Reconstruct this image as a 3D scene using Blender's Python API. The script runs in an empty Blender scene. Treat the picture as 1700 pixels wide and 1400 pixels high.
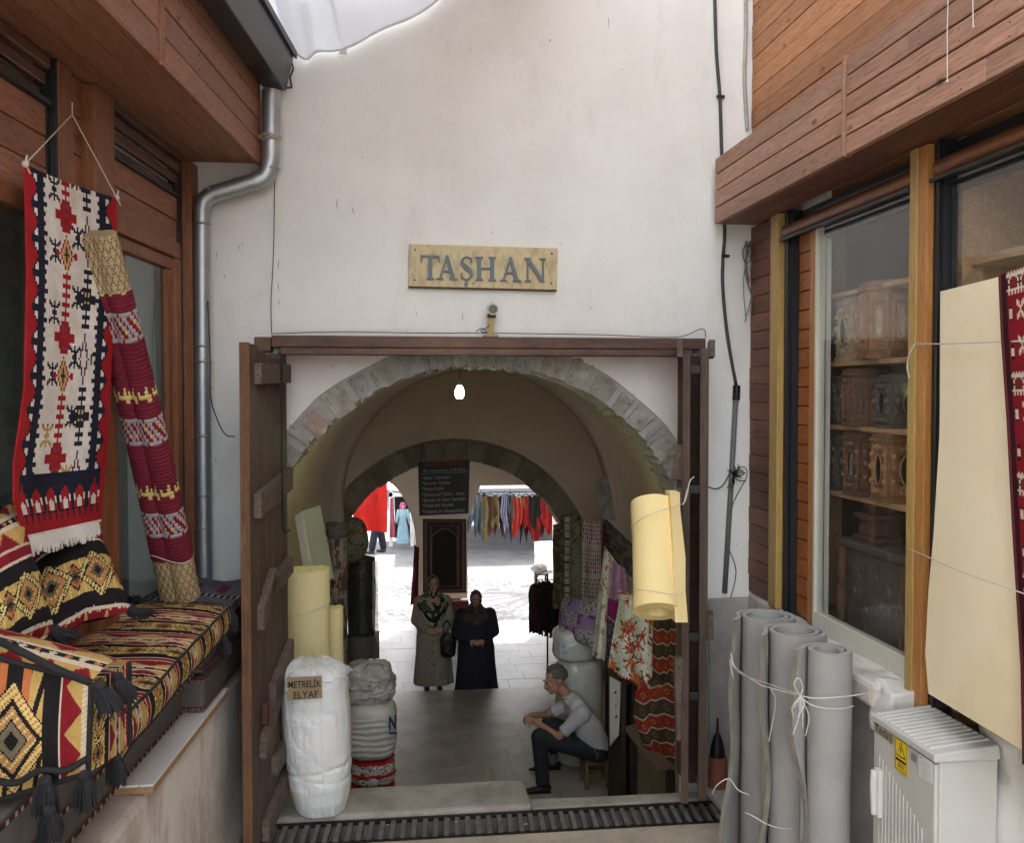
import bpy, bmesh, math, random
from mathutils import Vector, Matrix, noise
R = math.radians
random.seed(7)
C = bpy.context.scene.collection
SC = bpy.context.scene

# ---------------------------------------------------------------- camera
EYE = 2.5
PSI, PIT = R(7.125), R(1.61)
CAMP = Vector((0, 0, EYE))
FW = Vector((math.sin(PSI)*math.cos(PIT), math.cos(PSI)*math.cos(PIT), -math.sin(PIT)))
RT = Vector((math.cos(PSI), -math.sin(PSI), 0))
UP = RT.cross(FW)
cd = bpy.data.cameras.new('camera'); cd.sensor_width = 36; cd.lens = 1600/1700*36
cd.clip_start = 0.05; cd.clip_end = 300
cam = bpy.data.objects.new('camera', cd); C.objects.link(cam)
cam.matrix_world = Matrix(((RT.x, UP.x, -FW.x, 0), (RT.y, UP.y, -FW.y, 0), (RT.z, UP.z, -FW.z, EYE), (0, 0, 0, 1)))
SC.camera = cam
# ---------------------------------------------------------------- light
SUN_EL, SUN_AZ = R(54), R(24)          # azimuth measured from +Y towards +X
w = bpy.data.worlds.new('World'); SC.world = w; w.use_nodes = True
nt = w.node_tree; nt.nodes.clear()
sky = nt.nodes.new('ShaderNodeTexSky'); sky.sky_type = 'NISHITA'; sky.sun_disc = False
sky.sun_elevation = SUN_EL; sky.sun_rotation = SUN_AZ; sky.dust_density = 3.0; sky.air_density = 1.0
hs = nt.nodes.new('ShaderNodeHueSaturation'); hs.inputs['Saturation'].default_value = 0.16
wm = nt.nodes.new('ShaderNodeMix'); wm.data_type = 'RGBA'; wm.blend_type = 'MULTIPLY'; wm.inputs[0].default_value = 1
wm.inputs[7].default_value = (1.0, 1.0, 1.0, 1)
bg = nt.nodes.new('ShaderNodeBackground'); bg.inputs['Strength'].default_value = 0.15
wo = nt.nodes.new('ShaderNodeOutputWorld')
nt.links.new(sky.outputs[0], hs.inputs['Color']); nt.links.new(hs.outputs[0], wm.inputs[6])
nt.links.new(wm.outputs[2], bg.inputs[0]); nt.links.new(bg.outputs[0], wo.inputs[0])
sd = bpy.data.lights.new('sun', 'SUN'); sd.energy = 2.4; sd.angle = R(0.5); sd.color = (1, .95, .87)
sun = bpy.data.objects.new('sun', sd); C.objects.link(sun)
sv = Vector((math.sin(SUN_AZ)*math.cos(SUN_EL), math.cos(SUN_AZ)*math.cos(SUN_EL), math.sin(SUN_EL)))
sun.rotation_euler = sv.to_track_quat('Z', 'Y').to_euler(); sun.location = (0, 20, 20)
SC.view_settings.view_transform = 'Standard'; SC.view_settings.look = 'None'
SC.view_settings.exposure = 3.2; SC.view_settings.gamma = 1
SC.cycles.max_bounces = 8; SC.cycles.diffuse_bounces = 5; SC.cycles.glossy_bounces = 3
SC.cycles.transmission_bounces = 6; SC.cycles.transparent_max_bounces = 8
SC.cycles.sample_clamp_indirect = 6; SC.cycles.use_denoising = True
SC.cycles.caustics_reflective = False; SC.cycles.caustics_refractive = False

# ---------------------------------------------------------------- pixel rays (photo pixels -> points on real planes)
def ray(px, py): return FW + RT*((px-850)/1600) - UP*((py-700)/1600)
def PY(px, py, Y): d = ray(px, py); return CAMP + d*(Y/d.y)
def PX(px, py, X): d = ray(px, py); return CAMP + d*(X/d.x)
def PZ(px, py, z): d = ray(px, py); return CAMP + d*((z-EYE)/d.z)
def PD(px, py, dep): return CAMP + ray(px, py)*dep
LA, LB = -1.769, .0996                   # left shop front: X = LA + LB*Y
def PL(px, py, n=0):
    d = ray(px, py); return CAMP + d*((LA+n)/(d.x-LB*d.y))
def LX(Y, n=0): return LA+n+LB*Y
RX = 2.295                               # right shop front plane
def RY(px, X=RX): return PX(px, 655, X).y

# ---------------------------------------------------------------- object helpers
def link(o): C.objects.link(o); return o
def thing(name, label, cat, loc=(0, 0, 0), group=None):
    o = link(bpy.data.objects.new(name, None)); o.location = loc; o.empty_display_size = .1
    o['label'] = label; o['category'] = cat
    if group: o['group'] = group
    return o
def tag(o, label, cat, group=None):
    o['label'] = label; o['category'] = cat
    if group: o['group'] = group
    return o
def struct(o): o['kind'] = 'structure'; return o
def wloc(o):
    v = Vector(o.location)
    while o.parent: o = o.parent; v += Vector(o.location)
    return v
class MB:
    def __init__(s): s.v = []; s.f = []; s.m = []; s.c = []
    def add(s, vs, fs, m=0, col=None):
        b = len(s.v); s.v += [tuple(v) for v in vs]
        for i, f in enumerate(fs):
            s.f.append([b+j for j in f]); s.m.append(m)
            s.c.append(col[i] if isinstance(col, list) else col)
        return s
    def hexa(s, p, m=0, col=None):        # p: 8 points bottom 4 ccw, top 4 ccw
        return s.add(p, [(3, 2, 1, 0), (4, 5, 6, 7), (0, 1, 5, 4), (1, 2, 6, 5), (2, 3, 7, 6), (3, 0, 4, 7)], m, [col]*6)
    def box(s, x0, x1, y0, y1, z0, z1, m=0, col=None):
        return s.hexa([(x0, y0, z0), (x1, y0, z0), (x1, y1, z0), (x0, y1, z0), (x0, y0, z1), (x1, y0, z1), (x1, y1, z1), (x0, y1, z1)], m, col)
    def lbox(s, y0, y1, n0, n1, z0, z1, m=0, col=None):     # box on left facade frame
        q = [(LX(y0, n0), y0), (LX(y0, n1), y0), (LX(y1, n1), y1), (LX(y1, n0), y1)]
        return s.hexa([(a, b, z0) for a, b in q]+[(a, b, z1) for a, b in q], m, col)
    def bar(s, a, b, wx, wy, up=(0, 0, 1), m=0, col=None):   # box between two points
        a, b = Vector(a), Vector(b); d = (b-a).normalized(); u = Vector(up)
        if abs(d.dot(u)) > .98: u = Vector((1, 0, 0))
        x = d.cross(u).normalized()*wx/2; y = x.cross(d).normalized()*wy/2
        return s.hexa([a-x-y, a+x-y, a+x+y, a-x+y, b-x-y, b+x-y, b+x+y, b-x+y], m, col)
    def tube(s, pts, r, n=8, m=0, caps=True, col=None, shape=None):
        pts = [Vector(p) for p in pts]; rs = r if isinstance(r, (list, tuple)) else [r]*len(pts)
        N = len(pts); rings = []; px = None
        for i, p in enumerate(pts):
            d = (pts[min(i+1, N-1)]-pts[max(i-1, 0)]).normalized()
            if px is None:
                u = Vector((0, 0, 1)) if abs(d.z) < .95 else Vector((1, 0, 0)); px = d.cross(u).normalized()
            else: px = (px-d*px.dot(d)).normalized()
            y = d.cross(px)
            ring = []
            for k in range(n):
                t = 2*math.pi*k/n; rr = rs[i]*(shape(t) if shape else 1)
                ring.append(p+px*math.cos(t)*rr+y*math.sin(t)*rr)
            rings.append(ring)
        vs = [q for g in rings for q in g]; fs = []; cs = []
        for i in range(N-1):
            for k in range(n):
                k2 = (k+1) % n; fs.append((i*n+k, i*n+k2, (i+1)*n+k2, (i+1)*n+k))
                cs.append(col(i/(N-1), k/n) if callable(col) else col)
        if caps:
            fs.append(tuple(range(n-1, -1, -1))); fs.append(tuple((N-1)*n+k for k in range(n)))
            cs += [cs[0], cs[-1]]
        return s.add(vs, fs, m, cs)
    def lathe(s, prof, c, n=24, m=0, col=None, sx=1, sy=1, wob=None):
        c = Vector(c); vs = []; fs = []; cs = []
        for i, (r, z) in enumerate(prof):
            for k in range(n):
                t = 2*math.pi*k/n; rr = max(r, .0005)*(1 + (wob(t, z) if wob else 0))
                vs.append(c+Vector((math.cos(t)*rr*sx, math.sin(t)*rr*sy, z)))
        for i in range(len(prof)-1):
            for k in range(n):
                k2 = (k+1) % n; fs.append((i*n+k, i*n+k2, (i+1)*n+k2, (i+1)*n+k))
                cs.append(col(i, k/n) if callable(col) else col)
        return s.add(vs, fs, m, cs)
    def sphere(s, c, r, n=12, m=0, col=None, sc=(1, 1, 1)):
        c = Vector(c); pr = [(math.sin(math.pi*i/n)*r, -math.cos(math.pi*i/n)*r*sc[2]) for i in range(n+1)]
        return s.lathe(pr, c, n*2, m, col, sc[0], sc[1])
    def grid(s, fn, nu, nv, cf=None, m=0):
        vs = [fn(i/nu, j/nv) for j in range(nv+1) for i in range(nu+1)]
        fs = []; cs = []
        for j in range(nv):
            for i in range(nu):
                a = j*(nu+1)+i; fs.append((a, a+nu+1, a+nu+2, a+1)); cs.append(cf((i+.5)/nu, (j+.5)/nv) if cf else None)
        return s.add(vs, fs, m, cs)
    def slab(s, fn, nu, nv, th, cf=None, m=0):     # grid with thickness: th = offset vector
        th = Vector(th); s.grid(fn, nu, nv, cf, m)
        s.grid(lambda u, v: Vector(fn(1-u, v))+th, nu, nv, (lambda u, v: cf(1-u, v)) if cf else None, m)
        b = [(i/nu, 0) for i in range(nu+1)]+[(1, j/nv) for j in range(1, nv+1)]+[(1-i/nu, 1) for i in range(1, nu+1)]+[(0, 1-j/nv) for j in range(1, nv)]
        vs = [Vector(fn(*q)) for q in b]+[Vector(fn(*q))+th for q in b]; n = len(b)
        fs = [(k, (k+1) % n, n+(k+1) % n, n+k) for k in range(n)]
        cs = [cf(min(max(b[k][0], .01), .99), min(max(b[k][1], .01), .99)) if cf else None for k in range(n)]
        return s.add(vs, fs, m, cs)
    def prism(s, poly, o, ex, ey, dv, m=0, col=None):     # 2D polygon in plane o+ex*x+ey*y extruded by dv
        o, ex, ey, dv = map(Vector, (o, ex, ey, dv)); n = len(poly)
        p = [o+ex*a+ey*b for a, b in poly]
        fs = [tuple(range(n)), tuple(range(2*n-1, n-1, -1))]+[(k, n+k, n+(k+1) % n, (k+1) % n) for k in range(n)]
        return s.add(p+[q+dv for q in p], fs, m, [col]*len(fs))
    def build(s, name, mat, parent=None, smooth=False, bevel=0, origin=None, seg=2):
        if parent is not None: org = wloc(parent)
        elif origin is not None: org = Vector(origin)
        else:
            xs = [v[0] for v in s.v]; ys = [v[1] for v in s.v]; zs = [v[2] for v in s.v]
            org = Vector(((min(xs)+max(xs))/2, (min(ys)+max(ys))/2, min(zs)))
        me = bpy.data.meshes.new(name)
        me.from_pydata([(v[0]-org.x, v[1]-org.y, v[2]-org.z) for v in s.v], [], s.f)
        for q in (mat if isinstance(mat, (list, tuple)) else [mat]): me.materials.append(q)
        me.polygons.foreach_set('material_index', s.m)
        if any(c is not None for c in s.c):
            at = me.color_attributes.new('Col', 'FLOAT_COLOR', 'CORNER'); d = []
            for f, c in zip(s.f, s.c):
                c = c or (1, 1, 1); d += [c[0], c[1], c[2], 1.0]*len(f)
            at.data.foreach_set('color', d)
        if smooth is not False:
            me.polygons.foreach_set('use_smooth', [True]*len(s.f))
        me.update()
        bm = bmesh.new(); bm.from_mesh(me)
        if smooth is not False: bmesh.ops.remove_doubles(bm, verts=bm.verts, dist=1e-5)
        bmesh.ops.recalc_face_normals(bm, faces=bm.faces); bm.to_mesh(me); bm.free()
        if smooth is not False and smooth is not True: me.set_sharp_from_angle(angle=R(smooth))
        o = link(bpy.data.objects.new(name, me))
        if parent is not None: o.parent = parent
        else: o.location = org
        if bevel:
            b = o.modifiers.new('bevel', 'BEVEL'); b.width = bevel; b.segments = seg; b.limit_method = 'ANGLE'; b.angle_limit = R(40)
        return o
def box(x0, x1, y0, y1, z0, z1, **k): return MB().box(x0, x1, y0, y1, z0, z1, **k)
def lerp(a, b, t): return a+(b-a)*t
def cat_rom(pts, n=8):
    P = [Vector(p) for p in pts]; P = [P[0]*2-P[1]]+P+[P[-1]*2-P[-2]]; out = []
    for i in range(1, len(P)-2):
        for k in range(n):
            t = k/n; a, b, c, d = P[i-1:i+3]
            out.append(.5*((2*b)+(c-a)*t+(2*a-5*b+4*c-d)*t*t+(3*b-a-3*c+d)*t**3))
    out.append(P[-2]); return out
def interp(tab, t):
    if t <= tab[0][0]: return tab[0][1]
    for (a, x), (b, y) in zip(tab, tab[1:]):
        if t <= b: return x+(y-x)*(t-a)/(b-a)
    return tab[-1][1]
def text_mesh(body, h, o, ex, ey, dv, mat, name, parent=None, width=None, bold=0.0):
    cu = bpy.data.curves.new('t', 'FONT'); cu.body = body; cu.size = 1; cu.resolution_u = 3; cu.offset = bold
    ob = link(bpy.data.objects.new('t', cu)); dg = bpy.context.evaluated_depsgraph_get(); dg.update()
    me = bpy.data.meshes.new_from_object(ob.evaluated_get(dg)); bpy.data.objects.remove(ob)
    xs = [v.co.x for v in me.vertices] or [0, 1]; W = max(xs)-min(xs)
    o, ex, ey, dv = map(Vector, (o, ex, ey, dv)); sx = (width/W) if width else h*1.0
    b = MB(); vs = [o+ex*((v.co.x-min(xs))*sx)+ey*(v.co.y*h*1.35)+dv for v in me.vertices]
    b.add(vs, [tuple(p.vertices) for p in me.polygons]); bpy.data.meshes.remove(me)
    return b.build(name, mat, parent)

# ---------------------------------------------------------------- materials
MC = {}
def mat(name, c1, c2=None, scale=4, rough=.7, bump=.15, bscale=60, st=(1, 1, 1), metal=0, spec=.35, attr=False, knots=0,
        isl=0.0, trans=0, alpha=1, emit=None, spots=0, spotcol=(.1, .08, .06), spotscale=30, coat=0, sheen=0, bdist=.004, c3=None, ribs=None, subs=0, carve=0):
    if name in MC: return MC[name]
    m = bpy.data.materials.new(name); m.use_nodes = True; t = m.node_tree; N = t.nodes; L = t.links
    b = N['Principled BSDF']; b.inputs['Roughness'].default_value = rough; b.inputs['Metallic'].default_value = metal
    b.inputs['Specular IOR Level'].default_value = spec; b.inputs['Transmission Weight'].default_value = trans
    b.inputs['Alpha'].default_value = alpha; b.inputs['Coat Weight'].default_value = coat; b.inputs['Sheen Weight'].default_value = sheen
    if subs: b.inputs['Subsurface Weight'].default_value = subs; b.inputs['Subsurface Scale'].default_value = .02
    tc = N.new('ShaderNodeTexCoord'); mp = N.new('ShaderNodeMapping'); mp.inputs['Scale'].default_value = st
    L.new(tc.outputs['Object'], mp.inputs[0]); vec = mp.outputs[0]
    if isl:
        ge = N.new('ShaderNodeNewGeometry'); va = N.new('ShaderNodeVectorMath'); va.operation = 'MULTIPLY_ADD'
        cb = N.new('ShaderNodeCombineXYZ')
        for k in range(3): L.new(ge.outputs['Random Per Island'], cb.inputs[k])
        L.new(cb.outputs[0], va.inputs[0]); va.inputs[1].default_value = (31, 17, 23); L.new(vec, va.inputs[2]); vec = va.outputs[0]
    def noi(sc, det=5, r=.6, v=None):
        n = N.new('ShaderNodeTexNoise'); n.inputs['Scale'].default_value = sc; n.inputs['Detail'].default_value = det
        n.inputs['Roughness'].default_value = r; L.new(v or vec, n.inputs['Vector']); return n.outputs['Fac']
    def ramp(f, a, c):
        r = N.new('ShaderNodeMapRange'); r.inputs[1].default_value = a; r.inputs[2].default_value = c; L.new(f, r.inputs[0]); return r.outputs[0]
    def mix(f, a, c, bt='MIX'):
        x = N.new('ShaderNodeMix'); x.data_type = 'RGBA'; x.blend_type = bt
        for sock, val in ((x.inputs[0], f), (x.inputs[6], a), (x.inputs[7], c)):
            if isinstance(val, (tuple, list)): sock.default_value = (*val[:3], 1)
            elif isinstance(val, (float, int)): sock.default_value = val
            else: L.new(val, sock)
        return x.outputs[2]
    c2 = c2 or tuple(x*.8 for x in c1)
    if attr:
        at = N.new('ShaderNodeVertexColor'); at.layer_name = 'Col'
        col = mix(ramp(noi(scale), .3, .7), mix(1.0, at.outputs[0], c1, 'MULTIPLY'), mix(1.0, at.outputs[0], c2, 'MULTIPLY'))
        col = mix(ramp(noi(7, 4, .6, tc.outputs['Object']), .3, .7), col, mix(1.0, col, (.74, .72, .70), 'MULTIPLY'))
    else:
        col = mix(ramp(noi(scale), .3, .7), c1, c2)
    if st != (1, 1, 1): col = mix(ramp(noi(scale*5.5, 3, .7), .46, .66), col, tuple(x*.75 for x in c2)) if not attr else col
    if c3: col = mix(ramp(noi(scale*.23, 6, .7, tc.outputs['Object']), .5, .68), col, c3)
    if isl:
        hv = N.new('ShaderNodeHueSaturation'); L.new(col, hv.inputs['Color']); L.new(ramp(ge.outputs['Random Per Island'], 0, 1), hv.inputs['Fac'])
        hv.inputs['Fac'].default_value = 1
        mr = N.new('ShaderNodeMapRange'); mr.inputs[3].default_value = 1-isl; mr.inputs[4].default_value = 1+isl
        L.new(ge.outputs['Random Per Island'], mr.inputs[0]); L.new(mr.outputs[0], hv.inputs['Value'])
        for lk in list(hv.inputs['Fac'].links): L.remove(lk)
        col = hv.outputs[0]
    if knots:
        v = N.new('ShaderNodeTexVoronoi'); v.inputs['Scale'].default_value = knots
        vm = N.new('ShaderNodeMapping'); vm.inputs['Scale'].default_value = tuple(.35*math.sqrt(x)+.65 for x in st)
        L.new(tc.outputs['Object'], vm.inputs[0]); L.new(vm.outputs[0], v.inputs['Vector'])
        col = mix(ramp(v.outputs['Distance'], .13, .05), col, tuple(x*.33 for x in c2))
    if spots:
        n2 = ramp(noi(spotscale, 3, .6, tc.outputs['Object']), .68-spots*.1, .74-spots*.1); col = mix(n2, col, spotcol)
    if carve:
        vo = N.new('ShaderNodeTexVoronoi'); vo.inputs['Scale'].default_value = carve; vo.inputs['Randomness'].default_value = .55; L.new(tc.outputs['Object'], vo.inputs['Vector'])
        cvf = ramp(vo.outputs['Distance'], .3, .7); col = mix(cvf, col, tuple(x*.4 for x in c2))
    L.new(col, b.inputs['Base Color'])
    if bump:
        bp = N.new('ShaderNodeBump'); bp.inputs['Strength'].default_value = bump; bp.inputs['Distance'].default_value = bdist
        h = noi(bscale, 4, .65)
        if carve:
            sb_ = N.new('ShaderNodeMath'); sb_.operation = 'MULTIPLY_ADD'; sb_.inputs[1].default_value = .3; L.new(h, sb_.inputs[0]); iv = N.new('ShaderNodeMath'); iv.operation = 'SUBTRACT'; iv.inputs[0].default_value = 1; L.new(vo.outputs['Distance'], iv.inputs[1]); L.new(iv.outputs[0], sb_.inputs[2]); h = sb_.outputs[0]
        if ribs:
            wv = N.new('ShaderNodeTexWave'); wv.bands_direction = ribs[0]; wv.inputs['Scale'].default_value = ribs[1]
            L.new(tc.outputs['Object'], wv.inputs[0]); ad = N.new('ShaderNodeMath'); ad.operation = 'ADD'
            L.new(h, ad.inputs[0]); L.new(wv.outputs[1], ad.inputs[1]); h = ad.outputs[0]
        L.new(h, bp.inputs['Height']); L.new(bp.outputs[0], b.inputs['Normal'])
    if emit: b.inputs['Emission Color'].default_value = (*emit[:3], 1); b.inputs['Emission Strength'].default_value = emit[3]
    MC[name] = m; return m
WD = dict(st=(14, .9, 14), scale=1.6, bscale=6, bump=.35, isl=.24, rough=.55)
m_wood_l = mat('siding_wood_left', (.34, .155, .085), (.22, .09, .048), knots=3.2, **WD)
m_wood_lp = mat('post_wood_left', (.30, .12, .05), (.18, .07, .03), st=(14, 14, .9), scale=1.6, bscale=6, bump=.2, isl=.1, rough=.5)
m_wood_r = mat('siding_wood_right', (.44, .245, .165), (.31, .165, .11), knots=3.2, **WD)
m_wood_up = mat('siding_wood_orange', (.48, .22, .095), (.34, .145, .06), knots=4, **WD)
m_wood_low = mat('siding_wood_dark_red', (.21, .085, .05), (.14, .056, .034), **WD)
m_wood_in = mat('orange_lit_siding_wood', (.42, .15, .045), (.30, .10, .03), st=(14, .9, 14), scale=2, bscale=6, bump=.2, isl=.1, rough=.4)  # inset boards: the orange light on them is mixed into the colour
m_post_y = mat('yellow_pine_trim', (.52, .35, .12), (.42, .28, .09), st=(14, 14, .9), scale=2, rough=.45, bump=.1)
m_post_o = mat('orange_pine_trim', (.52, .25, .08), (.42, .19, .055), st=(14, 14, .9), scale=2, rough=.45, bump=.1)
m_dark = mat('dark_metal_channel', (.012, .014, .018), (.02, .022, .026), rough=.4, bump=0)
m_black = mat('black_void', (.006, .006, .006), rough=.9, bump=0)
m_door = mat('old_door_planks', (.12, .08, .06), (.065, .042, .032), st=(16, 16, .8), scale=1.8, bscale=7, bump=.6, isl=.2, rough=.7, c3=(.13, .095, .07))
m_batten = mat('weathered_battens', (.17, .13, .105), (.09, .066, .054), st=(3, 3, 3), scale=3, bscale=14, bump=.5, isl=.15, rough=.75)
m_doorY = mat('old_door_planks_yellow', (.15, .10, .05), (.08, .05, .03), st=(16, 16, .8), scale=1.8, bscale=7, bump=.6, isl=.2, rough=.7)
m_lintel = mat('lintel_timber', (.125, .068, .05), (.07, .038, .03), st=(.8, 14, 14), scale=2, bscale=6, bump=.5, rough=.6, c3=(.19, .11, .07))
m_zinc = mat('galvanised_steel', (.50, .54, .57), (.34, .38, .41), scale=5, rough=.46, metal=.85, bump=.2, bscale=9, bdist=.01)
m_gutter = mat('dark_grey_gutter_paint', (.045, .048, .052), (.03, .032, .036), rough=.35, bump=.05)
m_rust = mat('rusty_iron', (.10, .05, .03), (.05, .03, .02), rough=.7, metal=.3, bump=.3)
m_iron = mat('black_iron', (.03, .028, .028), rough=.5, metal=.6, bump=.1)
m_string = mat('pale_string', (.62, .60, .56), rough=.9, bump=0)
m_cable = mat('grey_cable', (.05, .05, .055), rough=.5, bump=0)
m_foamg = mat('grey_foam', (.385, .385, .375), (.30, .30, .295), scale=4, c3=(.33, .325, .31), rough=.95, bump=.25, bscale=260, spec=.1)
m_foamc = mat('cream_foam', (.88, .79, .58), (.82, .72, .50), scale=1.6, c3=(.74, .62, .42), rough=.95, bump=.12, bscale=200, spec=.1)
m_foamy = mat('yellow_foam', (.88, .72, .36), (.84, .67, .32), scale=2, rough=.95, bump=.15, bscale=200, spec=.1)
m_foamp = mat('pale_yellow_foam', (.90, .80, .46), (.84, .74, .41), scale=2, rough=.95, bump=.15, bscale=200, spec=.1)
m_foamt = mat('dusty_foam_edge', (.25, .24, .19), (.17, .165, .13), scale=9, rough=.95, bump=.9, bscale=50, spec=.1)
m_cloth = mat('woven_textile', (1, 1, 1), (.78, .78, .78), scale=90, rough=.92, bump=.8, bscale=420, spec=.12, attr=True, bdist=.003)
m_clothf = mat('printed_cotton', (1, 1, 1), (.9, .9, .9), scale=14, rough=.85, bump=.2, bscale=200, spec=.15, attr=True)
m_greym = mat('grey_mattress_cloth', (.115, .108, .105), (.09, .084, .082), scale=20, rough=.9, bump=.3, bscale=300)
m_trim = mat('mattress_trim', (1, 1, 1), (.8, .8, .8), scale=50, rough=.9, bump=.4, bscale=300, attr=True)
m_tassel = mat('black_wool', (.012, .012, .014), (.02, .02, .022), rough=.9, bump=.4, bscale=100)
m_white_plastic = mat('white_polyester_wadding', (.80, .82, .82), (.72, .75, .76), scale=3, rough=.3, bump=.5, bscale=16, coat=.2, bdist=.02, subs=.15)
m_film = mat('clear_plastic_film', (.85, .88, .9), rough=.12, alpha=.28, bump=.8, bscale=16, spec=.9, bdist=.02)
m_card = mat('brown_cardboard', (.34, .25, .15), (.28, .20, .12), scale=6, rough=.85, bump=.15)
m_ink = mat('black_marker_ink', (.02, .02, .025), rough=.8, bump=0)
m_paper = mat('white_paper', (.72, .73, .74), (.66, .67, .68), rough=.7, bump=.05)
m_skin = mat('skin', (.42, .235, .16), (.36, .19, .13), scale=12, rough=.55, bump=.1, subs=.1)
# special materials: glass, plaster, stone
def glass_mat(name, tint=(1, 1, 1), refl=1.0):
    m = bpy.data.materials.new(name); m.use_nodes = True; t = m.node_tree; N = t.nodes; L = t.links; N.clear()
    o = N.new('ShaderNodeOutputMaterial'); g = N.new('ShaderNodeBsdfGlossy'); g.inputs['Roughness'].default_value = .03
    tr = N.new('ShaderNodeBsdfTransparent'); tr.inputs[0].default_value = (*tint, 1)
    f = N.new('ShaderNodeLayerWeight'); f.inputs[0].default_value = .5; pw = N.new('ShaderNodeMath'); pw.operation = 'POWER'; pw.inputs[1].default_value = 3.2; L.new(f.outputs['Facing'], pw.inputs[0])
    mr = N.new('ShaderNodeMath'); mr.operation = 'MULTIPLY_ADD'; mr.inputs[1].default_value = .55*refl; mr.inputs[2].default_value = .03; L.new(pw.outputs[0], mr.inputs[0])
    tcn = N.new('ShaderNodeTexCoord'); nz = N.new('ShaderNodeTexNoise'); nz.inputs['Scale'].default_value = 1.3
    L.new(tcn.outputs['Object'], nz.inputs[0]); bp = N.new('ShaderNodeBump'); bp.inputs['Strength'].default_value = .05; bp.inputs['Distance'].default_value = .05
    L.new(nz.outputs[0], bp.inputs['Height']); L.new(bp.outputs[0], g.inputs['Normal'])
    x = N.new('ShaderNodeMixShader'); L.new(mr.outputs[0], x.inputs[0]); L.new(tr.outputs[0], x.inputs[1]); L.new(g.outputs[0], x.inputs[2])
    dz = N.new('ShaderNodeBsdfDiffuse'); dz.inputs[0].default_value = (.5, .5, .5, 1)
    x2 = N.new('ShaderNodeMixShader'); x2.inputs[0].default_value = .012; L.new(x.outputs[0], x2.inputs[1]); L.new(dz.outputs[0], x2.inputs[2])
    L.new(x2.outputs[0], o.inputs[0]); return m
m_glass = glass_mat('shop_glass', (.98, 1, .99))
m_glassd = glass_mat('shop_glass_left', (.8, .85, .84))
def plaster_mat(name, base, dirt, s=1.0, grime=.5, streak=False, rough=.85, spec=.2):
    m = bpy.data.materials.new(name); m.use_nodes = True; t = m.node_tree; N = t.nodes; L = t.links; b = N['Principled BSDF']
    b.inputs['Roughness'].default_value = rough; b.inputs['Specular IOR Level'].default_value = spec
    tc = N.new('ShaderNodeTexCoord'); V = tc.outputs['Object']
    def noi(sc, det, r, st=None):
        n = N.new('ShaderNodeTexNoise'); n.inputs['Scale'].default_value = sc; n.inputs['Detail'].default_value = det; n.inputs['Roughness'].default_value = r
        if st:
            mp = N.new('ShaderNodeMapping'); mp.inputs['Scale'].default_value = st; L.new(V, mp.inputs[0]); L.new(mp.outputs[0], n.inputs[0])
        else: L.new(V, n.inputs[0])
        return n.outputs['Fac']
    def mr(f, a, c, lo=0, hi=1):
        r = N.new('ShaderNodeMapRange'); L.new(f, r.inputs[0])
        for k, v in zip((1, 2, 3, 4), (a, c, lo, hi)): r.inputs[k].default_value = v
        return r.outputs[0]
    def mix(f, a, c):
        x = N.new('ShaderNodeMix'); x.data_type = 'RGBA'; L.new(f, x.inputs[0])
        for s_, v in ((x.inputs[6], a), (x.inputs[7], c)):
            if isinstance(v, tuple): s_.default_value = (*v, 1)
            else: L.new(v, s_)
        return x.outputs[2]
    c = mix(mr(noi(.9*s, 7, .62), .42, .7, 0, grime), base, dirt)
    c = mix(mr(noi(3.5*s, 8, .7, (1, 1, .35)), .55, .78, 0, grime*.8), c, tuple(x*.82 for x in dirt))
    if streak: c = mix(mr(noi(3.2, 8, .7, (1.2, 1.2, .55)), .5, .66, 0, .6), c, streak)
    c = mix(mr(noi(26*s, 3, .6), .70, .74, 0, .8), c, tuple(x*.3 for x in dirt))
    c = mix(mr(noi(9*s, 5, .8, (1, 1, 3)), .73, .76, 0, .45), c, tuple(x*.5 for x in dirt))
    L.new(c, b.inputs['Base Color'])
    h = N.new('ShaderNodeMath'); h.operation = 'MULTIPLY_ADD'; h.inputs[1].default_value = 5; L.new(noi(2.5, 6, .6), h.inputs[0]); L.new(noi(70, 4, .7), h.inputs[2])
    bp = N.new('ShaderNodeBump'); bp.inputs['Strength'].default_value = .45; bp.inputs['Distance'].default_value = .006
    L.new(h.outputs[0], bp.inputs['Height']); L.new(bp.outputs[0], b.inputs['Normal']); return m
m_plaster = plaster_mat('white_plaster_facade', (.765, .775, .755), (.60, .595, .57), 1, .6)
m_plaster2 = plaster_mat('pink_plaster_spandrel', (.74, .71, .69), (.56, .52, .49), 1.5, .7)
m_plasterv = plaster_mat('vault_plaster', (.70, .59, .48), (.54, .45, .36), 1, .6)
m_lowwall = plaster_mat('stained_low_wall', (.70, .68, .65), (.42, .38, .34), 2, 1, streak=(.36, .25, .18))
m_greyw = plaster_mat('grey_damp_stone', (.44, .42, .40), (.26, .25, .25), 2.5, .9)
m_whitewash = plaster_mat('rough_whitewash', (.74, .74, .73), (.55, .53, .50), 3, .8)
m_floor = plaster_mat('worn_stone_paving', (.42, .395, .365), (.24, .225, .205), 3, 1, rough=.33, spec=.5)
m_thresh = plaster_mat('worn_threshold_limestone', (.34, .32, .285), (.19, .175, .155), 4, 1, rough=.6)
m_court = plaster_mat('pale_courtyard_paving', (.24, .24, .25), (.15, .15, .16), 1.6, .9, rough=.34, spec=.5)
m_street = plaster_mat('sandy_paving_slab', (.44, .385, .31), (.27, .235, .19), 3, .9)
m_stone = mat('arch_voussoir_stone', (1, 1, 1), (.62, .62, .64), scale=7, rough=.9, bump=1, bscale=22, attr=True, bdist=.02, spots=.5, spotscale=40)
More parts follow.
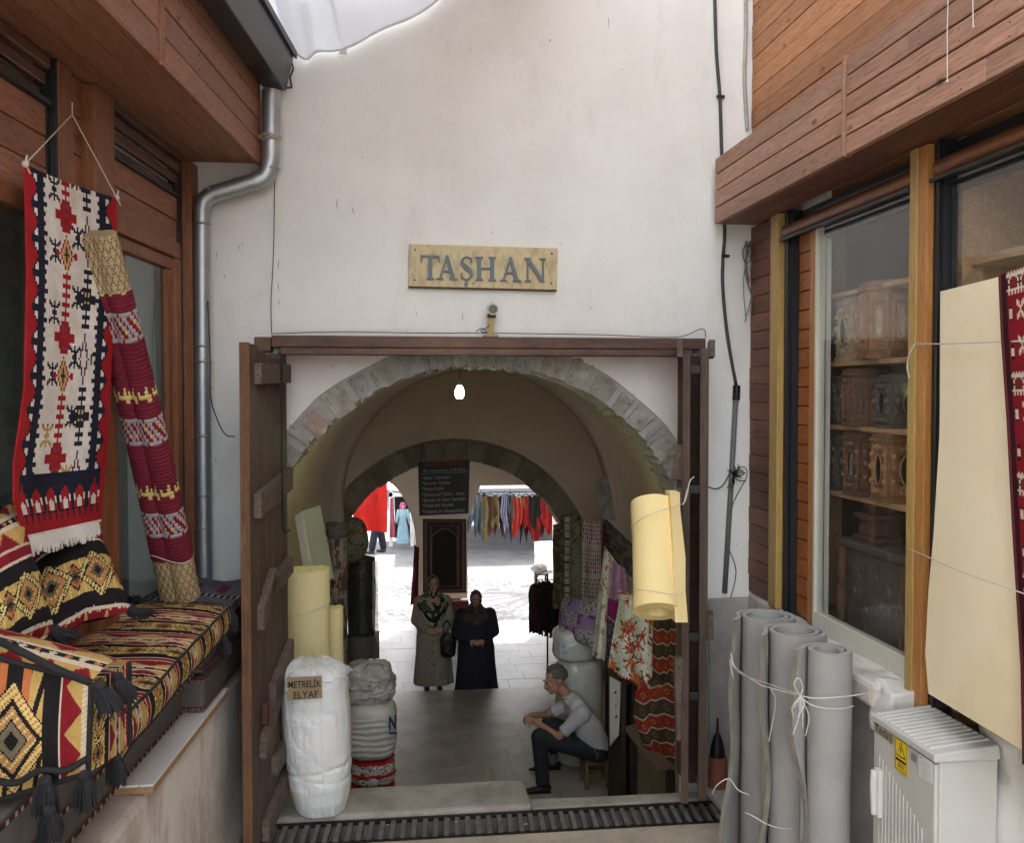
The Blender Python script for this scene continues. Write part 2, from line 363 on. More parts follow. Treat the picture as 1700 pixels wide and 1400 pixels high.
m_stoned = mat('inner_arch_stone', (.30, .265, .21), (.18, .16, .125), scale=5, rough=.9, bump=.8, bscale=14, bdist=.02, isl=.25)

# ================================================================ ground
YW = 6.0                                     # plaster facade plane
b = MB(); b.box(-2.3, 3.4, -6, 5.36, -.3, 0)
struct(b.build('alley_ground', m_street))
b = MB()
for i in range(7):
    y0 = 6.17+.33*i; b.box(-1.6, 2.75, y0 if i else 5.84, y0+.34, -1.75, -.30-.155*i)
struct(b.build('passage_steps', m_floor, bevel=.01))
b = MB()
x0 = -1.5
rows = [(8.49+.51*i, 8.49+.51*(i+1)) for i in range(7)]
for i, (ya, yb) in enumerate(rows):
    x = x0-(i % 2)*.3
    while x < 3.6:
        xb = min(x+random.uniform(.5, .8), 3.65); b.box(x+.0008, xb-.0008, ya+.0008, min(yb, 12.05)-.0008, -1.7, -1.23+random.uniform(-.001, .001)); x = xb
struct(b.build('passage_floor', m_floor, bevel=.0015))
struct(box(-2, 4, 8.6, 12.049, -1.8, -1.236).build('floor_joint_bed', m_floor))
m_court2 = plaster_mat('grey_courtyard_cobbles', (.14, .14, .145), (.085, .085, .09), 1.6, .9)
struct(box(-60, 60, 12.06, 90, -1.9, -1.46).build('courtyard_ground', m_court2))
def paving(name, m, ya, yb, w0, w1, rh):
    b = MB(); y = ya; i = 0
    while y < yb:
        x = -4-(i % 2)*.4; y2 = min(y+rh, yb)
        while x < 8:
            xb = x+random.uniform(w0, w1); b.box(x+.002, xb-.002, y+.002, y2-.002, -1.47, -1.45+random.uniform(-.0015, .0015)); x = xb
        y = y2; i += 1
    struct(b.build(name, m))
paving('porch_paving', m_court, 12.07, 16.6, .35, .6, .36); paving('courtyard_paving', m_court2, 16.6, 26, .4, .9, .45)

# threshold: two worn limestone slabs
t = thing('stone_threshold', 'worn limestone threshold stones between drain grate and passage', 'threshold', (.5, 6, 0))
pl = [PZ(455, 1392, .03), PZ(880, 1352, .03), PZ(886, 1316, .03), PZ(590, 1318, .03), PZ(470, 1325, .03)]
def flat(bb, pts, z0, z1, m=0):
    n = len(pts); bb.add([(p[0], p[1], z0) for p in pts]+[(p[0], p[1], z1) for p in pts],
        [tuple(range(n-1, -1, -1)), tuple(range(n, 2*n))]+[(k, (k+1) % n, n+(k+1) % n, n+k) for k in range(n)], m)
b = MB(); flat(b, [(-1.1, 5.66), (.83, 5.66), (.83, 5.99), (.80, 6.055), (-1.1, 6.055)], -.3, .035); b.build('slab', m_thresh, t, bevel=.02)
b = MB(); flat(b, [(.834, 5.68), (2.25, 5.70), (2.25, 5.80), (.834, 5.83)], -.3, .0); b.build('slab', m_thresh, t, bevel=.015)
# drain grate
t = thing('drain_grate', 'dirty slotted iron drain grate running across the alley', 'drain', (.5, 5.5, 0))
b = MB(); b.box(-1.1, 2.25, 5.36, 5.385, -.02, .004); b.box(-1.1, 2.25, 5.63, 5.655, -.02, .004); b.build('frame', m_iron, t)
m_grate = mat('dusty_cast_iron', (.17, .165, .155), (.09, .088, .085), scale=14, rough=.75, bump=.6, bscale=60, metal=.15)
b = MB(); x = -1.08
while x < 2.22:
    b.hexa([(x, 5.39, -.03), (x+.03, 5.39, -.03), (x+.045, 5.625, -.03), (x+.015, 5.625, -.03), (x, 5.39, .003), (x+.03, 5.39, .003), (x+.045, 5.625, .003), (x+.015, 5.625, .003)]); x += .062
b.build('bars', m_grate, t, bevel=.004)
b = MB(); b.box(-1.1, 2.25, 5.36, 5.66, -.2, -.12); b.build('channel', m_black, t)
m_lit = mat('litter', (.6, .55, .4), (.3, .2, .1), scale=30, bump=0)
b = MB()
for i in range(26):
    x = random.uniform(-1, 2.1); y = random.uniform(5.4, 5.6); a = random.uniform(0, 3); s = random.uniform(.006, .014)
    b.add([(x, y, .006), (x+s*math.cos(a), y+s*math.sin(a), .008), (x+s*1.2, y+s*1.4, .009), (x-s*.3, y+s, .007)], [(0, 1, 2, 3)])
tag(b.build('litter', m_lit), 'dry leaves and paper scraps lying in the drain grate', 'litter')['kind'] = 'stuff'

# ================================================================ plaster facade with doorway recess
fac = thing('plaster_facade', 'tall white plastered gateway wall above the arched passage', 'wall', (.5, 6, 0))
DX0, DX1 = PY(463, 700, YW).x, PY(1144, 700, YW).x        # doorway opening
DZ = PY(800, 578, YW).z
b = MB()
def wallpanel(x0, x1, z0, z1, y=YW, d=.17): b.box(x0, x1, y, y+d, z0, z1)
wallpanel(-3.2, DX0, -.3, 11.6); wallpanel(DX1, 4.6, -.3, 11.6); wallpanel(DX0, DX1, DZ, 11.6)
b.build('wall', m_plaster, fac)
# arch wall: voussoirs + spandrel
YA = 6.175
def circ(p, q, r):                                         # circle through 3 XZ points
    ax, ay, bx, by, cx, cy = p.x, p.z, q.x, q.z, r.x, r.z
    d = 2*(ax*(by-cy)+bx*(cy-ay)+cx*(ay-by))
    ux = ((ax*ax+ay*ay)*(by-cy)+(bx*bx+by*by)*(cy-ay)+(cx*cx+cy*cy)*(ay-by))/d
    uz = ((ax*ax+ay*ay)*(cx-bx)+(bx*bx+by*by)*(ax-cx)+(cx*cx+cy*cy)*(bx-ax))/d
    return ux, uz, math.hypot(ax-ux, ay-uz)
A1 = circ(PY(466, 814, YA), PY(797, 608, YA), PY(1119, 812, YA))
RO = A1[2]+.175
def arcpt(A, r, t, y): return Vector((A[0]+r*math.cos(t), y, A[1]+r*math.sin(t)))
b = MB(); n = 33
stone_cols = [(.46, .43, .38), (.48, .45, .40), (.40, .395, .375), (.50, .47, .41), (.43, .41, .37), (.40, .39, .38)]
ts = [0]
for i in range(n): ts.append(ts[-1]+random.uniform(.6, 1.5))
ts = [math.pi*x/ts[-1] for x in ts]
for i in range(n):
    t0, t1 = ts[i]+.012+random.uniform(0, .008), ts[i+1]-.012-random.uniform(0, .008); ro = RO+random.uniform(-.045, .02); ri = A1[2]+random.uniform(-.012, .012); c = random.choice(stone_cols)
    if i == n-9: c = (.46, .37, .32)
    y0 = YA+random.uniform(-.012, .004)
    k = 4; vs = []
    for q in range(k+1):
        t = lerp(t0, t1, q/k); j = lambda: random.uniform(-.013, .013)
        vs += [arcpt(A1, ri+j(), t, y0+j()*.5), arcpt(A1, ro+j(), t, y0+j()*.5), arcpt(A1, ro, t, YA+.4), arcpt(A1, ri+j(), t, YA+.4)]
    fs = [(0, 1, 2, 3), (4*k+3, 4*k+2, 4*k+1, 4*k)]
    for q in range(k):
        a = 4*q; fs += [(a, a+4, a+5, a+1), (a+1, a+5, a+6, a+2), (a+2, a+6, a+7, a+3), (a+3, a+7, a+4, a)]
    b.add(vs, fs, 0, [c]*len(fs))
# mortar ring and jambs
m_mort = mat('grey_mortar', (.38, .375, .36), (.30, .295, .28), scale=10, rough=.95, bump=.8, bscale=30, bdist=.01)
for sgn in (-1, 1):
    z = A1[1]
    while z > -.3:
        h = random.uniform(.2, .34); xx = A1[0]+sgn*A1[2]; c = random.choice(stone_cols)
        b.box(min(xx, xx+sgn*.3), max(xx, xx+sgn*.3), YA+random.uniform(-.01, .004), YA+.4, z-h+.008, z-.006, 0, c); z -= h
ar = b.build('stone_arch', m_stone, fac, bevel=.006)
b = MB(); N_ = 48
for i in range(N_):
    t0, t1 = math.pi*i/N_, math.pi*(i+1)/N_; q = []
    for (r_, y_) in ((A1[2]+.012, YA+.012), (RO+.05, YA+.012), (RO+.05, YA+.38), (A1[2]+.012, YA+.38)):
        q.append((r_, y_))
    p = [arcpt(A1, r_, t0, y_) for r_, y_ in q]+[arcpt(A1, r_, t1, y_) for r_, y_ in q]
    b.add(p, [(0, 1, 5, 4), (3, 0, 4, 7), (1, 2, 6, 5)])
b.build('mortar', m_mort, fac)
b = MB(); zt = DZ+.3; N_ = 40
for i in range(N_):                                          # spandrel plaster, slightly proud of the stones
    t0, t1 = math.pi*i/N_, math.pi*(i+1)/N_
    r0 = RO+.0+noise.noise(Vector((i*.4, 0, 0)))*.02; r1 = RO+noise.noise(Vector((i*.4+.4, 0, 0)))*.02
    a, c = arcpt(A1, r0, t0, YA-.003), arcpt(A1, r1, t1, YA-.003)
    b.add([a, c, (c.x, YA-.003, max(zt, c.z)), (a.x, YA-.003, max(zt, a.z))], [(0, 1, 2, 3)])
    b.add([a, c, c+Vector((0, .02, 0)), a+Vector((0, .02, 0))], [(0, 1, 2, 3)])
b.box(A1[0]-RO-.5, A1[0]-RO, YA-.003, YA+.2, -.3, zt); b.box(A1[0]+RO, A1[0]+RO+.5, YA-.003, YA+.2, -.3, zt)
b.build('spandrel', m_plaster2, fac)
b = MB(); dz = PY(1200, 992, YW).z
b.box(PY(1176, 800, YW).x, RX+.4, YW-.035, YW-.002, -.02, dz)
o = b.build('stone_base', m_greyw, fac, bevel=.012)

# ================================================================ vaulted passage
vau = thing('vaulted_passage', 'dim plastered barrel vault passage behind the arch', 'vault', (.9, 9, -1.3))
YB = 13.4
AB = circ(PY(572, 850, YB), PY(780, 614, YB), PY(1000, 790, YB))
A2 = circ(PY(588, 854, YB), PY(757, 765, YB), PY(920, 853, YB))
def vring(s):
    y = lerp(YA+.41, YB, s); cx = lerp(A1[0]+.05, AB[0], s); cz = lerp(A1[1], AB[1], s); r = lerp(A1[2]+.13, AB[2], s)
    pts = [Vector((cx+r, y, -1.9))]
    pts += [Vector((cx+r*math.cos(t), y, cz+r*math.sin(t)*1.0)) for t in [math.pi*k/32 for k in range(33)]]
    pts.append(Vector((cx-r, y, -1.9))); return pts
b = MB(); S = 14; rings = [vring(i/S) for i in range(S+1)]; nn = len(rings[0])
# front transition (collar closes the gap between arch and vault)
fr = [Vector((A1[0]+A1[2]+.02, YA+.395, -1.9))]+[arcpt(A1, A1[2]+.02, math.pi*k/32, YA+.395) for k in range(33)]+[Vector((A1[0]-A1[2]-.02, YA+.395, -1.9))]
rings = [fr]+rings
vs = [p for g in rings for p in g]; fs = []
for i in range(len(rings)-1):
    for k in range(nn-1): fs.append((i*nn+k, i*nn+k+1, (i+1)*nn+k+1, (i+1)*nn+k))
b.add(vs, fs)
b.build('vault', m_plasterv, vau, smooth=35)
# lunette wall with inner arch
b = MB(); K = 40; LR = A2[2]+.29
outer = vring(1)
def lun_out(t):       # boundary of vault section in direction t from arch 2 centre
    best = 9; d = Vector((math.cos(t), 0, math.sin(t))); c = Vector((A2[0], YB, A2[1]))
    for p, q in zip(outer, outer[1:]):
        ex, ez = q.x-p.x, q.z-p.z; den = d.x*ez-d.z*ex
        if abs(den) < 1e-9: continue
        s_ = ((p.x-c.x)*ez-(p.z-c.z)*ex)/den; u_ = ((p.x-c.x)*d.z-(p.z-c.z)*d.x)/den
        if s_ > 0 and -1e-6 <= u_ <= 1+1e-6: best = min(best, s_)
    return best+.1
for i in range(K):
    t0, t1 = math.pi*(i/K*1.3-.15), math.pi*((i+1)/K*1.3-.15)
    p = [arcpt(A2, LR, t0, YB-.01), arcpt(A2, LR, t1, YB-.01), arcpt(A2, lun_out(t1), t1, YB-.01), arcpt(A2, lun_out(t0), t0, YB-.01)]
    b.add(p, [(0, 1, 2, 3)])
    if t0 >= -.001 and t1 <= math.pi+.001: pass
zs = arcpt(A2, 1, math.pi*-.15, 0).z
b.box(A2[0]-3, A2[0]-A2[2]-.28, YB-.012, YB+.5, -1.9, A2[1]-.3); b.box(A2[0]+A2[2]+.28, A2[0]+3, YB-.012, YB+.5, -1.9, A2[1]-.3)
b.build('end_wall', m_plasterv, vau)
b = MB(); n = 21
for i in range(n):
    t0, t1 = math.pi*(i/n)+.006, math.pi*((i+1)/n)-.006; ro = A2[2]+.27+random.uniform(-.02, .02); ri = A2[2]+random.uniform(-.015, .015); k = 3; vs = []
    for q in range(k+1):
        t = lerp(t0, t1, q/k); vs += [arcpt(A2, ri, t, YB-.03), arcpt(A2, ro, t, YB-.03), arcpt(A2, ro+.04, t, YB+.45), arcpt(A2, ri, t, YB+.45)]
    fs = [(0, 1, 2, 3), (4*k+3, 4*k+2, 4*k+1, 4*k)]
    for q in range(k):
        a = 4*q; fs += [(a, a+4, a+5, a+1), (a+1, a+5, a+6, a+2), (a+2, a+6, a+7, a+3), (a+3, a+7, a+4, a)]
    b.add(vs, fs)
for sgn in (-1, 1):
    z = A2[1]; xx = A2[0]+sgn*A2[2]
    while z > -1.5: b.box(min(xx, xx+sgn*.28), max(xx, xx+sgn*.28), YB-.03, YB+.45, z-.27, z-.006); z -= .276
b.build('inner_arch', m_stoned, vau, bevel=.01)
b = MB()
for i in range(30):
    t0, t1 = math.pi*i/30, math.pi*(i+1)/30
    b.add([arcpt(A2, A2[2]+.01, t0, YB-.012), arcpt(A2, A2[2]+.01, t1, YB-.012), arcpt(A2, A2[2]+.31, t1, YB-.012), arcpt(A2, A2[2]+.31, t0, YB-.012)], [(0, 1, 2, 3)])
    b.add([arcpt(A2, A2[2]+.01, t0, YB-.012), arcpt(A2, A2[2]+.01, t1, YB-.012), arcpt(A2, A2[2]+.01, t1, YB+.44), arcpt(A2, A2[2]+.01, t0, YB+.44)], [(0, 1, 2, 3)])
b.build('mortar', m_stoned, vau)
# porch between inner arch and courtyard, outer wall with pillar
YP = 16.2
por = thing('gateway_porch', 'plastered porch with a central pillar between two courtyard openings', 'porch', (1, 16, -1.45))
b = MB(); px0, px1 = PY(690, 900, YP).x, PY(776, 900, YP).x
b.box(px0, px1, YP, YP+.5, -1.6, 3.4); b.build('pillar', m_plasterv, por)
b = MB(); xl, xr = -2.6, 5.2; zr = PY(850, 806, YP).z; zl = PY(650, 772, YP).z
b.box(px1, xr, YP, YP+.5, zr, 3.4); b.box(xl, px0, YP, YP+.5, zl+.02, 3.4)
b.prism([(0, 0), (.22, 0), (0, -.6)], (px1, YP+.003, zr), (1, 0, 0), (0, 0, 1), (0, .494, 0))
# left opening: arch haunches
LC = ((PY(530, 800, YP).x+px0)/2, PY(650, 905, YP).z, (px0-PY(530, 800, YP).x)/2)
k = 16
for i in range(k):
    t0, t1 = math.pi*i/k, math.pi*(i+1)/k
    p0 = (LC[0]+LC[2]*math.cos(t0), LC[1]+LC[2]*1.5*math.sin(t0)); p1 = (LC[0]+LC[2]*math.cos(t1), LC[1]+LC[2]*1.5*math.sin(t1))
    zt = zl+.02
    if min(p0[1], p1[1]) < zt:
        q = [(p0[0], YP, min(p0[1], zt)), (p1[0], YP, min(p1[1], zt)), (p1[0], YP, zt), (p0[0], YP, zt)]
        b.add(q+[(x, y+.5, z) for x, y, z in q], [(0, 1, 2, 3), (7, 6, 5, 4), (0, 4, 5, 1)])
b.box(xl, LC[0]-LC[2], YP, YP+.5, -1.6, zl+.02)
rx = PY(925, 900, YP).x; b.box(rx, xr, YP, YP+.5, -1.6, zr)
b.build('outer_wall', m_plasterv, por)
struct(box(-3.2, 5.2, YA+.45, YP+.5, 3.42, 3.6).build('passage_roof', m_greyw))
b = MB(); b.box(-2.75, -2.6, YB+.45, YP+.5, -1.6, 3.42); b.box(5.2, 5.35, YB+.45, YP+.5, -1.6, 3.42)
b.box(-2.6, A2[0]-A2[2]-.3, YB+.46, YB+.6, -1.6, 3.4); b.box(A2[0]+A2[2]+.3, 5.2, YB+.46, YB+.6, -1.6, 3.4)
b.box(A2[0]-A2[2]-.3, A2[0]+A2[2]+.3, YB+.46, YB+.6, A2[1]+A2[2]+.2, 3.4)
b.build('side_wall', m_plasterv, por)

# ================================================================ timber door frame and leaves
lin = thing('door_lintel', 'long brown timber beam across the top of the doorway', 'beam', (.5, 5.9, 3))
za, zb = PY(800, 559, 5.86).z, PY(800, 588, 5.86).z
b = MB(); b.box(PY(450, 570, 5.86).x, PY(1172, 570, 5.86).x, 5.86, 5.998, zb+.035, za); b.build('beam', m_lintel, lin, bevel=.008)
b = MB(); b.box(PY(466, 570, 5.86).x, PY(1150, 570, 5.86).x, 5.85, 5.998, zb-.008, zb+.032); b.build('moulding', m_lintel, lin, bevel=.006)
b = MB(); b.box(PY(421, 570, 5.86).x, PY(449, 570, 5.86).x, 5.875, 5.998, zb+.01, za-.01); b.build('end_block', m_lintel, lin, bevel=.008)
zt = DZ+.02
b = MB(); b.box(DX0-.055, DX0+.03, 5.93, 6.16, 0, zb); b.build('jamb', m_lintel, lin, bevel=.006)
b = MB(); b.box(DX1-.03, DX1+.05, 5.93, 6.16, 0, zb); b.build('jamb', m_lintel, lin, bevel=.006)

# left leaf, swung open towards the street
lf = thing('door_leaf', 'battered plank door leaf folded open on the left side of the doorway', 'door', (-.68, 5.5, .1))
pF = PY(470, 640, 5.92); xF = pF.x
yN = 5.02; pN = PY(408, 640, yN); xN = pN.x
zT = PY(470, 590, 5.92).z
d = Vector((xN-xF, yN-5.92, 0)); Ld = d.length; d.normalize(); nrm = Vector((-d.y, d.x, 0))   # nrm towards passage (+X)
if nrm.x < 0: nrm = -nrm
def lpt(s, off, z): return Vector((xF, 5.92, z))+d*s+nrm*off
def lbox2(b, s0, s1, o0, o1, z0, z1):
    q = [lpt(s0, o0, 0), lpt(s1, o0, 0), lpt(s1, o1, 0), lpt(s0, o1, 0)]
    b.hexa([(p.x, p.y, z0) for p in q]+[(p.x, p.y, z1) for p in q])
npl = 5
tops = [.0, .005, .012, .03, .055]
b = MB()
for i in range(npl):
    lbox2(b, Ld*i/npl+.004, Ld*(i+1)/npl-.004, -.02, .018, .10+random.uniform(-.03, .03), zT-.03+tops[i])
b.build('planks', m_door, lf, bevel=.003)
b = MB(); lbox2(b, Ld-.003, Ld+.012, -.03, .02, .06, zT+.03); b.build('edge_stile', mat('orange_lit_edge_wood', (.20, .10, .05), (.11, .055, .03), st=(8, 8, .8), scale=3, bump=.5, bscale=9), lf, bevel=.003)  # orange light along the leaf edge is painted into this wood colour
def batten(s0, z0, s1, z1, h=.13, th=.04):
    b = MB(); q = []
    for s, z in ((s0, z0), (s1, z1)): q.append((s, z))
    A = [lpt(s0, .018, z0), lpt(s1, .018, z1), lpt(s1, .018+th, z1), lpt(s0, .018+th, z0)]
    b.hexa(A+[p+Vector((0, 0, h)) for p in A]); return b.build('batten', m_batten, lf, bevel=.004)
def s_of(px): # position along leaf for a pixel column
    r = ray(px, 700); r = Vector((r.x, r.y)); o = Vector((xF, 5.92)); dd = Vector((d.x, d.y))
    # o + dd*s = r*t
    den = dd.x*r.y-dd.y*r.x; return (-(o.x*r.y-o.y*r.x))/den
def z_of(px, py): s = s_of(px); p = lpt(s, .02, 0); r = ray(px, py); return EYE+r.z*(p.y/r.y)
for (xa, ya, xb, yb, h) in ((416, 638, 468, 636, .11), (414, 862, 470, 812, .13), (432, 998, 470, 950, .10), (418, 1048, 440, 978, .12),
                            (437, 1176, 470, 1096, .13), (420, 1262, 452, 1150, .10), (440, 1290, 470, 1240, .11), (424, 1400, 470, 1290, .12)):
    batten(s_of(xb), z_of(xb, yb), s_of(xa), z_of(xa, ya), h)
b = MB(); ss = s_of(446)
b.tube([lpt(ss, .075, z_of(446, 592)), lpt(ss, .075, z_of(446, 878)), lpt(ss-.02, .08, z_of(446, 886)), lpt(ss-.12, .085, z_of(446, 886))], .007, 8)
b.build('bolt_rod', m_iron, lf, smooth=True)
b = MB(); s1 = s_of(427); z1 = z_of(427, 1185); lbox2(b, s1-.03, s1+.035, .02, .05, z1-.05, z1+.06); lbox2(b, s1-.012, s1+.012, .05, .075, z1-.06, z1+.03)
b.build('latch', m_rust, lf, bevel=.004)
b = MB(); b.tube(cat_rom([lpt(s_of(452), .09, z_of(452, 1120)), lpt(s_of(447), .11, z_of(447, 1140)), lpt(s_of(440), .1, z_of(440, 1150)), lpt(s_of(455), .09, z_of(455, 1135))]), .004, 6)
b.build('string_tie', m_string, lf)

# right leaf, folded in two and seen edge on
rf = thing('folded_door_leaf', 'narrow plank door leaf folded in two at the right of the doorway', 'door', (1.9, 5.7, .1))
r1 = ray(1136, 700); r1 = Vector((r1.x, r1.y, 0)).normalized(); q1 = Vector((r1.y, -r1.x, 0))   # q1 points right
zR = PY(1150, 588, 5.9).z; zbR = PY(1140, 1342, 5.45).z+.02
hinge = PY(1140, 700, 5.92); 
def fbox(b, s0, s1, o0, o1, z0, z1):
    o = Vector((hinge.x, 5.92, 0)); q = [o-r1*s0+q1*o0, o-r1*s1+q1*o0, o-r1*s1+q1*o1, o-r1*s0+q1*o1]
    b.hexa([(p.x, p.y, z0) for p in q]+[(p.x, p.y, z1) for p in q])
b = MB()
for i in range(4): fbox(b, .02+i*.115, .02+(i+1)*.115-.004, -.025, .02, zbR+random.uniform(-.01, .01), zR-.01*i)
b.build('planks', m_door, rf, bevel=.003)
b = MB()
for i in range(4): fbox(b, .02+i*.115, .02+(i+1)*.115-.004, .075, .125, zbR+random.uniform(.02, .04), zR+.005*i)
b.build('folded_planks', m_door, rf, bevel=.003)
for zz in (2.62, 1.92, 1.05, .7):
    b = MB(); fbox(b, .44, .49, .018, .078, zz, zz+.05); b.build('hinge', m_iron, rf, bevel=.004)
for zz, a in ((2.72, 0), (1.85, 0)):
    b = MB(); fbox(b, .05, .46, -.06, -.024, zz, zz+.1); b.build('batten', m_batten, rf, bevel=.004)
b = MB(); fbox(b, .1, .46, .124, .16, 2.72, 2.82); b.build('batten', m_batten, rf, bevel=.004)
b = MB(); fbox(b, .3, .46, .124, .16, 1.05, 1.2); b.build('batten', m_batten, rf, bevel=.004)
o = Vector((hinge.x, 5.92, 0))
b = MB(); b.bar(o-r1*.47-q1*.045+Vector((0, 0, .95)), o-r1*.44-q1*.03+Vector((0, 0, .45)), .04, .05); b.build('brace', m_batten, rf)
b = MB(); b.bar(o-r1*.47-q1*.06+Vector((0, 0, 2.0)), o-r1*.44-q1*.03+Vector((0, 0, 2.2)), .04, .05); b.build('brace', m_batten, rf)
# ================================================================ left shop front
ls = thing('timber_shop', 'timber clad shop front with deep boarded eave on the left', 'shop', (LX(4.5), 4.5, 0))
NF = .42; zf0 = 3.86; zf1 = 4.36
def lseg(b, y0, y1, n0, n1, z0, z1, rows, gap=.004, jit=.0015, split=None):
    h = (z1-z0)/rows
    for i in range(rows):
        cuts = [y0]+([split(i)] if split else [])+[y1]
        for a, c in zip(cuts, cuts[1:]):
            e = random.uniform(-jit, jit); b.lbox(a+.001, c-.001, n0+e, n1+e, z0+i*h+gap, z0+(i+1)*h-gap*.2)
yJ = PL(267, 60, NF).y
b = MB(); lseg(b, 1.2, yJ-.02, NF-.025, NF, zf0, zf1, 4); lseg(b, yJ+.02, 5.9, NF-.025, NF, zf0, zf1, 4)
fs_ = b.build('fascia', m_wood_l, ls, bevel=.005)
b = MB(); b.lbox(yJ-.02, yJ+.02, NF-.02, NF+.012, zf0-.01, zf1); b.build('joint_strip', m_wood_l, ls, bevel=.003)
b = MB(); b.lbox(5.875, 5.9, .02, NF-.027, zf0+.01, zf1); b.build('fascia_end', m_wood_l, ls)
b = MB()
for i in range(3):
    n0 = -.02+i*(NF-.01)/3; b.lbox(1.2, 5.87, n0+.003, n0+(NF-.01)/3-.002, zf0+.004, zf0+.024)
b.build('soffit', m_wood_l, ls, bevel=.003)
b = MB(); b.lbox(1.2, 5.88, NF-.02, NF+.002, zf0-.004, zf0+.002); b.build('edge_lath', m_wood_l, ls)
b = MB(); b.lbox(-6, 6.0, -3, -.45, -.3, 7.5); b.lbox(-6, 6.0, -.45, -.06, zf1+.3, 7.5); b.build('wall', m_plaster2, ls)
m_nail = mat('nail_heads', (.05, .035, .03), rough=.6, bump=0)
b = MB(); random.seed(17)
for i in range(4):
    for y in [1.9+.62*k for k in range(7)]:
        for dz in (.03, .095):
            yy = y+random.uniform(-.01, .01)+(.3 if i % 2 else 0); zz = zf0+.125*i+dz
            if yy < 5.85: b.tube([(LX(yy, NF-.001), yy, zz), (LX(yy, NF+.0025), yy, zz)], .0035, 6)
b.build('nail_heads', m_nail, ls)
# gutter box
def lsweep(b, prof, y0, y1):      # prof in (n,z)
    b.prism(prof, (LX(y0), y0, 0), (1, 0, 0), (0, 0, 1), (LX(y1)-LX(y0), y1-y0, 0))
b = MB(); lsweep(b, [(NF+.003, zf1-.03), (NF+.14, zf1-.05), (NF+.19, zf1+.17), (NF+.16, zf1+.17), (NF+.003, zf1+.17)], 1.2, 5.93)
b.build('gutter', m_gutter, ls, bevel=.006)
b = MB(); lsweep(b, [(NF+.191, zf1+.15), (NF+.205, zf1+.15), (NF+.205, zf1+.19), (NF+.191, zf1+.19)], 1.2, 5.94); b.build('gutter_lip', m_dark, ls)
b = MB(); lsweep(b, [(-.4, zf1+.17), (NF+.0, zf1+.172), (NF+.0, zf1+.20), (-.4, zf1+.3)], 1.2, 5.9); b.build('roof', m_gutter, ls)
zsh = 3.62; zfr = 3.36; zsill = 1.30
def Yp(px, n=0): return PL(px, 655, n).y
Y322, Y310, Y300, Y288 = Yp(322), Yp(311), Yp(303, -.02), Yp(294, -.02)
Y188, Y155, Y120, Y105, Y85 = Yp(188, .03), Yp(157, .03), Yp(120), Yp(105, .02), Yp(88)
b = MB(); b.lbox(Y322-.02, 6.0, -.06, -.03, 3.3, zf0); b.build('gap_shade_sheet', m_black, ls)  # black sheet stands in for shade in the gap below the eave
b = MB(); b.lbox(Y310, Y322, -.06, .035, .9, zf0); b.build('post', m_wood_lp, ls, bevel=.006)
b = MB(); b.lbox(Y288, Y310-.002, -.06, -.02, .9, zf0); b.lbox(Y322, Y322+.05, -.08, -.05, .9, zf0); b.build('shutter_channel', m_dark, ls)
b = MB(); b.lbox(Y155, Y188, -.06, .05, .9, zf0); b.build('post', m_wood_lp, ls, bevel=.006)
b = MB(); b.lbox(Y105, Y120, -.06, .02, .9, zf0); b.build('post', m_wood_lp, ls, bevel=.006)
b = MB(); b.lbox(Y85, Y105-.003, -.06, -.01, .9, zf0); b.lbox(Y85+.03, Y85+.05, -.01, .012, .9, zf0); b.build('shutter_channel', m_dark, ls)
b = MB(); lseg(b, Y120+.002, Y155-.002, -.05, -.01, .9, zf0, 18, split=None); b.build('siding', m_wood_l, ls, bevel=.004)
b = MB(); lseg(b, Y188+.002, Y288-.003, -.05, -.012, zfr, zsh, 2); lseg(b, 1.2, Y85-.002, -.05, -.012, 3.28, 3.66, 3); b.build('siding', m_wood_l, ls, bevel=.004)
# roller shutter housings
def shutter(y0, y1, zb):
    b = MB()
    for i in range(4): b.lbox(y0, y1, -.05+.012*i, -.03+.02*i, zb+.062*i, zb+.062*i+.05)
    o = b.build('roller_shutter', m_shut, ls, bevel=.006)
    b = MB(); b.lbox(y0, y1, -.04, .012, zb-.022, zb-.004); b.build('shutter_rail', m_dark, ls)
m_shut = mat('brown_shutter_slats', (.13, .055, .03), (.08, .04, .025), st=(6, .6, 6), scale=2, rough=.4, bump=.1, isl=.3)
shutter(Y188+.003, Y288-.004, zsh+.02); shutter(1.2, Y85-.004, 3.68)
# window 2
wy0, wy1 = Y188+.002, Y288-.003
b = MB(); b.lbox(wy0, wy1, -.05, .01, zfr-.09, zfr-.002); b.lbox(wy1-.09, wy1, -.05, .012, zsill-.2, zfr-.092); b.lbox(wy0, wy1-.092, -.05, .01, zsill-.2, zsill)
wf = b.build('window_frame', m_wood_lp, ls, bevel=.008)
b = MB(); b.lbox(wy0, wy1-.093, -.05, -.01, zfr-.16, zfr-.093); b.lbox(wy1-.165, wy1-.093, -.05, -.012, zsill, zfr-.162); b.build('sash', m_wood_lp, ls, bevel=.006)
b = MB(); b.lbox(wy0, wy1-.167, -.04, -.035, zsill+.002, zfr-.163); b.build('pane', m_glassd, ls)
m_curt = mat('grey_net_curtain', (.20, .21, .20), (.15, .16, .155), st=(3, 12, .4), scale=2, rough=.9, bump=.5, bscale=8)
b = MB(); b.grid(lambda u, v: Vector((LX(lerp(wy0, wy1-.25, u), -.2+.02*math.sin(u*50)), lerp(wy0, wy1-.25, u), lerp(zsill-.1, zfr, v))), 60, 2)
b.build('curtain', m_curt, ls, smooth=True)
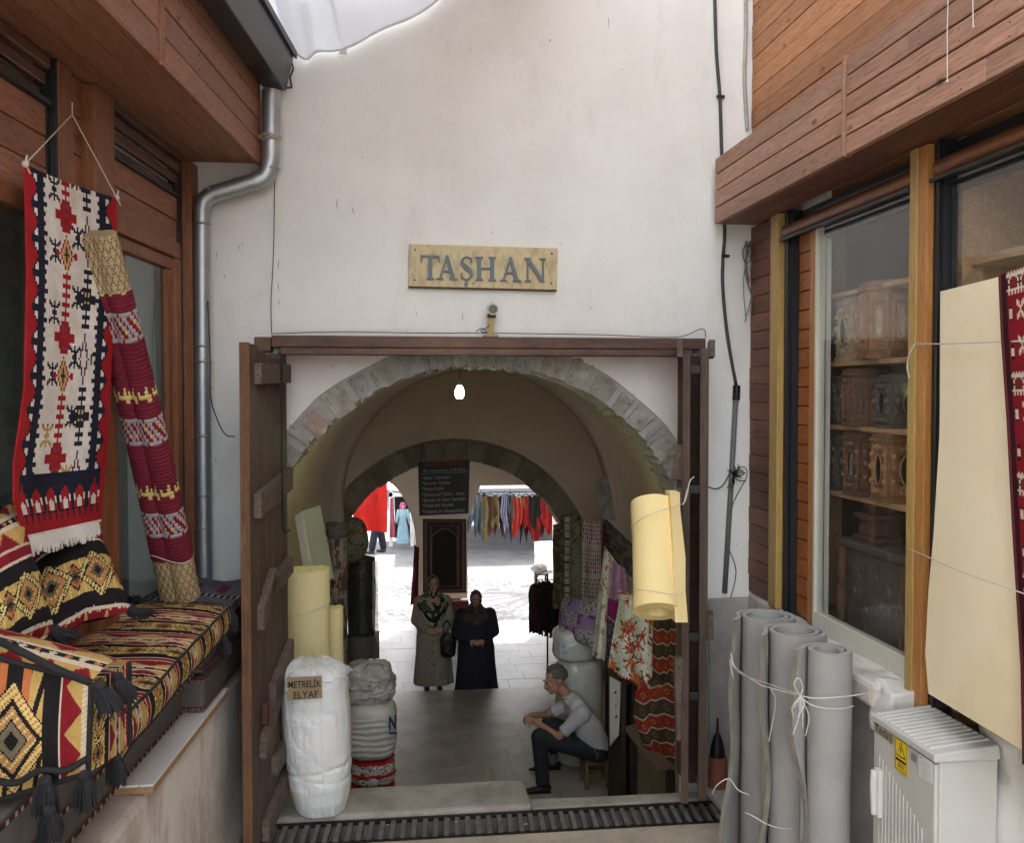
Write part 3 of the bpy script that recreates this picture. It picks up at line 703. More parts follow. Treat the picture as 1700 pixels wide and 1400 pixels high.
# window 1 (mostly hidden by the hanging kilim)
b = MB(); b.lbox(1.2, Y85-.003, -.05, .01, 3.2, 3.278); b.lbox(Y85-.1, Y85-.003, -.05, .012, 1.1, 3.198); b.lbox(1.2, Y85-.1, -.05, .01, 1.1, 1.18); b.lbox(3.32, 3.38, -.05, .0, 1.18, 3.2)
b.build('window_frame', m_wood_lp, ls, bevel=.008)
b = MB(); b.lbox(1.2, Y85-.102, -.04, -.035, 1.182, 3.198); b.build('pane', m_glassd, ls)
# low wall
lw = thing('low_wall', 'stained whitewashed low wall under the cushioned bench', 'wall', (-1, 4.4, 0))
def BL(Y): return -.93+.067*(Y-3.9)
b = MB(); q = [(BL(1.5)-.9, 1.5), (BL(1.5)-.03, 1.5), (BL(5.98)-.03, 5.98), (BL(5.98)-.9, 5.98)]
b.hexa([(x, y, -.3) for x, y in q]+[(x, y, .93) for x, y in q]); b.build('wall', m_lowwall, lw, bevel=.03)
wbm = mat('white_melamine', (.72, .73, .74), (.66, .67, .69), scale=3, rough=.35, bump=.03, spots=.2)
bd = thing('ledge_board', 'white laminated chipboard plank projecting under the grey mattresses', 'board', (-1, 4.4, .94))
y0, y1 = 3.88, 5.12; q = [(BL(y0)-.38, y0), (BL(y0), y0), (BL(y1), y1), (BL(y1)-.38, y1)]
b = MB(); b.hexa([(x, y, .962) for x, y in q]+[(x, y, .972) for x, y in q]); b.build('laminate', wbm, bd, bevel=.001)
b = MB(); b.hexa([(x, y, .935) for x, y in q]+[(x, y, .9615) for x, y in q]); b.build('core', mat('chipboard', (.40, .26, .14), (.28, .17, .09), scale=60, rough=.9, bump=.4, bscale=120), bd)

# ================================================================ downspout
ds = thing('downspout', 'galvanised metal downspout with two elbows beside the left shop', 'drainpipe', (PY(337, 900, 5.88).x, 5.88, 1.3))
def seg(pts, r=.05, n=16): b = MB(); b.tube(pts, r, n); return b
P = lambda x, y, Y=5.88: PY(x, y, Y)
main = cat_rom([P(450, 150), P(450, 240), P(449, 268), P(440, 292), P(422, 302)], 5)
b = MB(); b.tube(main, .053, 20); b.build('upper_pipe', m_zinc, ds, smooth=50)
b = MB(); b.tube([P(424, 301), P(352, 322)], .049, 20); b.tube([P(352, 322), P(338, 333), P(335, 350)], .050, 20); b.build('cross_pipe', m_zinc, ds, smooth=50)
b = MB(); b.tube([P(335, 345), P(336, 620), P(338, 850), P(340, 1010)], [.047, .047, .049, .049], 20); b.build('lower_pipe', m_zinc, ds, smooth=50)
b = MB()
for (x, y) in ((335, 372), (335, 575), (336, 601), (336, 724), (337, 822), (337, 876), (340, 966), (450, 280)):
    p = P(x, y); b.tube([p-Vector((0, 0, .006)), p, p+Vector((0, 0, .006))], [.05, .054, .05], 20)
p = P(398, 309); q = P(392, 311); b.tube([p, q], .054, 20)
b.build('joint_ring', m_zinc, ds, smooth=50)
b = MB(); p = P(450, 232); 
for k in range(5): b.tube([p+Vector((.058*math.cos(a), -.058*abs(math.sin(a))-.002, .012*math.sin(a*2+k)+.004*k)) for a in [math.pi*j/10-.1 for j in range(12)]], .004, 5)
for k in range(6): b.tube([p+Vector((-.055, -.02, .01)), p+Vector((-.075-.008*k, -.04, .03-.016*k))], .003, 5)
tag(b.build('rope_tie', mat('frayed_rope', (.45, .38, .28), rough=.95)), 'frayed rope tied around the upper downspout', 'rope')
b = MB(); p = P(484, 100, 5.95); b.tube([p, p+Vector((.01, 0, -.05)), p+Vector((-.01, 0, -.1)), p+Vector((-.0, 0, -.16))], .006, 6); b.tube([p+Vector((0, 0, -.16)), p+Vector((-.08, 0, -.17))], .006, 6)
tag(b.build('gutter_hook', m_rust), 'rusty bent hook at the end of the dark gutter', 'hook')

# ================================================================ right shop front
rs = thing('timber_shop', 'timber clad shop front with glazed display window on the right', 'shop', (RX, 4.5, 0))
def rseg(b, y0, y1, x0, x1, z0, z1, rows, gap=.004, jit=.002, splits=None):
    h = (z1-z0)/rows
    for i in range(rows):
        cuts = [y0]+(sorted(splits[i % len(splits)]) if splits else [])+[y1]; cuts = [c for c in cuts if y0 <= c <= y1]
        for a, c in zip(cuts, cuts[1:]):
            e = random.uniform(-jit, jit); b.box(x0+e, x1+e, a+.001, c-.001, z0+i*h+gap, z0+(i+1)*h-gap*.1)
XF = 2.03; rz0 = 3.57; rz1 = 3.985
yJ = RY(1402, XF)
b = MB(); rseg(b, yJ+.012, 5.92, XF, XF+.03, rz0, rz1, 4, gap=.007); b.build('fascia', m_wood_r, rs, bevel=.004)
b = MB(); rseg(b, 1.0, yJ-.012, XF-.012, XF+.02, rz0-.005, rz1+.02, 5, gap=.007, splits=[[3.1], [], [2.2], [3.6], []]); b.build('fascia', m_wood_r, rs, bevel=.004)
b = MB()
for i in range(5):
    for y in [1.6+.55*k for k in range(8)]:
        for dz in (.02, .065):
            yy = y+random.uniform(-.01, .01)+(.27 if i % 2 else 0); zz = rz0+.0865*i+dz
            if yy < 5.85 and zz < rz1: b.tube([(XF-(.0145 if yy < yJ else .0025), yy, zz), (XF-.001-(.012 if yy < yJ else 0), yy, zz)], .0032, 6)
b.build('nail_heads', m_nail, rs)
b = MB(); b.box(XF-.025, XF+.02, yJ-.011, yJ+.011, rz0-.004, rz1+.03); b.build('joint_strip', m_wood_r, rs, bevel=.003)
b = MB()
for i in range(2): b.box(XF+.033+i*.115, XF+.145+i*.115, 1.0, 5.9, rz0+.004, rz0+.03)
b.build('soffit', m_wood_low, rs, bevel=.002)
b = MB(); b.box(XF+.033, RX+.1, 5.9, 5.92, rz0+.01, rz1); b.box(XF+.01, RX+.1, 1.0, 5.9, rz1-.03, rz1-.005); b.build('fascia_end', m_wood_r, rs)
b = MB(); rseg(b, 1.0, 5.985, RX, RX+.03, rz1+.0, rz1+3.6, 33, gap=.003, jit=.003, splits=[[3.2], [4.6], [2.0], [3.9, 1.9]]); b.build('upper_siding', m_wood_up, rs, bevel=.003)
yA, yA2, yA3, yA4 = RY(1285), RY(1298), RY(1311), RY(1334)
zlo = 1.22
b = MB(); rseg(b, yA+.002, 5.99, RX, RX+.03, zlo, rz0, 21, gap=.003, jit=.003); b.build('siding', m_wood_low, rs, bevel=.003)
b = MB(); b.box(RX-.03, RX+.02, yA2, yA, zlo, rz0); b.build('trim_post', m_post_y, rs, bevel=.004)
b = MB(); b.box(RX+.01, RX+.06, yA3, yA2-.002, zlo, rz0); b.box(RX-.005, RX+.012, yA3+.03, yA3+.06, zlo, rz0); b.build('shutter_channel', m_dark, rs)
zg0, zg1 = 1.30, 3.42
b = MB(); rseg(b, yA4, yA3-.002, RX+.05, RX+.08, zlo, zg1, 20, gap=.005); b.build('inner_siding', m_wood_in, rs, bevel=.004)
yG0, yG1 = RY(1347), RY(1518)
b = MB(); b.box(RX+.03, RX+.09, yG0+.012, yA4-.002, zlo, zg1); b.build('inner_post', m_post_o, rs, bevel=.003)
b = MB(); b.box(RX+.02, RX+.07, yG0-.015, yG0+.012, zlo, zg1); b.box(RX+.02, RX+.07, yG1, yG0-.015, zlo-.02, zg0); b.build('window_frame', mat('white_window_paint', (.66, .66, .58), (.6, .6, .52), rough=.4, bump=.05), rs, bevel=.003)
b = MB(); b.box(RX+.035, RX+.041, yG1, yG0-.016, zg0+.001, zg1+.1); b.build('pane', m_glass, rs)
yB2 = RY(1531); yB3 = RY(1546); yB4 = RY(1563)
b = MB(); b.box(RX-.035, RX+.05, yB2, yG1-.002, .98, rz0-.001); b.build('trim_post', m_post_y, rs, bevel=.004)
b = MB(); b.box(RX-.032, RX+.05, yB3, yB2-.002, .96, rz0-.002); b.build('trim_post', m_post_o, rs, bevel=.004)
b = MB(); b.box(RX, RX+.06, yB4, yB3-.002, .98, rz0); b.box(RX-.012, RX, yB4+.02, yB4+.035, .98, rz0); b.build('shutter_channel', m_dark, rs)
# roller housings
m_roll = mat('shutter_roll_wood', (.22, .085, .035), (.16, .06, .026), st=(8, .6, 8), scale=2, rough=.35, bump=.08)
for ya, yb in ((yG1+.002, yA2-.03), (1.0, yB3-.03)):
    b = MB(); b.tube([(RX+.02, ya, 3.455), (RX+.02, yb, 3.455)], .045, 14); b.build('shutter_roll', m_roll, rs, smooth=50)
    b = MB(); b.box(RX-.04, RX-.01, ya, yb, 3.395, 3.41); b.box(RX+.06, RX+.1, ya, yb, 3.36, 3.56); b.build('shutter_rail', m_dark, rs)
# display interior
m_int = mat('display_case_wood', (.62, .38, .21), (.5, .29, .16), st=(10, .8, 10), scale=2, rough=.5, bump=.1)
XB = 2.72
b = MB(); b.box(XB, XB+.03, .6, 5.56, .95, 3.8); b.build('display_back', mat('dark_display_back', (.09, .065, .05), (.06, .045, .035), rough=.7), rs)
b = MB(); b.box(RX+.13, XB, 5.56, 5.59, .95, 3.8); b.box(RX+.12, XB, yB3-.02, yB3+.01, .95, 3.6); b.build('display_side', m_int, rs)
b = MB(); b.box(RX+.1, XB, .6, 5.555, 3.62, 3.66); b.box(RX+.1, XB, .6, 5.555, 1.16, 1.22); b.build('display_floor', m_int, rs)
SZ = [3.06, 2.68, 2.33, 1.96]
for z in SZ: 
    b = MB(); b.box(RX+.15, XB, yB3+.012, 5.558, z-.025, z); b.build('shelf', m_int, rs, bevel=.002)
b = MB(); b.box(RX+.16, XB, .6, yB3-.025, 3.05, 3.085); b.box(RX+.16, RX+.19, 3.35, 3.4, 1.2, 3.6); b.build('shelf', m_int, rs)
yw = yB4-.01
b = MB(); b.box(RX+.03, RX+.036, .6, yw, 1.0, 3.5); b.build('pane', m_glass, rs)
b = MB(); b.box(RX+.05, RX+.5, .9, 6.0, rz1-.02, 7.4) ; b.box(XB+.03, XB+1.6, -6, 6.0, -.3, 7.5); b.box(RX+.085, RX+.115, yG0+.012, 6.0, .9, rz1); b.box(RX+.085, XB+.03, 5.6, 6.0, .9, rz1); b.box(RX-.0, XB+1, -6, .58, -.3, 7.5)
b.build('wall', m_plaster2, rs)
# low right wall
rw = thing('low_wall', 'rough whitewashed low wall under the display window', 'wall', (2.3, 4, 0))
b = MB(); b.box(2.2, 2.9, yB3+.2, 5.98, -.3, 1.08); b.build('wall', m_greyw, rw, bevel=.02)
b = MB(); b.box(2.13, 2.9, 4.05, 5.45, 1.085, 1.2); b.box(RX-.01, 2.9, 5.45, 5.98, 1.085, 1.22); b.build('ledge', m_lowwall, rw, bevel=.025)
def rough_block(x0, x1, y0, y1, z0, z1, amp, seed, n=12):
    b = MB()
    def dsp(p): return p+Vector((noise.noise(p*6+Vector((seed, 0, 0))), noise.noise(p*6+Vector((0, seed, 5))), noise.noise(p*6+Vector((3, 0, seed)))))*amp
    def gr(o, a, c): b.grid(lambda u, v: dsp(Vector(o)+Vector(a)*u+Vector(c)*v), n, n)
    dx, dy, dz = x1-x0, y1-y0, z1-z0
    gr((x0, y0, z0), (dx, 0, 0), (0, 0, dz)); gr((x0, y1, z0), (dx, 0, 0), (0, 0, dz)); gr((x0, y0, z0), (0, dy, 0), (0, 0, dz)); gr((x1, y0, z0), (0, dy, 0), (0, 0, dz)); gr((x0, y0, z1), (dx, 0, 0), (0, dy, 0))
    return b
rough_block(2.315, 2.95, 1.0, 3.56, -.3, 1.19, .035, 4, 36).build('plaster_lump', m_whitewash, rw, smooth=True)
b = rough_block(2.16, 2.5, 3.93, 4.1, 1.0, 1.2, .03, 9, 10); b.build('broken_corner', m_whitewash, rw, smooth=True)

# ================================================================ goods in the display window
m_carv = [mat('carved_walnut', (.17, .085, .05), (.09, .045, .03), scale=34, rough=.42, bump=.6, bscale=46, bdist=.02),
          mat('carved_oak', (.33, .16, .07), (.17, .08, .04), scale=34, rough=.4, bump=.6, bscale=40, bdist=.01),
          mat('carved_dark', (.13, .105, .095), (.07, .055, .05), scale=30, rough=.38, bump=.6, bscale=44, bdist=.01),
          mat('carved_light', (.6, .45, .3), (.36, .26, .16), scale=30, rough=.45, bump=.6, bscale=40, bdist=.01)]
m_carvf = [mat('carved_frame_walnut', (.25, .13, .08), (.14, .07, .045), scale=20, rough=.35, bump=.5, bscale=60), mat('carved_frame_oak', (.46, .24, .11), (.28, .14, .06), scale=20, rough=.35, bump=.5, bscale=60), mat('carved_frame_dark', (.16, .13, .115), (.08, .065, .055), scale=20, rough=.3, bump=.5, bscale=60), mat('carved_frame_light', (.55, .42, .29), (.36, .27, .18), scale=20, rough=.4, bump=.5, bscale=60)]
m_mir = mat('mirror_glass', (.16, .17, .18), rough=.08, metal=.9, bump=0)
def carved(name, label, x, y, z, w_, d_, h, mi, eight=False, mirror=False, rot=0.0, grp='carved wooden boxes on the display shelves'):
    t = thing(name, label, 'box', (x, y, z), grp); M_ = m_carv[mi]
    ca, sa = math.cos(rot), math.sin(rot)
    def poly(k, s):
        if eight: pts = [(math.cos(a)*s*w_*.54, math.sin(a)*s*d_*.54) for a in [math.pi/8+math.pi*j/4 for j in range(8)]]
        else: pts = [(-w_/2*s, -d_/2*s), (w_/2*s, -d_/2*s), (w_/2*s, d_/2*s), (-w_/2*s, d_/2*s)]
        return [(a*ca-c*sa, a*sa+c*ca) for a, c in pts]
    def lay(b, s, z0, z1): b.prism(poly(0, s), (x, y, z+z0), (1, 0, 0), (0, 1, 0), (0, 0, z1-z0))
    b = MB(); lay(b, 1.06, .0, h*.07); lay(b, 1, h*.07, h*.86); b.build('body', M_, t, bevel=.003)
    b = MB(); lay(b, 1.08, h*.861, h*.92); lay(b, 1.0, h*.921, h*.97); lay(b, .85, h*.971, h); b.build('lid', M_, t, bevel=.004)
    pts = poly(0, 1.0); pts.append(pts[0]); b = MB(); bm_ = MB()
    for (ax, ay), (cx, cy) in zip(pts, pts[1:]):
        e = Vector((cx-ax, cy-ay, 0)); L_ = e.length; e.normalize(); nn_ = Vector((e.y, -e.x, 0)); o = Vector((x+ax, y+ay, z))
        for (u0, u1, v0, v1) in ((.08, .2, .12, .82), (.8, .92, .12, .82), (.2, .8, .12, .2), (.2, .8, .74, .82)):
            A = [o+e*L_*u0+Vector((0, 0, h*v0)), o+e*L_*u1+Vector((0, 0, h*v0)), o+e*L_*u1+Vector((0, 0, h*v1)), o+e*L_*u0+Vector((0, 0, h*v1))]
            b.hexa([A[0], A[1], A[1]+nn_*.008, A[0]+nn_*.008, A[3], A[2], A[2]+nn_*.008, A[3]+nn_*.008])
        A = [o+e*L_*.3+Vector((0, 0, h*.26))+nn_*.003, o+e*L_*.7+Vector((0, 0, h*.26))+nn_*.003, o+e*L_*.7+Vector((0, 0, h*.68))+nn_*.003, o+e*L_*.3+Vector((0, 0, h*.68))+nn_*.003]
        bm_.add(A, [(0, 1, 2, 3)])
        for (uu, vv, rr_) in ((.14, .3, .016), (.14, .5, .02), (.14, .68, .016), (.86, .3, .016), (.86, .5, .02), (.86, .68, .016), (.35, .16, .012), (.5, .16, .016), (.65, .16, .012), (.35, .78, .012), (.5, .785, .018), (.65, .78, .012)):
            b.sphere(o+e*L_*uu+Vector((0, 0, h*vv))+nn_*.008, rr_*min(1, L_/.15), 4)
        ov = [o+e*L_*(.5+.2*math.cos(q_))+Vector((0, 0, h*(.47+.22*math.sin(q_))))+nn_*.007 for q_ in [2*math.pi*k_/16 for k_ in range(17)]]; b.tube(ov, .006, 5)
    b.build('carved_frame', m_carvf[mi], t, bevel=.002); bm_.build('mirror' if mirror else 'inlay', m_mir if mirror else m_carv[(mi+2) % 4], t)
def ydisp(px, X): return RY(px, X)
X1 = RX+.27
carved('carved_box', 'small orange carved box at the far end of the upper shelf', X1-.02, ydisp(1366, X1), SZ[1], .15, .12, .24, 1)
carved('carved_box', 'dark narrow carved box beside the small orange one', X1+.05, ydisp(1392, X1), SZ[1], .12, .11, .22, 2)
carved('carved_box', 'tall pale carved box in the middle of the upper shelf', X1, ydisp(1428, X1), SZ[1], .2, .18, .36, 3, mirror=True)
carved('carved_box', 'eight sided carved casket near the orange post on the upper shelf', X1-.03, ydisp(1484, X1), SZ[1], .28, .24, .40, 1, eight=True)
carved('carved_box', 'dark mirrored box at the far end of the middle shelf', X1, ydisp(1406, X1), SZ[2], .18, .16, .28, 2, mirror=True)
carved('carved_box', 'eight sided brown carved casket on the middle shelf', X1-.04, ydisp(1452, X1), SZ[2], .24, .22, .31, 0, eight=True)
carved('carved_box', 'carved box partly hidden by the orange post on the middle shelf', X1-.02, ydisp(1503, X1), SZ[2], .2, .16, .27, 2, mirror=True)
carved('carved_box', 'black carved cabinet with glass front on the lowest shelf', X1, ydisp(1404, X1), SZ[3], .19, .18, .34, 2, mirror=True)
carved('carved_box', 'brown carved cabinet with mirror door on the lowest shelf', X1-.04, ydisp(1456, X1), SZ[3], .2, .19, .35, 0, mirror=True)
carved('carved_box', 'carved cabinet beside the orange post on the lowest shelf', X1-.04, ydisp(1505, X1), SZ[3], .2, .17, .35, 1, mirror=True)
t = thing('carved_chest', 'large dark carved wooden chest at the bottom of the display', 'chest', (X1+.02, 4.65, 1.22))
b = MB(); b.box(X1-.12, X1+.25, 4.28, 4.98, 1.22, 1.68); b.build('body', m_carv[2], t, bevel=.01)
b = MB(); b.box(X1-.14, X1+.27, 4.26, 5.0, 1.681, 1.72); b.build('lid', m_carv[2], t, bevel=.008)
for y_ in (4.32, 4.94):
    b = MB(); b.lathe([(.01, 1.22), (.035, 1.24), (.018, 1.3), (.03, 1.36), (.034, 1.42), (.016, 1.5), (.03, 1.56), (.02, 1.62), (.03, 1.68)], (X1-.14, y_, 0), 12); b.build('turned_column', m_carv[0], t, smooth=True)
b = MB()
for i in range(16): 
    a = random.uniform(4.4, 4.86); z = random.uniform(1.3, 1.6); b.sphere((X1-.12, a, z), .025, 5, sc=(.4, 1, 1.2))
b.build('relief', m_carv[2], t, smooth=True)
t = thing('carved_tower', 'small tiered carved ornament standing on the dark chest', 'ornament', (X1+.0, ydisp(1462, X1), 1.721))
b = MB(); x, y = X1, ydisp(1462, X1)
for s, z0, z1 in ((.1, 0, .03), (.075, .03, .12), (.095, .12, .15), (.06, .15, .24), (.075, .24, .26), (.03, .26, .34)): b.box(x-s, x+s, y-s, y+s, 1.721+z0, 1.721+z1-.001)
b.build('tiers', m_carv[0], t, bevel=.006)

# ================================================================ name plaque
pl_ = thing('name_plaque', 'yellowed brass plaque with raised grey letters above the doorway', 'sign', (PY(802, 480, YW).x, YW, 3))
Yp_ = YW-.03
TL, TR, BR_, BL_ = PY(679, 405, Yp_), PY(926, 412, Yp_), PY(924, 482, Yp_), PY(678, 476, Yp_)
m_brass = mat('yellowed_brass_plate', (.56, .47, .27), (.50, .41, .23), scale=5, rough=.45, bump=.12, spots=.15, c3=(.56, .48, .30), st=(1, 1, .4))
b = MB(); dv = Vector((0, .024, 0)); b.hexa([BL_, BR_, BR_+dv, BL_+dv, TL, TR, TR+dv, TL+dv]); b.build('plate', m_brass, pl_, bevel=.003)
b = MB(); b.hexa([BL_+Vector((0, -.002, -.006)), BR_+Vector((0, -.002, -.006)), BR_+dv+Vector((0, 0, -.006)), BL_+dv+Vector((0, 0, -.006)), BL_+Vector((0, -.002, .004)), BR_+Vector((0, -.002, .004)), BR_+dv+Vector((0, 0, .004)), BL_+dv+Vector((0, 0, .004))])
b.build('lower_edge', m_rust, pl_)
ex = (TR-TL).normalized(); ez = Vector((0, 0, 1))
for fx, fz in ((.04, .13), (.96, .13), (.04, .84), (.96, .84)):
    p = TL+(TR-TL)*fx+(BL_-TL)*fz; b = MB(); b.tube([p+Vector((0, -.006, 0)), p+Vector((0, .004, 0))], .006, 8); b.build('screw', m_rust, pl_)
m_let = mat('lead_grey_letters', (.12, .145, .165), (.085, .10, .12), scale=10, rough=.45, bump=.1, metal=.2)
def letter(ch, x0, y0, h, w_):
    b = MB(); lay = [0]
    def poly(pts):
        lay[0] += 1; b.prism([(x0+x*w_, y0+y*h) for x, y in pts], p0+Vector((0, -.016-.0004*lay[0], 0)), ex, ez, (0, .016, 0))
    def stroke(a, c, ta, tc=None):
        tc = tc or ta; a = Vector(a); c = Vector(c); poly([(a.x-ta/2, a.y), (a.x+ta/2, a.y), (c.x+tc/2, c.y), (c.x-tc/2, c.y)])
    def serif(xa, xb, y, t_=.05): poly([(xa, y), (xb, y), (xb-.03, y+t_), (xa+.03, y+t_)] if y < .5 else [(xa, y), (xa+.03, y-t_), (xb-.03, y-t_), (xb, y)])
    if ch == 'T':
        poly([(0, .93), (1, .93), (1, 1), (0, 1)]); poly([(0, .72), (.05, .72), (.12, .93), (0, .94)]); poly([(.95, .72), (1, .72), (1, .94), (.88, .93)])
        stroke((.5, .02), (.5, .95), .2); serif(.3, .7, 0, .07)
    if ch == 'A':
        stroke((.17, .02), (.5, .96), .09, .10); stroke((.78, .02), (.5, 1.02), .21, .12); poly([(.28, .32), (.66, .32), (.66, .38), (.28, .38)]); serif(.0, .34, 0, .06); serif(.6, 1.0, 0, .06)
    if ch == 'H':
        stroke((.2, .02), (.2, .98), .17); stroke((.8, .02), (.8, .98), .17); poly([(.2, .48), (.8, .48), (.8, .54), (.2, .54)])
        for a in (.2, .8):
            serif(a-.18, a+.18, 0, .07); serif(a-.18, a+.18, 1, .07)
    if ch == 'N':
        stroke((.16, .02), (.16, .95), .075); stroke((.86, .0), (.86, .98), .075); stroke((.84, 0), (.14, .98), .19, .22); serif(.02, .32, 0, .06); serif(.0, .3, 1, .06); serif(.7, 1.0, 1, .06)
    if ch == 'S':
        sp = cat_rom([(.84, .76, 0), (.78, .9, 0), (.5, .975, 0), (.2, .86, 0), (.2, .68, 0), (.5, .52, 0), (.8, .34, 0), (.82, .16, 0), (.5, .025, 0), (.2, .1, 0), (.12, .28, 0)], 5)
        n = len(sp); A = []; B = []
        for i, p in enumerate(sp):
            d = sp[min(i+1, n-1)]-sp[max(i-1, 0)]; d = Vector((d.x*w_, d.y*h, 0)).normalized(); t_ = i/(n-1); wd = h*(.045+.13*math.exp(-((t_-.5)/.2)**2))
            nn_ = Vector((-d.y, d.x))*wd/2; A.append((p.x+nn_.x/w_, p.y+nn_.y/h)); B.append((p.x-nn_.x/w_, p.y-nn_.y/h))
        for i in range(n-1):
            q = [A[i], A[i+1], B[i+1], B[i]]; b.prism([(x0+x*w_, y0+y*h) for x, y in q], p0+Vector((0, -.0172, 0)), ex, ez, (0, .017, 0))
        poly([(.78, .74), (.9, .74), (.88, .98), (.8, .92)]); poly([(.08, .02), (.16, .08), (.2, .3), (.06, .3)])
        c = [(.46+.14*math.cos(a), -.16+.10*math.sin(a)) for a in [2*math.pi*k/12 for k in range(12)]]; poly(c); poly([(.42, -.1), (.52, -.1), (.52, .03), (.46, .03)])
    return b.build('letter', m_let, pl_)
S_ = (TR-TL).length/247
p0 = TL+(BL_-TL).normalized()*0
p0 = Vector((TL.x, Yp_, TL.z)); hL = 39*S_
for ch, a, c in (('T', 19, 50), ('A', 44, 80), ('S', 83, 106), ('H', 108, 144), ('A', 149, 185), ('N', 190, 227)):
    letter(ch, a*S_, -(57)*S_, hL, (c-a)*S_)
# spotlight on bracket
sp_ = thing('spotlight', 'small round floodlight on a yellow bracket above the lintel', 'lamp', (PY(816, 556, 5.9).x, 5.9, za))
m_brk = mat('ochre_bracket', (.40, .32, .14), (.3, .24, .1), rough=.6, metal=.2)
X_ = PY(815, 556, 5.9).x
b = MB(); b.box(X_-.045, X_+.04, 5.86, 5.96, za+.001, za+.012); b.box(X_-.018, X_+.018, 5.9, 5.915, za+.012, za+.14); b.build('bracket', m_brk, sp_, bevel=.002)
zc = PY(817, 511, 5.88).z
b = MB(); c = Vector((X_+.008, 5.9, zc)); b.tube([c+Vector((0, .05, .02)), c+Vector((0, .01, .0)), c+Vector((0, -.04, -.01))], [.02, .034, .036], 16); b.build('housing', mat('white_lamp_housing', (.6, .6, .58), rough=.4), sp_, smooth=50)
b = MB(); b.tube([c+Vector((0, -.041, -.0102)), c+Vector((0, -.043, -.0107))], .028, 16); b.build('lens', m_mir, sp_)
b = MB(); b.box(X_-.02, X_+.03, 5.89, 5.925, zc-.06, zc-.035); b.build('clamp', m_rust, sp_, bevel=.003)

# ================================================================ cables on the plaster wall
def cable(name, label, pts, r=.006, Y=YW-.012, m=m_cable, n=6, cat='cable'):
    b = MB(); b.tube(cat_rom([PY(p[0], p[1], p[2] if len(p) > 2 else Y) for p in pts], 6), r, n); return tag(b.build(name, m, smooth=True), label, cat)
cable('wall_cable', 'black cable running down the white wall from the top to the grey conduit', [(1186, -30), (1189, 80), (1195, 160), (1198, 250), (1203, 380), (1200, 430), (1200, 480), (1208, 560), (1222, 640)], .011)
for (x, y, wd_) in ((1195, 160, 'upper'), (1203, 425, 'lower')):
    p = PY(x, y, YW-.014); b = MB(); b.box(p.x-.02, p.x+.03, p.y-.01, p.y+.01, p.z-.008, p.z+.008); tag(b.build('cable_clip', m_iron), wd_+' small clip pinning the black cable to the white wall', 'clip')
t = thing('conduit_pipe', 'thin grey conduit pipe on the white wall beside the dark siding', 'pipe', (PY(1200, 990, YW).x, YW, 1.3))
b = MB(); b.tube([PY(1222, 650, YW-.02), PY(1214, 800, YW-.02), PY(1203, 985, YW-.02)], .017, 12); b.build('pipe', mat('conduit_grey', (.16, .165, .17), rough=.5), t, smooth=True)
b = MB(); b.tube([PY(1223, 640, YW-.02), PY(1222, 664, YW-.02)], .024, 12); b.build('cap', m_iron, t)
b = MB(); random.seed(3)
p = PY(1216, 790, YW-.03)
for k in range(16):
    a = random.uniform(0, 6.28); L_ = random.uniform(.03, .09); q = p+Vector((math.cos(a)*L_, random.uniform(-.04, .01), math.sin(a)*L_)); b.tube(cat_rom([p, (p+q)/2+Vector((random.uniform(-.02, .02), -.02, random.uniform(-.02, .02))), q], 3), .0035, 5)
tag(b.build('wire_tangle', m_iron), 'tangle of loose wire wrapped round the grey conduit', 'wire')
cable('loose_wire', 'dark loose wire leading from the folded leaf to the conduit', [(1175, 808), (1188, 812), (1200, 806), (1212, 785)], .004)
cable('loose_wire', 'thin wire hanging in loops below the conduit tangle', [(1216, 795), (1232, 775), (1240, 790), (1216, 840), (1208, 900), (1222, 950), (1208, 1010)], .003)
cable('thin_cable', 'thin cable hanging from the downspout to the lintel', [(456, 300), (454, 420), (450, 500), (451, 553)], .0025)
cable('thin_cable', 'thin loose wire curling out from behind the lower downspout', [(345, 500), (349, 600), (350, 660), (362, 700), (375, 722), (390, 725)], .004, 5.84)
cable('thin_cable', 'thin wire lying along the top edge of the lintel', [(452, 554), (560, 551), (700, 553), (806, 553), (1000, 556), (1120, 560), (1165, 546), (1172, 560)], .003, 5.93)
cable('thin_cable', 'knotted wires at the foot of the small floodlight', [(790, 551, 5.9), (800, 545, 5.9), (808, 552, 5.88), (798, 549, 5.87), (812, 540, 5.9), (811, 515, 5.92)], .003)
random.seed(5)
b = MB(); p = PY(1243, 400, YW-.02)
for k in range(9):
    q = p+Vector((random.uniform(-.03, .03), -random.uniform(0, .03), -random.uniform(.1, .55))); b.tube(cat_rom([p+Vector((random.uniform(-.02, .02), 0, 0)), (p+q)/2+Vector((random.uniform(-.05, .05), -.02, 0)), q], 4), random.choice([.003, .005, .006]), 5)
tag(b.build('wire_bundle', mat('dusty_wires', (.28, .24, .2), (.08, .07, .06), scale=20)), 'dusty bundle of cut wires under the right eave end', 'wires')
b = MB(); b.tube(cat_rom([PY(1238, -30, YW-.02), PY(1238, 60, YW-.02), PY(1236, 130, YW-.02), PY(1241, 215, YW-.02)], 6), .012, 6)
tag(b.build('frayed_sealant', mat('old_sealant', (.45, .42, .38), (.3, .27, .24), scale=20, bump=.8)), 'strip of old frayed sealant at the corner of the white wall', 'sealant')
b = MB(); random.seed(40)
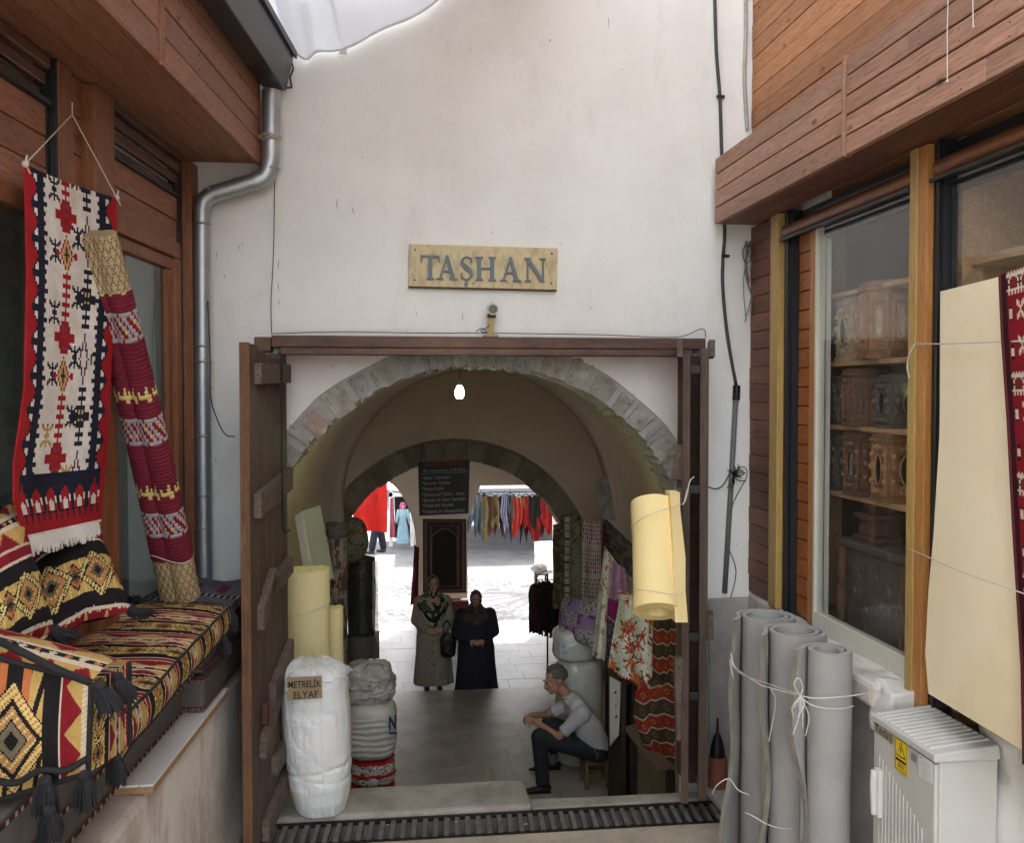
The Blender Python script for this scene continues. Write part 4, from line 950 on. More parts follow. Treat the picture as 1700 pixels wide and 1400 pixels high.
for (x, y, l_) in ((690, 516, 9), (767, 520, 14), (463, 432, 16), (463, 470, 14), (463, 498, 10), (396, 408, 8), (402, 402, 5), (360, 420, 9), (372, 455, 7), (520, 85, 4), (781, 78, 5), (1010, 30, 16), (600, 260, 3), (700, 760, 4), (1176, 790, 4), (1168, 700, 3), (560, 330, 18), (585, 345, 12), (352, 640, 8), (358, 760, 10)):
    p = PY(x, y, YW-.001); q = PY(x+random.uniform(-2, 4), y+l_, YW-.001); m_ = (p+q)/2+Vector((random.uniform(-.006, .006), 0, 0)); b.tube([p, m_, q], [.0015, random.uniform(.0012, .0022), .0005], 5)
b.build('scratches', mat('scratch_grime', (.22, .17, .12), (.12, .09, .07), scale=20), fac)
# strings hanging on right fascia
for (x, y0, y1, lab) in ((1575, -40, 135, 'long white string hanging over the right eave boards'), (1617, -40, 45, 'shorter white string hanging over the right eave boards')):
    b = MB(); pa, pb = PX(x, y0, XF-.02), PX(x-3, y1, XF-.02); pb.y = pa.y; pb.z = EYE+(pb.z-EYE)
    b.tube([pa, (pa+pb)/2+Vector((0, .005, 0)), pb], .0022, 5); b.sphere(pb, .005, 4); tag(b.build('hanging_string', m_string), lab, 'string')
# ================================================================ textile patterns: (u across, v down) -> colour of the weave
RED = (.44, .022, .03); NAVY = (.022, .026, .05); WH = (.95, .93, .88); PUR = (.22, .08, .22); GOLD = (.60, .40, .13); BURG = (.26, .016, .028); BLK = (.018, .016, .018)
YEL = (.74, .62, .24); CRM = (.72, .62, .48); ORG = (.60, .20, .07); GRY = (.42, .41, .43)
XM = ["1..1..1", "11.1.11", ".11111.", "...1...", "..111..", "..111..", "...1...", ".11111.", "11.1.11", "1..1..1"]
def motif(M_, i, j): return 0 <= j < len(M_) and 0 <= i < len(M_[0]) and M_[j][i] == '1'
def pat_white_kilim(u, v, NU=56, NV=150):
    u = min(max(u+.0035*noise.noise(Vector((u*30, v*70, 1))), 0), .9999); v = min(max(v+.0016*noise.noise(Vector((u*60, v*50, 5))), 0), .9999)
    i, j = int(u*NU), int(v*NV); a = min(i, NU-1-i)
    if j > NV-4: return WH if j > NV-2 else RED
    if j > NV-26:
        k = j-(NV-26)
        if a < 3: return RED
        if k < 7 and a >= 9: return NAVY
        s = (i % 9)-4
        if k < 17:
            kk = k-7
            if abs(s) > 3: return NAVY
            if abs(abs(s)-kk*.35) < .9: return RED
            if kk > 4 and abs(s) < 1.2: return WH
            return RED if abs(s) < 2.4 and kk > 1 else (WH if abs(s) > 2.4 and kk > 3 else NAVY)
        return NAVY if abs((i % 4)-2)*2.6 > (k-15)*1.0 and k < 22 else RED
    if a < 3: return RED
    if a < 8:
        ph = j % 14; q = a-3
        tri = abs(ph-7)
        if ph < 1: return NAVY
        if q < 5-tri*.75: return RED if q < 3.4-tri*.6 else NAVY
        return WH if tri > 2.4 and tri < 6 and q in (1, 2, 3) else (NAVY if q > 3 or tri > 5.5 else RED)
    if a < 11: return NAVY
    if a == 11: return NAVY if j % 4 < 2 else WH
    if a == 12 and j % 12 < 2: return NAVY
    # field
    c = 24; d = i-c; jj = j % 52
    if jj < 22:            # red stepped bar then cross
        if abs(d) < 1+(1 if j % 4 < 2 else 0)*1.6: return RED
        if 10 <= jj < 20:
            if abs(d) < 3.2: return PUR if (abs(d) < 1.5 and jj % 3) else RED
            if 13 <= jj < 17 and abs(d) < 6.2: return RED
    elif jj < 40:
        t = abs(jj-31)/9; 
        e = abs(d)/4.2+t
        if e < 1: return RED if e > .78 else (YEL if e > .5 else (NAVY if e < .34 else (.62, .34, .12)))
        if abs(jj-31) < 2 and abs(d) in (5, 6): return RED
    else:
        if abs(d) < 1+(1 if j % 4 < 2 else 0)*1.6: return RED
    c2 = 37; d2 = i-c2; j2 = (j+16) % 52
    if j2 < 26:
        if abs(d2) < 1+(1 if j % 4 < 2 else 0)*1.3: return NAVY
        if 8 <= j2 < 18 and abs(d2) < (5.2 if 10 < j2 < 15 else 3): return YEL if (abs(d2) < 1.6 and j2 % 3) else NAVY
    else:
        e = abs(d2)/3.4+abs(j2-39)/12
        if .62 < e < .95: return (.10, .05, .12)
        if abs(d2) == 5 and abs(j2-39) < 3: return NAVY
    for cx, ph, col in ((17, 4, NAVY), (31, 12, NAVY)):
        jm = (j+ph) % 26
        cc = GOLD if j > NV-46 else col
        if motif(XM, i-cx+3, jm-4): return cc
        if motif(XM, i-cx+3, jm-4): return cc
    return WH
def tooth(u, n): t = (u*n) % 1; return abs(t-.5)*2
def pat_gold(u, v, n=3.0):      # one period of v = 1: bands across
    u += .004*noise.noise(Vector((u*60, v*40, 1))); v += .006*noise.noise(Vector((u*30, v*9, 5)))
    v %= 1; x = u*n
    q = int(x*34)/34; st = int(v*64)/64
    if v < .34:                  # diamond band
        y = (v/.34-.5)*2; y = int(y*15)/15
        xx = abs((q % 1)-.5)*2; e = xx*1.15+abs(y)
        if abs(y) > .93: return BLK
        if e < .16: return BLK
        if e < .34: return (.16, .13, .07)
        if e < .46: return ORG if int(q*34) % 2 else YEL
        if e < .62: return (.52, .26, .10)
        if e < .70: return BLK
        if e < .95: return YEL if (int(x*34)+int(v*64)) % 3 else BLK
        if e < 1.02: return BLK
        w_ = abs(xx-1)*1.3+abs(y)
        if w_ < .12: return BLK
        if w_ < .34: return (.13, .11, .07)
        if w_ < .46: return ORG
        if w_ < .56: return BLK
        if abs(y) > .72: return BLK
        return GOLD if int(x*30) % 5 else YEL
    if v < .38: return BLK
    if v < .40: return CRM
    if v < .52:
        y = (v-.40)/.12; return BURG if tooth(u, n*2.2)+random.uniform(-.07, .07) > y*.9 else GOLD
    if v < .56: return CRM
    if v < .61:
        y = abs((v-.585)/.025); t = (x*5) % 1; return ((ORG if int(x*5) % 2 else CRM) if abs(t-.5)*3+y < 1 else BLK)
    if v < .65: return CRM
    if v < .80:
        y = (v-.65)/.15; return BURG if tooth(u+.1, n*1.3)+random.uniform(-.07, .07) > 1-y*.85 else GOLD
    if v < .82: return CRM
    if v < .90: return BURG
    if v < .92: return CRM
    return BLK
def pat_runner(u, v):
    j = int(v*96); i = int(u*20)
    if v < .13 or v > .87:
        a = (u*6+v*26) % 1; c = (u*6-v*26) % 1; e = min(min(a, 1-a), min(c, 1-c))
        if e < .07: return (.20, .05, .05)
        f = max(abs(((u*6+v*26) % 1)-.5), abs(((u*6-v*26) % 1)-.5))
        return (.46, .38, .20) if .2 < f < .34 else (.58, .50, .30)
    ph = j % 26
    if j % 1 == 0 and (v*96) % 1 > .84: return (.62, .42, .38)
    if 9 <= ph < 13:
        if (ph == 9 and i % 7 == 1) or (ph == 10 and i % 7 in (1, 2, 5)) or (ph == 11 and i % 7 in (0, 1, 2, 3, 4, 5)) or (ph == 12 and i % 7 in (0, 1)): return YEL
    if 17 <= ph < 24:
        if ph in (17, 23): return GRY if i % 7 < 6 else BURG
        m_ = (i+ph) % 7
        if m_ in (0, 1): return GRY
        if m_ in (4,): return YEL if ph % 2 else GRY
        if m_ == 3: return GRY
        return BURG
    return (.20, .025, .045)
def pat_redrug(u, v, NU=130, NV=170):
    i, j = int(u*NU), int(v*NV); k = j % 34; edge = min(u, 1-u)
    if edge < .03: return (.05, .01, .015)
    if k < 8:
        if k in (0, 7): return CRM if i % 2 else BURG
        if k in (1, 6): return CRM
        m_ = (i % 8)-4; kk = k-4
        if abs(m_)+abs(kk) < 2: return BLK
        if abs(abs(m_)-abs(kk)) < 1: return CRM
        return (.20, .02, .03)
    m_ = (i+4) % 11; 
    if motif(["1...1", "11.11", ".111.", "..1..", ".111.", "11.11", "1...1"], m_-3, (k-10) % 12): return CRM
    if abs(m_-10) < 1.6 and abs(((k-8) % 13)-6) < 3: return BLK if abs(((k-8) % 13)-6) > 1 else CRM
    return (.24, .012, .022)
def grid_cells(u0, n): return u0*n

# ================================================================ bench goods on the left
def hangfold(u, a, k, ph=0): return a*math.sin(u*k+ph)
kil = thing('hanging_kilim', 'white kilim with red and navy borders hanging on a string', 'rug', tuple(PL(110, 880, .09)))
KT = [(42, 272), (195, 328)]
def kil_pt(u, v):
    xl = interp([(0, 42), (.3, 46), (.6, 42), (.8, 24), (.9, 24), (1, 42)], v); xr = interp([(0, 194), (.25, 196), (.5, 186), (.75, 180), (1, 168)], v)
    yl = lerp(272, 894, v); yr = lerp(328, 866, v)
    px = lerp(xl, xr, u); py = lerp(yl, yr, u)-5*math.sin(math.pi*u)*(1-v)*-1
    n = .085+.012*math.sin(u*7+v*2)+.02*math.sin(v*5)*u+.035*v
    return PL(px, py, n)
b = MB(); b.slab(kil_pt, 112, 300, (-.006, 0, 0), pat_white_kilim); b.build('rug', m_cloth, kil, smooth=30)
b = MB(); random.seed(11)
for k in range(46):
    u = .03+k*.0205; p = kil_pt(u, 1); L_ = .055+random.uniform(0, .02)
    b.tube([p, p+Vector((.004, random.uniform(-.006, .006), -L_*.6)), p+Vector((.006, random.uniform(-.012, .012), -L_))], [.006, .006, .004], 4)
b.build('fringe', mat('white_fringe_yarn', (.62, .60, .55), rough=.95, bump=.3), kil)
na = PL(120, 190, .03)
b = MB(); b.tube([kil_pt(.0, 0), na], .0028, 5); b.tube([na, kil_pt(1, 0)], .0028, 5); b.tube([na, na+Vector((0, 0, .05))], .003, 5)
for q in (kil_pt(0, 0), kil_pt(1, 0)):
    b.sphere(q, .013, 5); b.tube([q, q+Vector((.01, -.01, .03))], .004, 5); b.tube([q, q+Vector((.01, .02, -.03))], .003, 5)
b.build('string', m_string, kil)

# grey mattresses stacked on the ledge
def trimpat(u, v): 
    c = int(u*160); return (.14, .012, .02) if v < .3 else (BLK if c % 3 else (.45, .38, .3))
def mattress(name, label, y0, y1, x0, x1, z0, z1, grp='grey mattresses stacked on the ledge'):
    t = thing(name, label, 'mattress', ((x0+x1)/2, (y0+y1)/2, z0), grp)
    f = .067
    def X(xx, y): return xx+f*(y-4)
    b = MB(); q = [(X(x0, y0), y0), (X(x1, y0), y0), (X(x1, y1), y1), (X(x0, y1), y1)]
    b.hexa([(x, y, z0+.004) for x, y in q]+[(x, y, z1-.004) for x, y in q]); b.build('body', m_greym, t, bevel=.018)
    for zz in (z0+.02, z1-.02):
        b = MB(); e = .0045
        def ln(a, c, ny):
            b.grid(lambda u, v: Vector((lerp(a[0], c[0], u), lerp(a[1], c[1], u), zz+lerp(.011, -.011, v)))+ny, 150, 3, trimpat)
        ln(q[0], q[1], Vector((0, -e, 0))); ln(q[1], q[2], Vector((e, 0, 0))); b.build('trim', m_trim, t)
    return t
mattress('grey_mattress', 'lowest grey mattress at the far end of the ledge', 4.72, 5.85, -1.4, -.944, .975, 1.15)
mattress('grey_mattress', 'upper grey mattress with red trim at the far end of the ledge', 4.74, 5.86, -1.4, -.955, 1.155, 1.335)
mattress('grey_mattress', 'lower grey mattress at the near end of the bench', 1.9, 4.70, -1.6, -1.04, .975, 1.145)
mattress('grey_mattress', 'upper grey mattress directly under the kilim covered mattress', 1.9, 4.70, -1.6, -.99, 1.15, 1.33)
# grey bundle with red pattern behind
def pat_greyred(u, v):
    i, j = int(u*30), int(v*14)
    if j % 7 == 0: return (.5, .45, .4) if i % 2 else BLK
    return (.30, .04, .06) if (i % 9 in (3, 4, 5) and 2 <= j % 7 <= 4) else (.20, .20, .23)
fb = thing('folded_rug', 'folded grey rug with small red squares under the leaning runner', 'rug', (-.95, 4.99, 1.34))
b = MB(); b.slab(lambda u, v: Vector((lerp(-1.42, -.925, u)+.067*(lerp(4.9, 5.80, v)-4), lerp(4.9, 5.80, v), 1.385+.03*v+.012*math.sin(u*9+v*5))), 60, 40, (0, 0, -.05), pat_greyred); b.build('rug', m_cloth, fb, smooth=30)
# kilim covered mattress
gm = thing('kilim_mattress', 'long seat mattress in red, gold and black striped kilim', 'mattress', (-1.1, 4, 1.34))
ZM = 1.455
ca = PZ(228, 994, ZM); cb_ = PZ(380, 1000, ZM); cc = PZ(197, 1192, ZM); 
cd_ = Vector((LX(cc.y)+.0, cc.y, ZM)); ca.x = min(ca.x, LX(ca.y, .0)-.02)
def mtop(u, v):      # u: 0 wall..1 alley edge, v: 0 near..1 far
    a = cd_.lerp(ca, v); c = cc.lerp(cb_, v); p = a.lerp(c, u); p.z = ZM-.015*(2*u-1)**6-.012*(2*v-1)**12+.008*noise.noise(p*5)
    return p
L_m = (cb_-cc).length
b = MB(); b.grid(mtop, 96, 240, lambda u, v: pat_gold(u, v*L_m/.40+.12, 1.6)); 
def mside(u, v):
    p = mtop(1, u); bul = .012*math.sin(math.pi*v); return p+Vector((bul+.002, 0, -.115*v-.004))
b.grid(mside, 240, 16, lambda u, v: pat_gold(1+v*.18, u*L_m/.40+.12, 1.6))
def mfar(u, v): p = mtop(u, 1); return p+Vector((0, .012*math.sin(math.pi*v), -.115*v-.004))
b.grid(mfar, 60, 10, lambda u, v: pat_gold(u, .12+L_m/.4, 1.6))
def mnear(u, v): p = mtop(u, 0); return p+Vector((0, -.012*math.sin(math.pi*v), -.115*v-.004))
b.grid(mnear, 60, 10, lambda u, v: pat_gold(u, .12, 1.6))
b.build('cover', m_cloth, gm, smooth=30)
b = MB(); b.tube([mtop(1, i/30)+Vector((.004, 0, 0)) for i in range(31)], .006, 6); b.tube([mside(i/30, 1) for i in range(31)], .006, 6); b.tube([mtop(i/10, 1) for i in range(11)], .006, 6); b.build('piping', m_tassel, gm, smooth=True)
def tassel(parent, p, L_=.12, r=.035, seed=0, dirv=(0, 0, -1), label=None, nm='tassel'):
    random.seed(seed+100); b = MB(); p = Vector(p); dv = Vector(dirv).normalized()
    b.sphere(p, r*.55, 6)
    for k in range(190):
        a = random.uniform(0, 6.28); q = Vector((math.cos(a), math.sin(a), random.uniform(-.3, .3)))*r*random.uniform(.2, 1)
        l = L_*random.uniform(.75, 1.05); b.tube([p+q*.25, p+q*.9+dv*l*.4, p+q*1.1+dv*l+Vector((0, 0, random.uniform(-.01, .01)))], [.0028, .003, .0018], 3)
    return b.build(nm, m_tassel, parent)
tassel(gm, mtop(1, 1)+Vector((.01, 0, -.02)), .10, .035, 1); tassel(gm, mside(1, 1)+Vector((0, -.16, -.0)), .08, .035, 2); tassel(gm, mtop(.02, .985)+Vector((0, 0, .02)), .03, .045, 3, (-.4, 0, .1))
# bolster at the near end
bo = thing('kilim_bolster', 'thick kilim cushion block with black ropes and tassels at the near end', 'cushion', (-1.1, 2.85, 1))
bTR = PD(152, 1134, 2.74); 
yb = bTR.y
def bq(px, py, dy=0): return PY(px, py, yb+dy)
def bfront(u, v):
    tl, tr, br, bl = bq(-110, 1068), bq(151, 1134), bq(146, 1284), bq(-110, 1362)
    p = tl.lerp(tr, u).lerp(bl.lerp(br, u), v); return p+Vector((0, -.035*math.sin(math.pi*u)*math.sin(math.pi*v), 0))
def pat_bol(u, v):
    # large diamond on gold, then black stripe, burgundy zigzag, cream stripe
    if u < .71:
        x = abs(u-.52)/.27; y = abs(v-.56)/.44; x = int(x*24)/24; y = int(y*24)/24; e = x+y
        k = int(u*60)+int(v*50)
        if e < .14: return BLK
        if e < .30: return (.20, .17, .11)
        if e < .36: return BLK
        if e < .58: return (.50, .26, .11) if k % 4 else YEL
        if e < .64: return BLK
        if e < .70: return BLK if e > .66 else ORG
        if e < .92: return YEL if k % 3 else ORG
        if e < .98: return BLK
        if v < .3 and abs(u-.52) < .10: return ORG if abs(u-.52) > .05 else BLK
        return GOLD if int(u*60+v*10) % 6 > 1 else BLK
    if u < .81: return BLK
    if u < .825: return CRM
    if u < .95:
        t = abs(((v*2.2+.3) % 1)-.5)*2; return BURG if (u-.825)/.125 < t*.85+.18 else GOLD
    return CRM if (int(u*120)+int(v*90)) % 5 else GOLD
b = MB(); b.grid(bfront, 180, 130, pat_bol)
dep = .24
def bside(u, v): p = bfront(1, v); q = PY(lerp(151, 200, u), 0, lerp(yb, yb+dep, u)); return Vector((lerp(p.x, q.x, u)+.012*math.sin(math.pi*u), lerp(yb, yb+dep, u), p.z-.01*u))
b.grid(bside, 50, 100, lambda u, v: pat_gold(v, u*.9+.0, 1.2))
def btop(u, v): p = bfront(u, 0); return Vector((p.x+v*(bside(1, 0).x-bfront(1, 0).x), p.y+dep*v, p.z+.025*math.sin(math.pi*v)-.005*v))
b.grid(btop, 90, 30, lambda u, v: pat_gold(u, .4+v*.5, 2))
b.build('cover', m_cloth, bo, smooth=40)
b = MB()
b.tube([bfront(i/20, 0)+Vector((0, -.004, .004)) for i in range(21)], .008, 6); b.tube([bfront(1, i/20)+Vector((.002, -.004, 0)) for i in range(21)], .008, 6); b.tube([bside(1, i/20)+Vector((.003, 0, 0)) for i in range(21)], .008, 6); b.tube([bfront(i/20, 1) for i in range(21)], .009, 6)
b.tube([bfront(i/20, .86)+Vector((0, -.012, .01*math.sin(i))) for i in range(21)], .010, 6)
b.tube(cat_rom([bq(-60, 1040, .1), bq(20, 1075, .0), bq(90, 1110, -.03), bq(150, 1134, 0)], 6), .011, 6)
b.build('rope', m_tassel, bo, smooth=True)
tassel(bo, bq(165, 1140, -.02), .085, .034, 5, (.5, 0, -1)); tassel(bo, bq(196, 1125, .1), .075, .03, 6, (.4, 0, -1)); tassel(bo, bq(140, 1290, -.04), .09, .034, 7); tassel(bo, bq(192, 1260, .16), .075, .03, 8)
tassel(bo, bq(75, 1298, -.06), .09, .034, 9); tassel(bo, bq(82, 1348, -.09), .08, .034, 10)
# cushions leaning on the window
def cushion(label, c, ux, uy, wd, ht, th, seed, ph):
    t = thing('kilim_cushion', label, 'cushion', tuple(c), 'kilim cushions on the bench'); ux = Vector(ux).normalized(); uy = Vector(uy).normalized(); nz = ux.cross(uy).normalized(); c = Vector(c)
    def pt(s):
        def f(u, v):
            x, y = 2*u-1, 2*v-1; k = (1-abs(x)**3)*(1-abs(y)**3); pin = 1+.10*abs(x*y)-.07*(1-abs(x*y))*(x*x+y*y)*.5
            return c+ux*x*wd/2*pin-uy*y*ht/2*pin+nz*s*th/2*max(k, 0)**.55+nz*.006*noise.noise(Vector((x*3, y*3, seed)))
        return f
    b = MB(); b.grid(pt(1), 130, 130, lambda u, v: pat_gold(u+.1*seed, v*1.02+ph, 1.9)); b.grid(pt(-1), 30, 30, lambda u, v: BLK)
    b.build('cover', m_cloth, t, smooth=True)
    for k, (u, v) in enumerate(((0, 0), (1, 0), (1, 1), (0, 1))): tassel(t, pt(1)(u, v), .05, .045, seed*5+k, (ux*(u*2-1)-uy*(v*2-1)))
    return t
def cush_px(label, tl, tr, br, bl, d_, seed, ph):
    P_ = [PD(x, y, dd) for (x, y), dd in zip((tl, tr, br, bl), d_)]
    c = sum(P_, Vector())/4; ux = ((P_[1]-P_[0])+(P_[2]-P_[3])); uy = ((P_[0]-P_[3])+(P_[1]-P_[2])); wd = ux.length/2; ht = uy.length/2
    return cushion(label, c+uy.normalized()*.055, ux, uy, wd*1.12, ht*1.2, .18, seed, ph)
cush_px('kilim cushion with black tassels leaning below the hanging kilim', (36, 880), (146, 862), (205, 1000), (72, 1068), (4.0, 4.25, 3.85, 3.5), 1, .40)
cush_px('kilim cushion cut off by the left edge of the photo', (-80, 930), (24, 880), (78, 1050), (-30, 1125), (3.1, 3.45, 3.2, 2.85), 2, .42)
# leaning rolled runner
rr = thing('rolled_runner', 'rolled burgundy quilted runner with beige lattice ends leaning on the window', 'rug', (-1.05, 5, 1.45))
pT = PD(160, 388, 4.02); pB = PD(299, 988, 4.92)
def lobes(t): return .40*abs(math.cos(t))+math.sqrt(.66**2-(.40*math.sin(t))**2)
ax = [pT.lerp(pB, i/576)+Vector((.012*math.sin(i/576*math.pi), 0, 0)) for i in range(577)]
rads = [lerp(.080, .098, i/576)*(1 + (.04*abs(math.sin(i/576*96*math.pi)) if .13 < i/576 < .87 else 0)) for i in range(577)]
b = MB(); b.tube(ax, rads, 110, col=lambda v, k: pat_runner((k*3+.2) % 1.0, v), shape=lobes)
b.build('roll', m_cloth, rr, smooth=50)
b = MB(); p = pT.lerp(pB, .875); b.tube([p+Vector((.105*math.cos(a), .105*math.sin(a)*.95, .02*math.sin(a*2))) for a in [2*math.pi*k/24 for k in range(25)]], .0022, 4); b.build('string', m_string, rr)

# ================================================================ grey foam rolls on the right
def foam_roll(label, c, r, zt, turns, th, a0, flap, seed, mt=m_foamg, z0=0.0, grp='grey foam rolls tied in a row', name='foam_roll', gap=.010, tilt=(0, 0), edge=None):
    t = thing(name, label, 'foam roll', (c[0], c[1], z0), grp); n = int(turns*36); prof = []
    for i in range(n+1):
        a = a0-2*math.pi*turns*i/n; rr_ = r-th/2-(th+gap)*turns*(i/n)
        prof.append(Vector((math.cos(a)*rr_, math.sin(a)*rr_, 0)))
    if flap:                                           # free end peels off in a curve
        p = prof[0]; d = (prof[0]-prof[1]).normalized(); o = Vector((p.x, p.y, 0)).normalized(); m = 7
        prof = [p+d*flap*(k/m)+o*flap*.28*(k/m)**2 for k in range(m, 0, -1)]+prof
    N = len(prof); NZ = 26; b = MB()
    def P3(k, side, j):
        z = z0+(zt-z0)*j/NZ; f = j/NZ; k2 = min(k+1, N-1); k1 = max(k-1, 0); d = (prof[k2]-prof[k1]).normalized(); nn_ = Vector((-d.y, d.x, 0))*th/2*side
        wob = noise.noise(Vector((f*3+seed, 0, k*.02)))*.02+noise.noise(Vector((f*9+seed, 4, k*.06)))*.008; p = prof[k]+nn_
        fl = 0
        if flap and k < 8: fl = (1-k/8)*(.03*math.sin(f*5+seed)+.02*math.sin(f*11))
        q = Vector((c[0], c[1], 0))+p*(1+wob)+Vector((tilt[0]*f, tilt[1]*f, z)); 
        if fl: q += Vector((prof[k].x, prof[k].y, 0)).normalized()*fl
        return q
    for side in (-1, 1):
        vs = [P3(k, side, j) for j in range(NZ+1) for k in range(N)]
        fs = [(j*N+k, j*N+k+1, (j+1)*N+k+1, (j+1)*N+k) for j in range(NZ) for k in range(N-1)]; b.add(vs, fs)
    for j in (0, NZ):
        vs = [P3(k, s_, j) for k in range(N) for s_ in (-1, 1)]; b.add(vs, [(2*k, 2*k+1, 2*k+3, 2*k+2) for k in range(N-1)])
    for k in (N-1,):
        vs = [P3(k, s_, j) for j in range(NZ+1) for s_ in (-1, 1)]; b.add(vs, [(2*j, 2*j+1, 2*j+3, 2*j+2) for j in range(NZ)])
    b.build('roll', mt, t, smooth=40)
    e = MB(); vs = [P3(0, s_, j)+Vector((random.uniform(-.002, .002), random.uniform(-.002, .002), 0)) for j in range(NZ+1) for s_ in (-1, 1)]; e.add(vs, [(2*j, 2*j+1, 2*j+3, 2*j+2) for j in range(NZ)])
    e.build('cut_edge', edge or (m_foamt if mt is m_foamg else mt), t, smooth=True)
    return t
C3 = PD(1375, 1078, 4.38); C2 = PD(1322, 1047, 4.72); C1 = PD(1273, 1022, 5.13)
foam_roll('wide grey foam roll standing farthest from the cabinet', C1, .165, C1.z, 1.95, .024, 2.9, .14, 1)
foam_roll('middle grey foam roll with a wavy dusty loose edge', C2, .163, C2.z, 1.9, .024, 3.0, .09, 2)
foam_roll('narrow grey foam roll nearest the electricity cabinet', C3, .122, C3.z, 1.45, .024, 2.7, .05, 3)
# long loose flaps hanging at the left of roll 1 and 2
def tie(label, pts, r=.0032):
    b = MB(); b.tube(cat_rom(pts, 6), r, 5); return tag(b.build('string', m_string, smooth=True), label, 'string')
def around(c, r, z, a0, a1, dz=0, n=14): return [Vector((c[0]+(r+.006)*math.cos(lerp(a0, a1, i/n)), c[1]+(r+.006)*math.sin(lerp(a0, a1, i/n)), z+dz*i/n)) for i in range(n+1)]
tie('string tying the three grey foam rolls together across their fronts', [PD(1213, 1085, 4.95), PD(1222, 1110, 4.86), PD(1258, 1135, 4.6), PD(1275, 1142, 4.52), PD(1330, 1156, 4.25), PD(1360, 1160, 4.22), PD(1420, 1155, 4.22), PD(1470, 1145, 4.3)])
tie('lower loop of string round the narrow grey roll', [PD(1328, 1155, 4.27), PD(1345, 1170, 4.24), PD(1370, 1177, 4.22), PD(1400, 1177, 4.24), PD(1418, 1173, 4.3)])
tie('string round the two wide rolls from the far wall', [PD(1213, 1103, 4.95), PD(1230, 1120, 4.8), PD(1275, 1136, 4.53), PD(1329, 1154, 4.26)], .0025)
b = MB(); random.seed(21); k0 = PD(1329, 1156, 4.22)
for k in range(8):
    q = k0+Vector((random.uniform(-.05, .02), -.01, -random.uniform(.05, .22))); b.tube(cat_rom([k0, (k0+q)/2+Vector((random.uniform(-.03, .03), -.01, 0)), q], 4), .0024, 5)
b.tube(cat_rom([k0, k0+Vector((-.03, 0, .05)), k0+Vector((-.01, 0, .08)), k0+Vector((.01, 0, .04)), k0], 5), .0028, 5)
tag(b.build('string_bow', m_string), 'large knotted bow of string between the middle and narrow grey rolls', 'string')
b = MB(); k1 = PD(1277, 1140, 4.5); b.tube(cat_rom([k1, k1+Vector((.03, 0, -.06)), k1+Vector((.02, 0, -.16)), k1+Vector((.0, 0, -.26))], 4), .0024, 5)
tag(b.build('string_end', m_string), 'long loose string end hanging on the middle grey roll', 'string')
b = MB(); k2 = PD(1218, 1108, 4.9); b.tube(cat_rom([k2, k2+Vector((-.02, 0, .04)), k2+Vector((-.01, 0, -.02)), k2+Vector((.0, 0, -.06))], 4), .003, 5)
tag(b.build('string_loop', m_string), 'small string loop on the loose edge of the farthest grey roll', 'string')
tie('string round the foot of the farthest grey roll', [PD(1182, 1320, 5.05), PD(1190, 1305, 4.99), PD(1210, 1294, 4.96), PD(1225, 1312, 4.93), PD(1243, 1321, 4.9)])
tie('string round the foot of the middle grey roll', [PD(1236, 1350, 4.58), PD(1248, 1355, 4.52), PD(1275, 1370, 4.5), PD(1300, 1377, 4.52), PD(1318, 1376, 4.56)])

# ================================================================ electricity cabinet
ec = thing('electricity_cabinet', 'light grey electricity cabinet with ridged lid and yellow warning sign', 'cabinet', (2.15, 3.65, 0))
m_cab = mat('cabinet_grey_plastic', (.56, .56, .53), (.50, .50, .475), scale=3, rough=.5, bump=.08, bscale=120, c3=(.60, .60, .58))
XC, yc0, yc1, zc0 = 2.04, 3.385, 3.86, 1.135
XW = 2.30
b = MB(); b.box(XC+.02, XW, yc0+.006, yc1-.006, 0, zc0-.03); b.build('body', m_cab, ec, bevel=.008)
b = MB(); b.box(XC, XC+.018, yc0+.004, yc1-.004, .02, zc0-.04)
y = yc0+.04
b.build('door', m_cab, ec, bevel=.006)
b = MB()
for k in range(13):
    y = yc0+.085+k*.0275; b.box(XC-.0035, XC+.001, y, y+.009, .05, zc0-.14-.014*(13-k))
b.build('door_ribs', m_cab, ec, bevel=.0015)
b = MB(); lo, hi = zc0-.028, zc0+.03
b.hexa([(XC-.012, yc0-.012, lo), (XW+.0, yc0-.012, lo), (XW+.0, yc1+.01, lo), (XC-.012, yc1+.01, lo), (XC-.012, yc0-.012, lo+.03), (XW, yc0+.0, lo+.055), (XW, yc1+.0, lo+.055), (XC-.012, yc1+.01, lo+.03)])
b.build('lid', m_cab, ec, bevel=.006)
b = MB()
for k in range(12):
    y = yc0+.045+k*.036
    b.hexa([(XC+.0, y, lo+.0305), (XW-.01, y, lo+.0545), (XW-.01, y+.02, lo+.0545), (XC, y+.02, lo+.0305), (XC+.004, y+.004, lo+.038), (XW-.014, y+.004, lo+.062), (XW-.014, y+.016, lo+.062), (XC+.004, y+.016, lo+.038)])
b.build('lid_ridges', m_cab, ec, bevel=.002)
def cpt(px, py, off=.003): return PX(px, py, XC-off)
def cquad(name, m, pts, off): 
    b = MB(); P_ = [cpt(x, y, off) for x, y in pts]; b.hexa([P_[3], P_[2], P_[2]+Vector((off*.6, 0, 0)), P_[3]+Vector((off*.6, 0, 0)), P_[0], P_[1], P_[1]+Vector((off*.6, 0, 0)), P_[0]+Vector((off*.6, 0, 0))]); return b.build(name, m, ec)
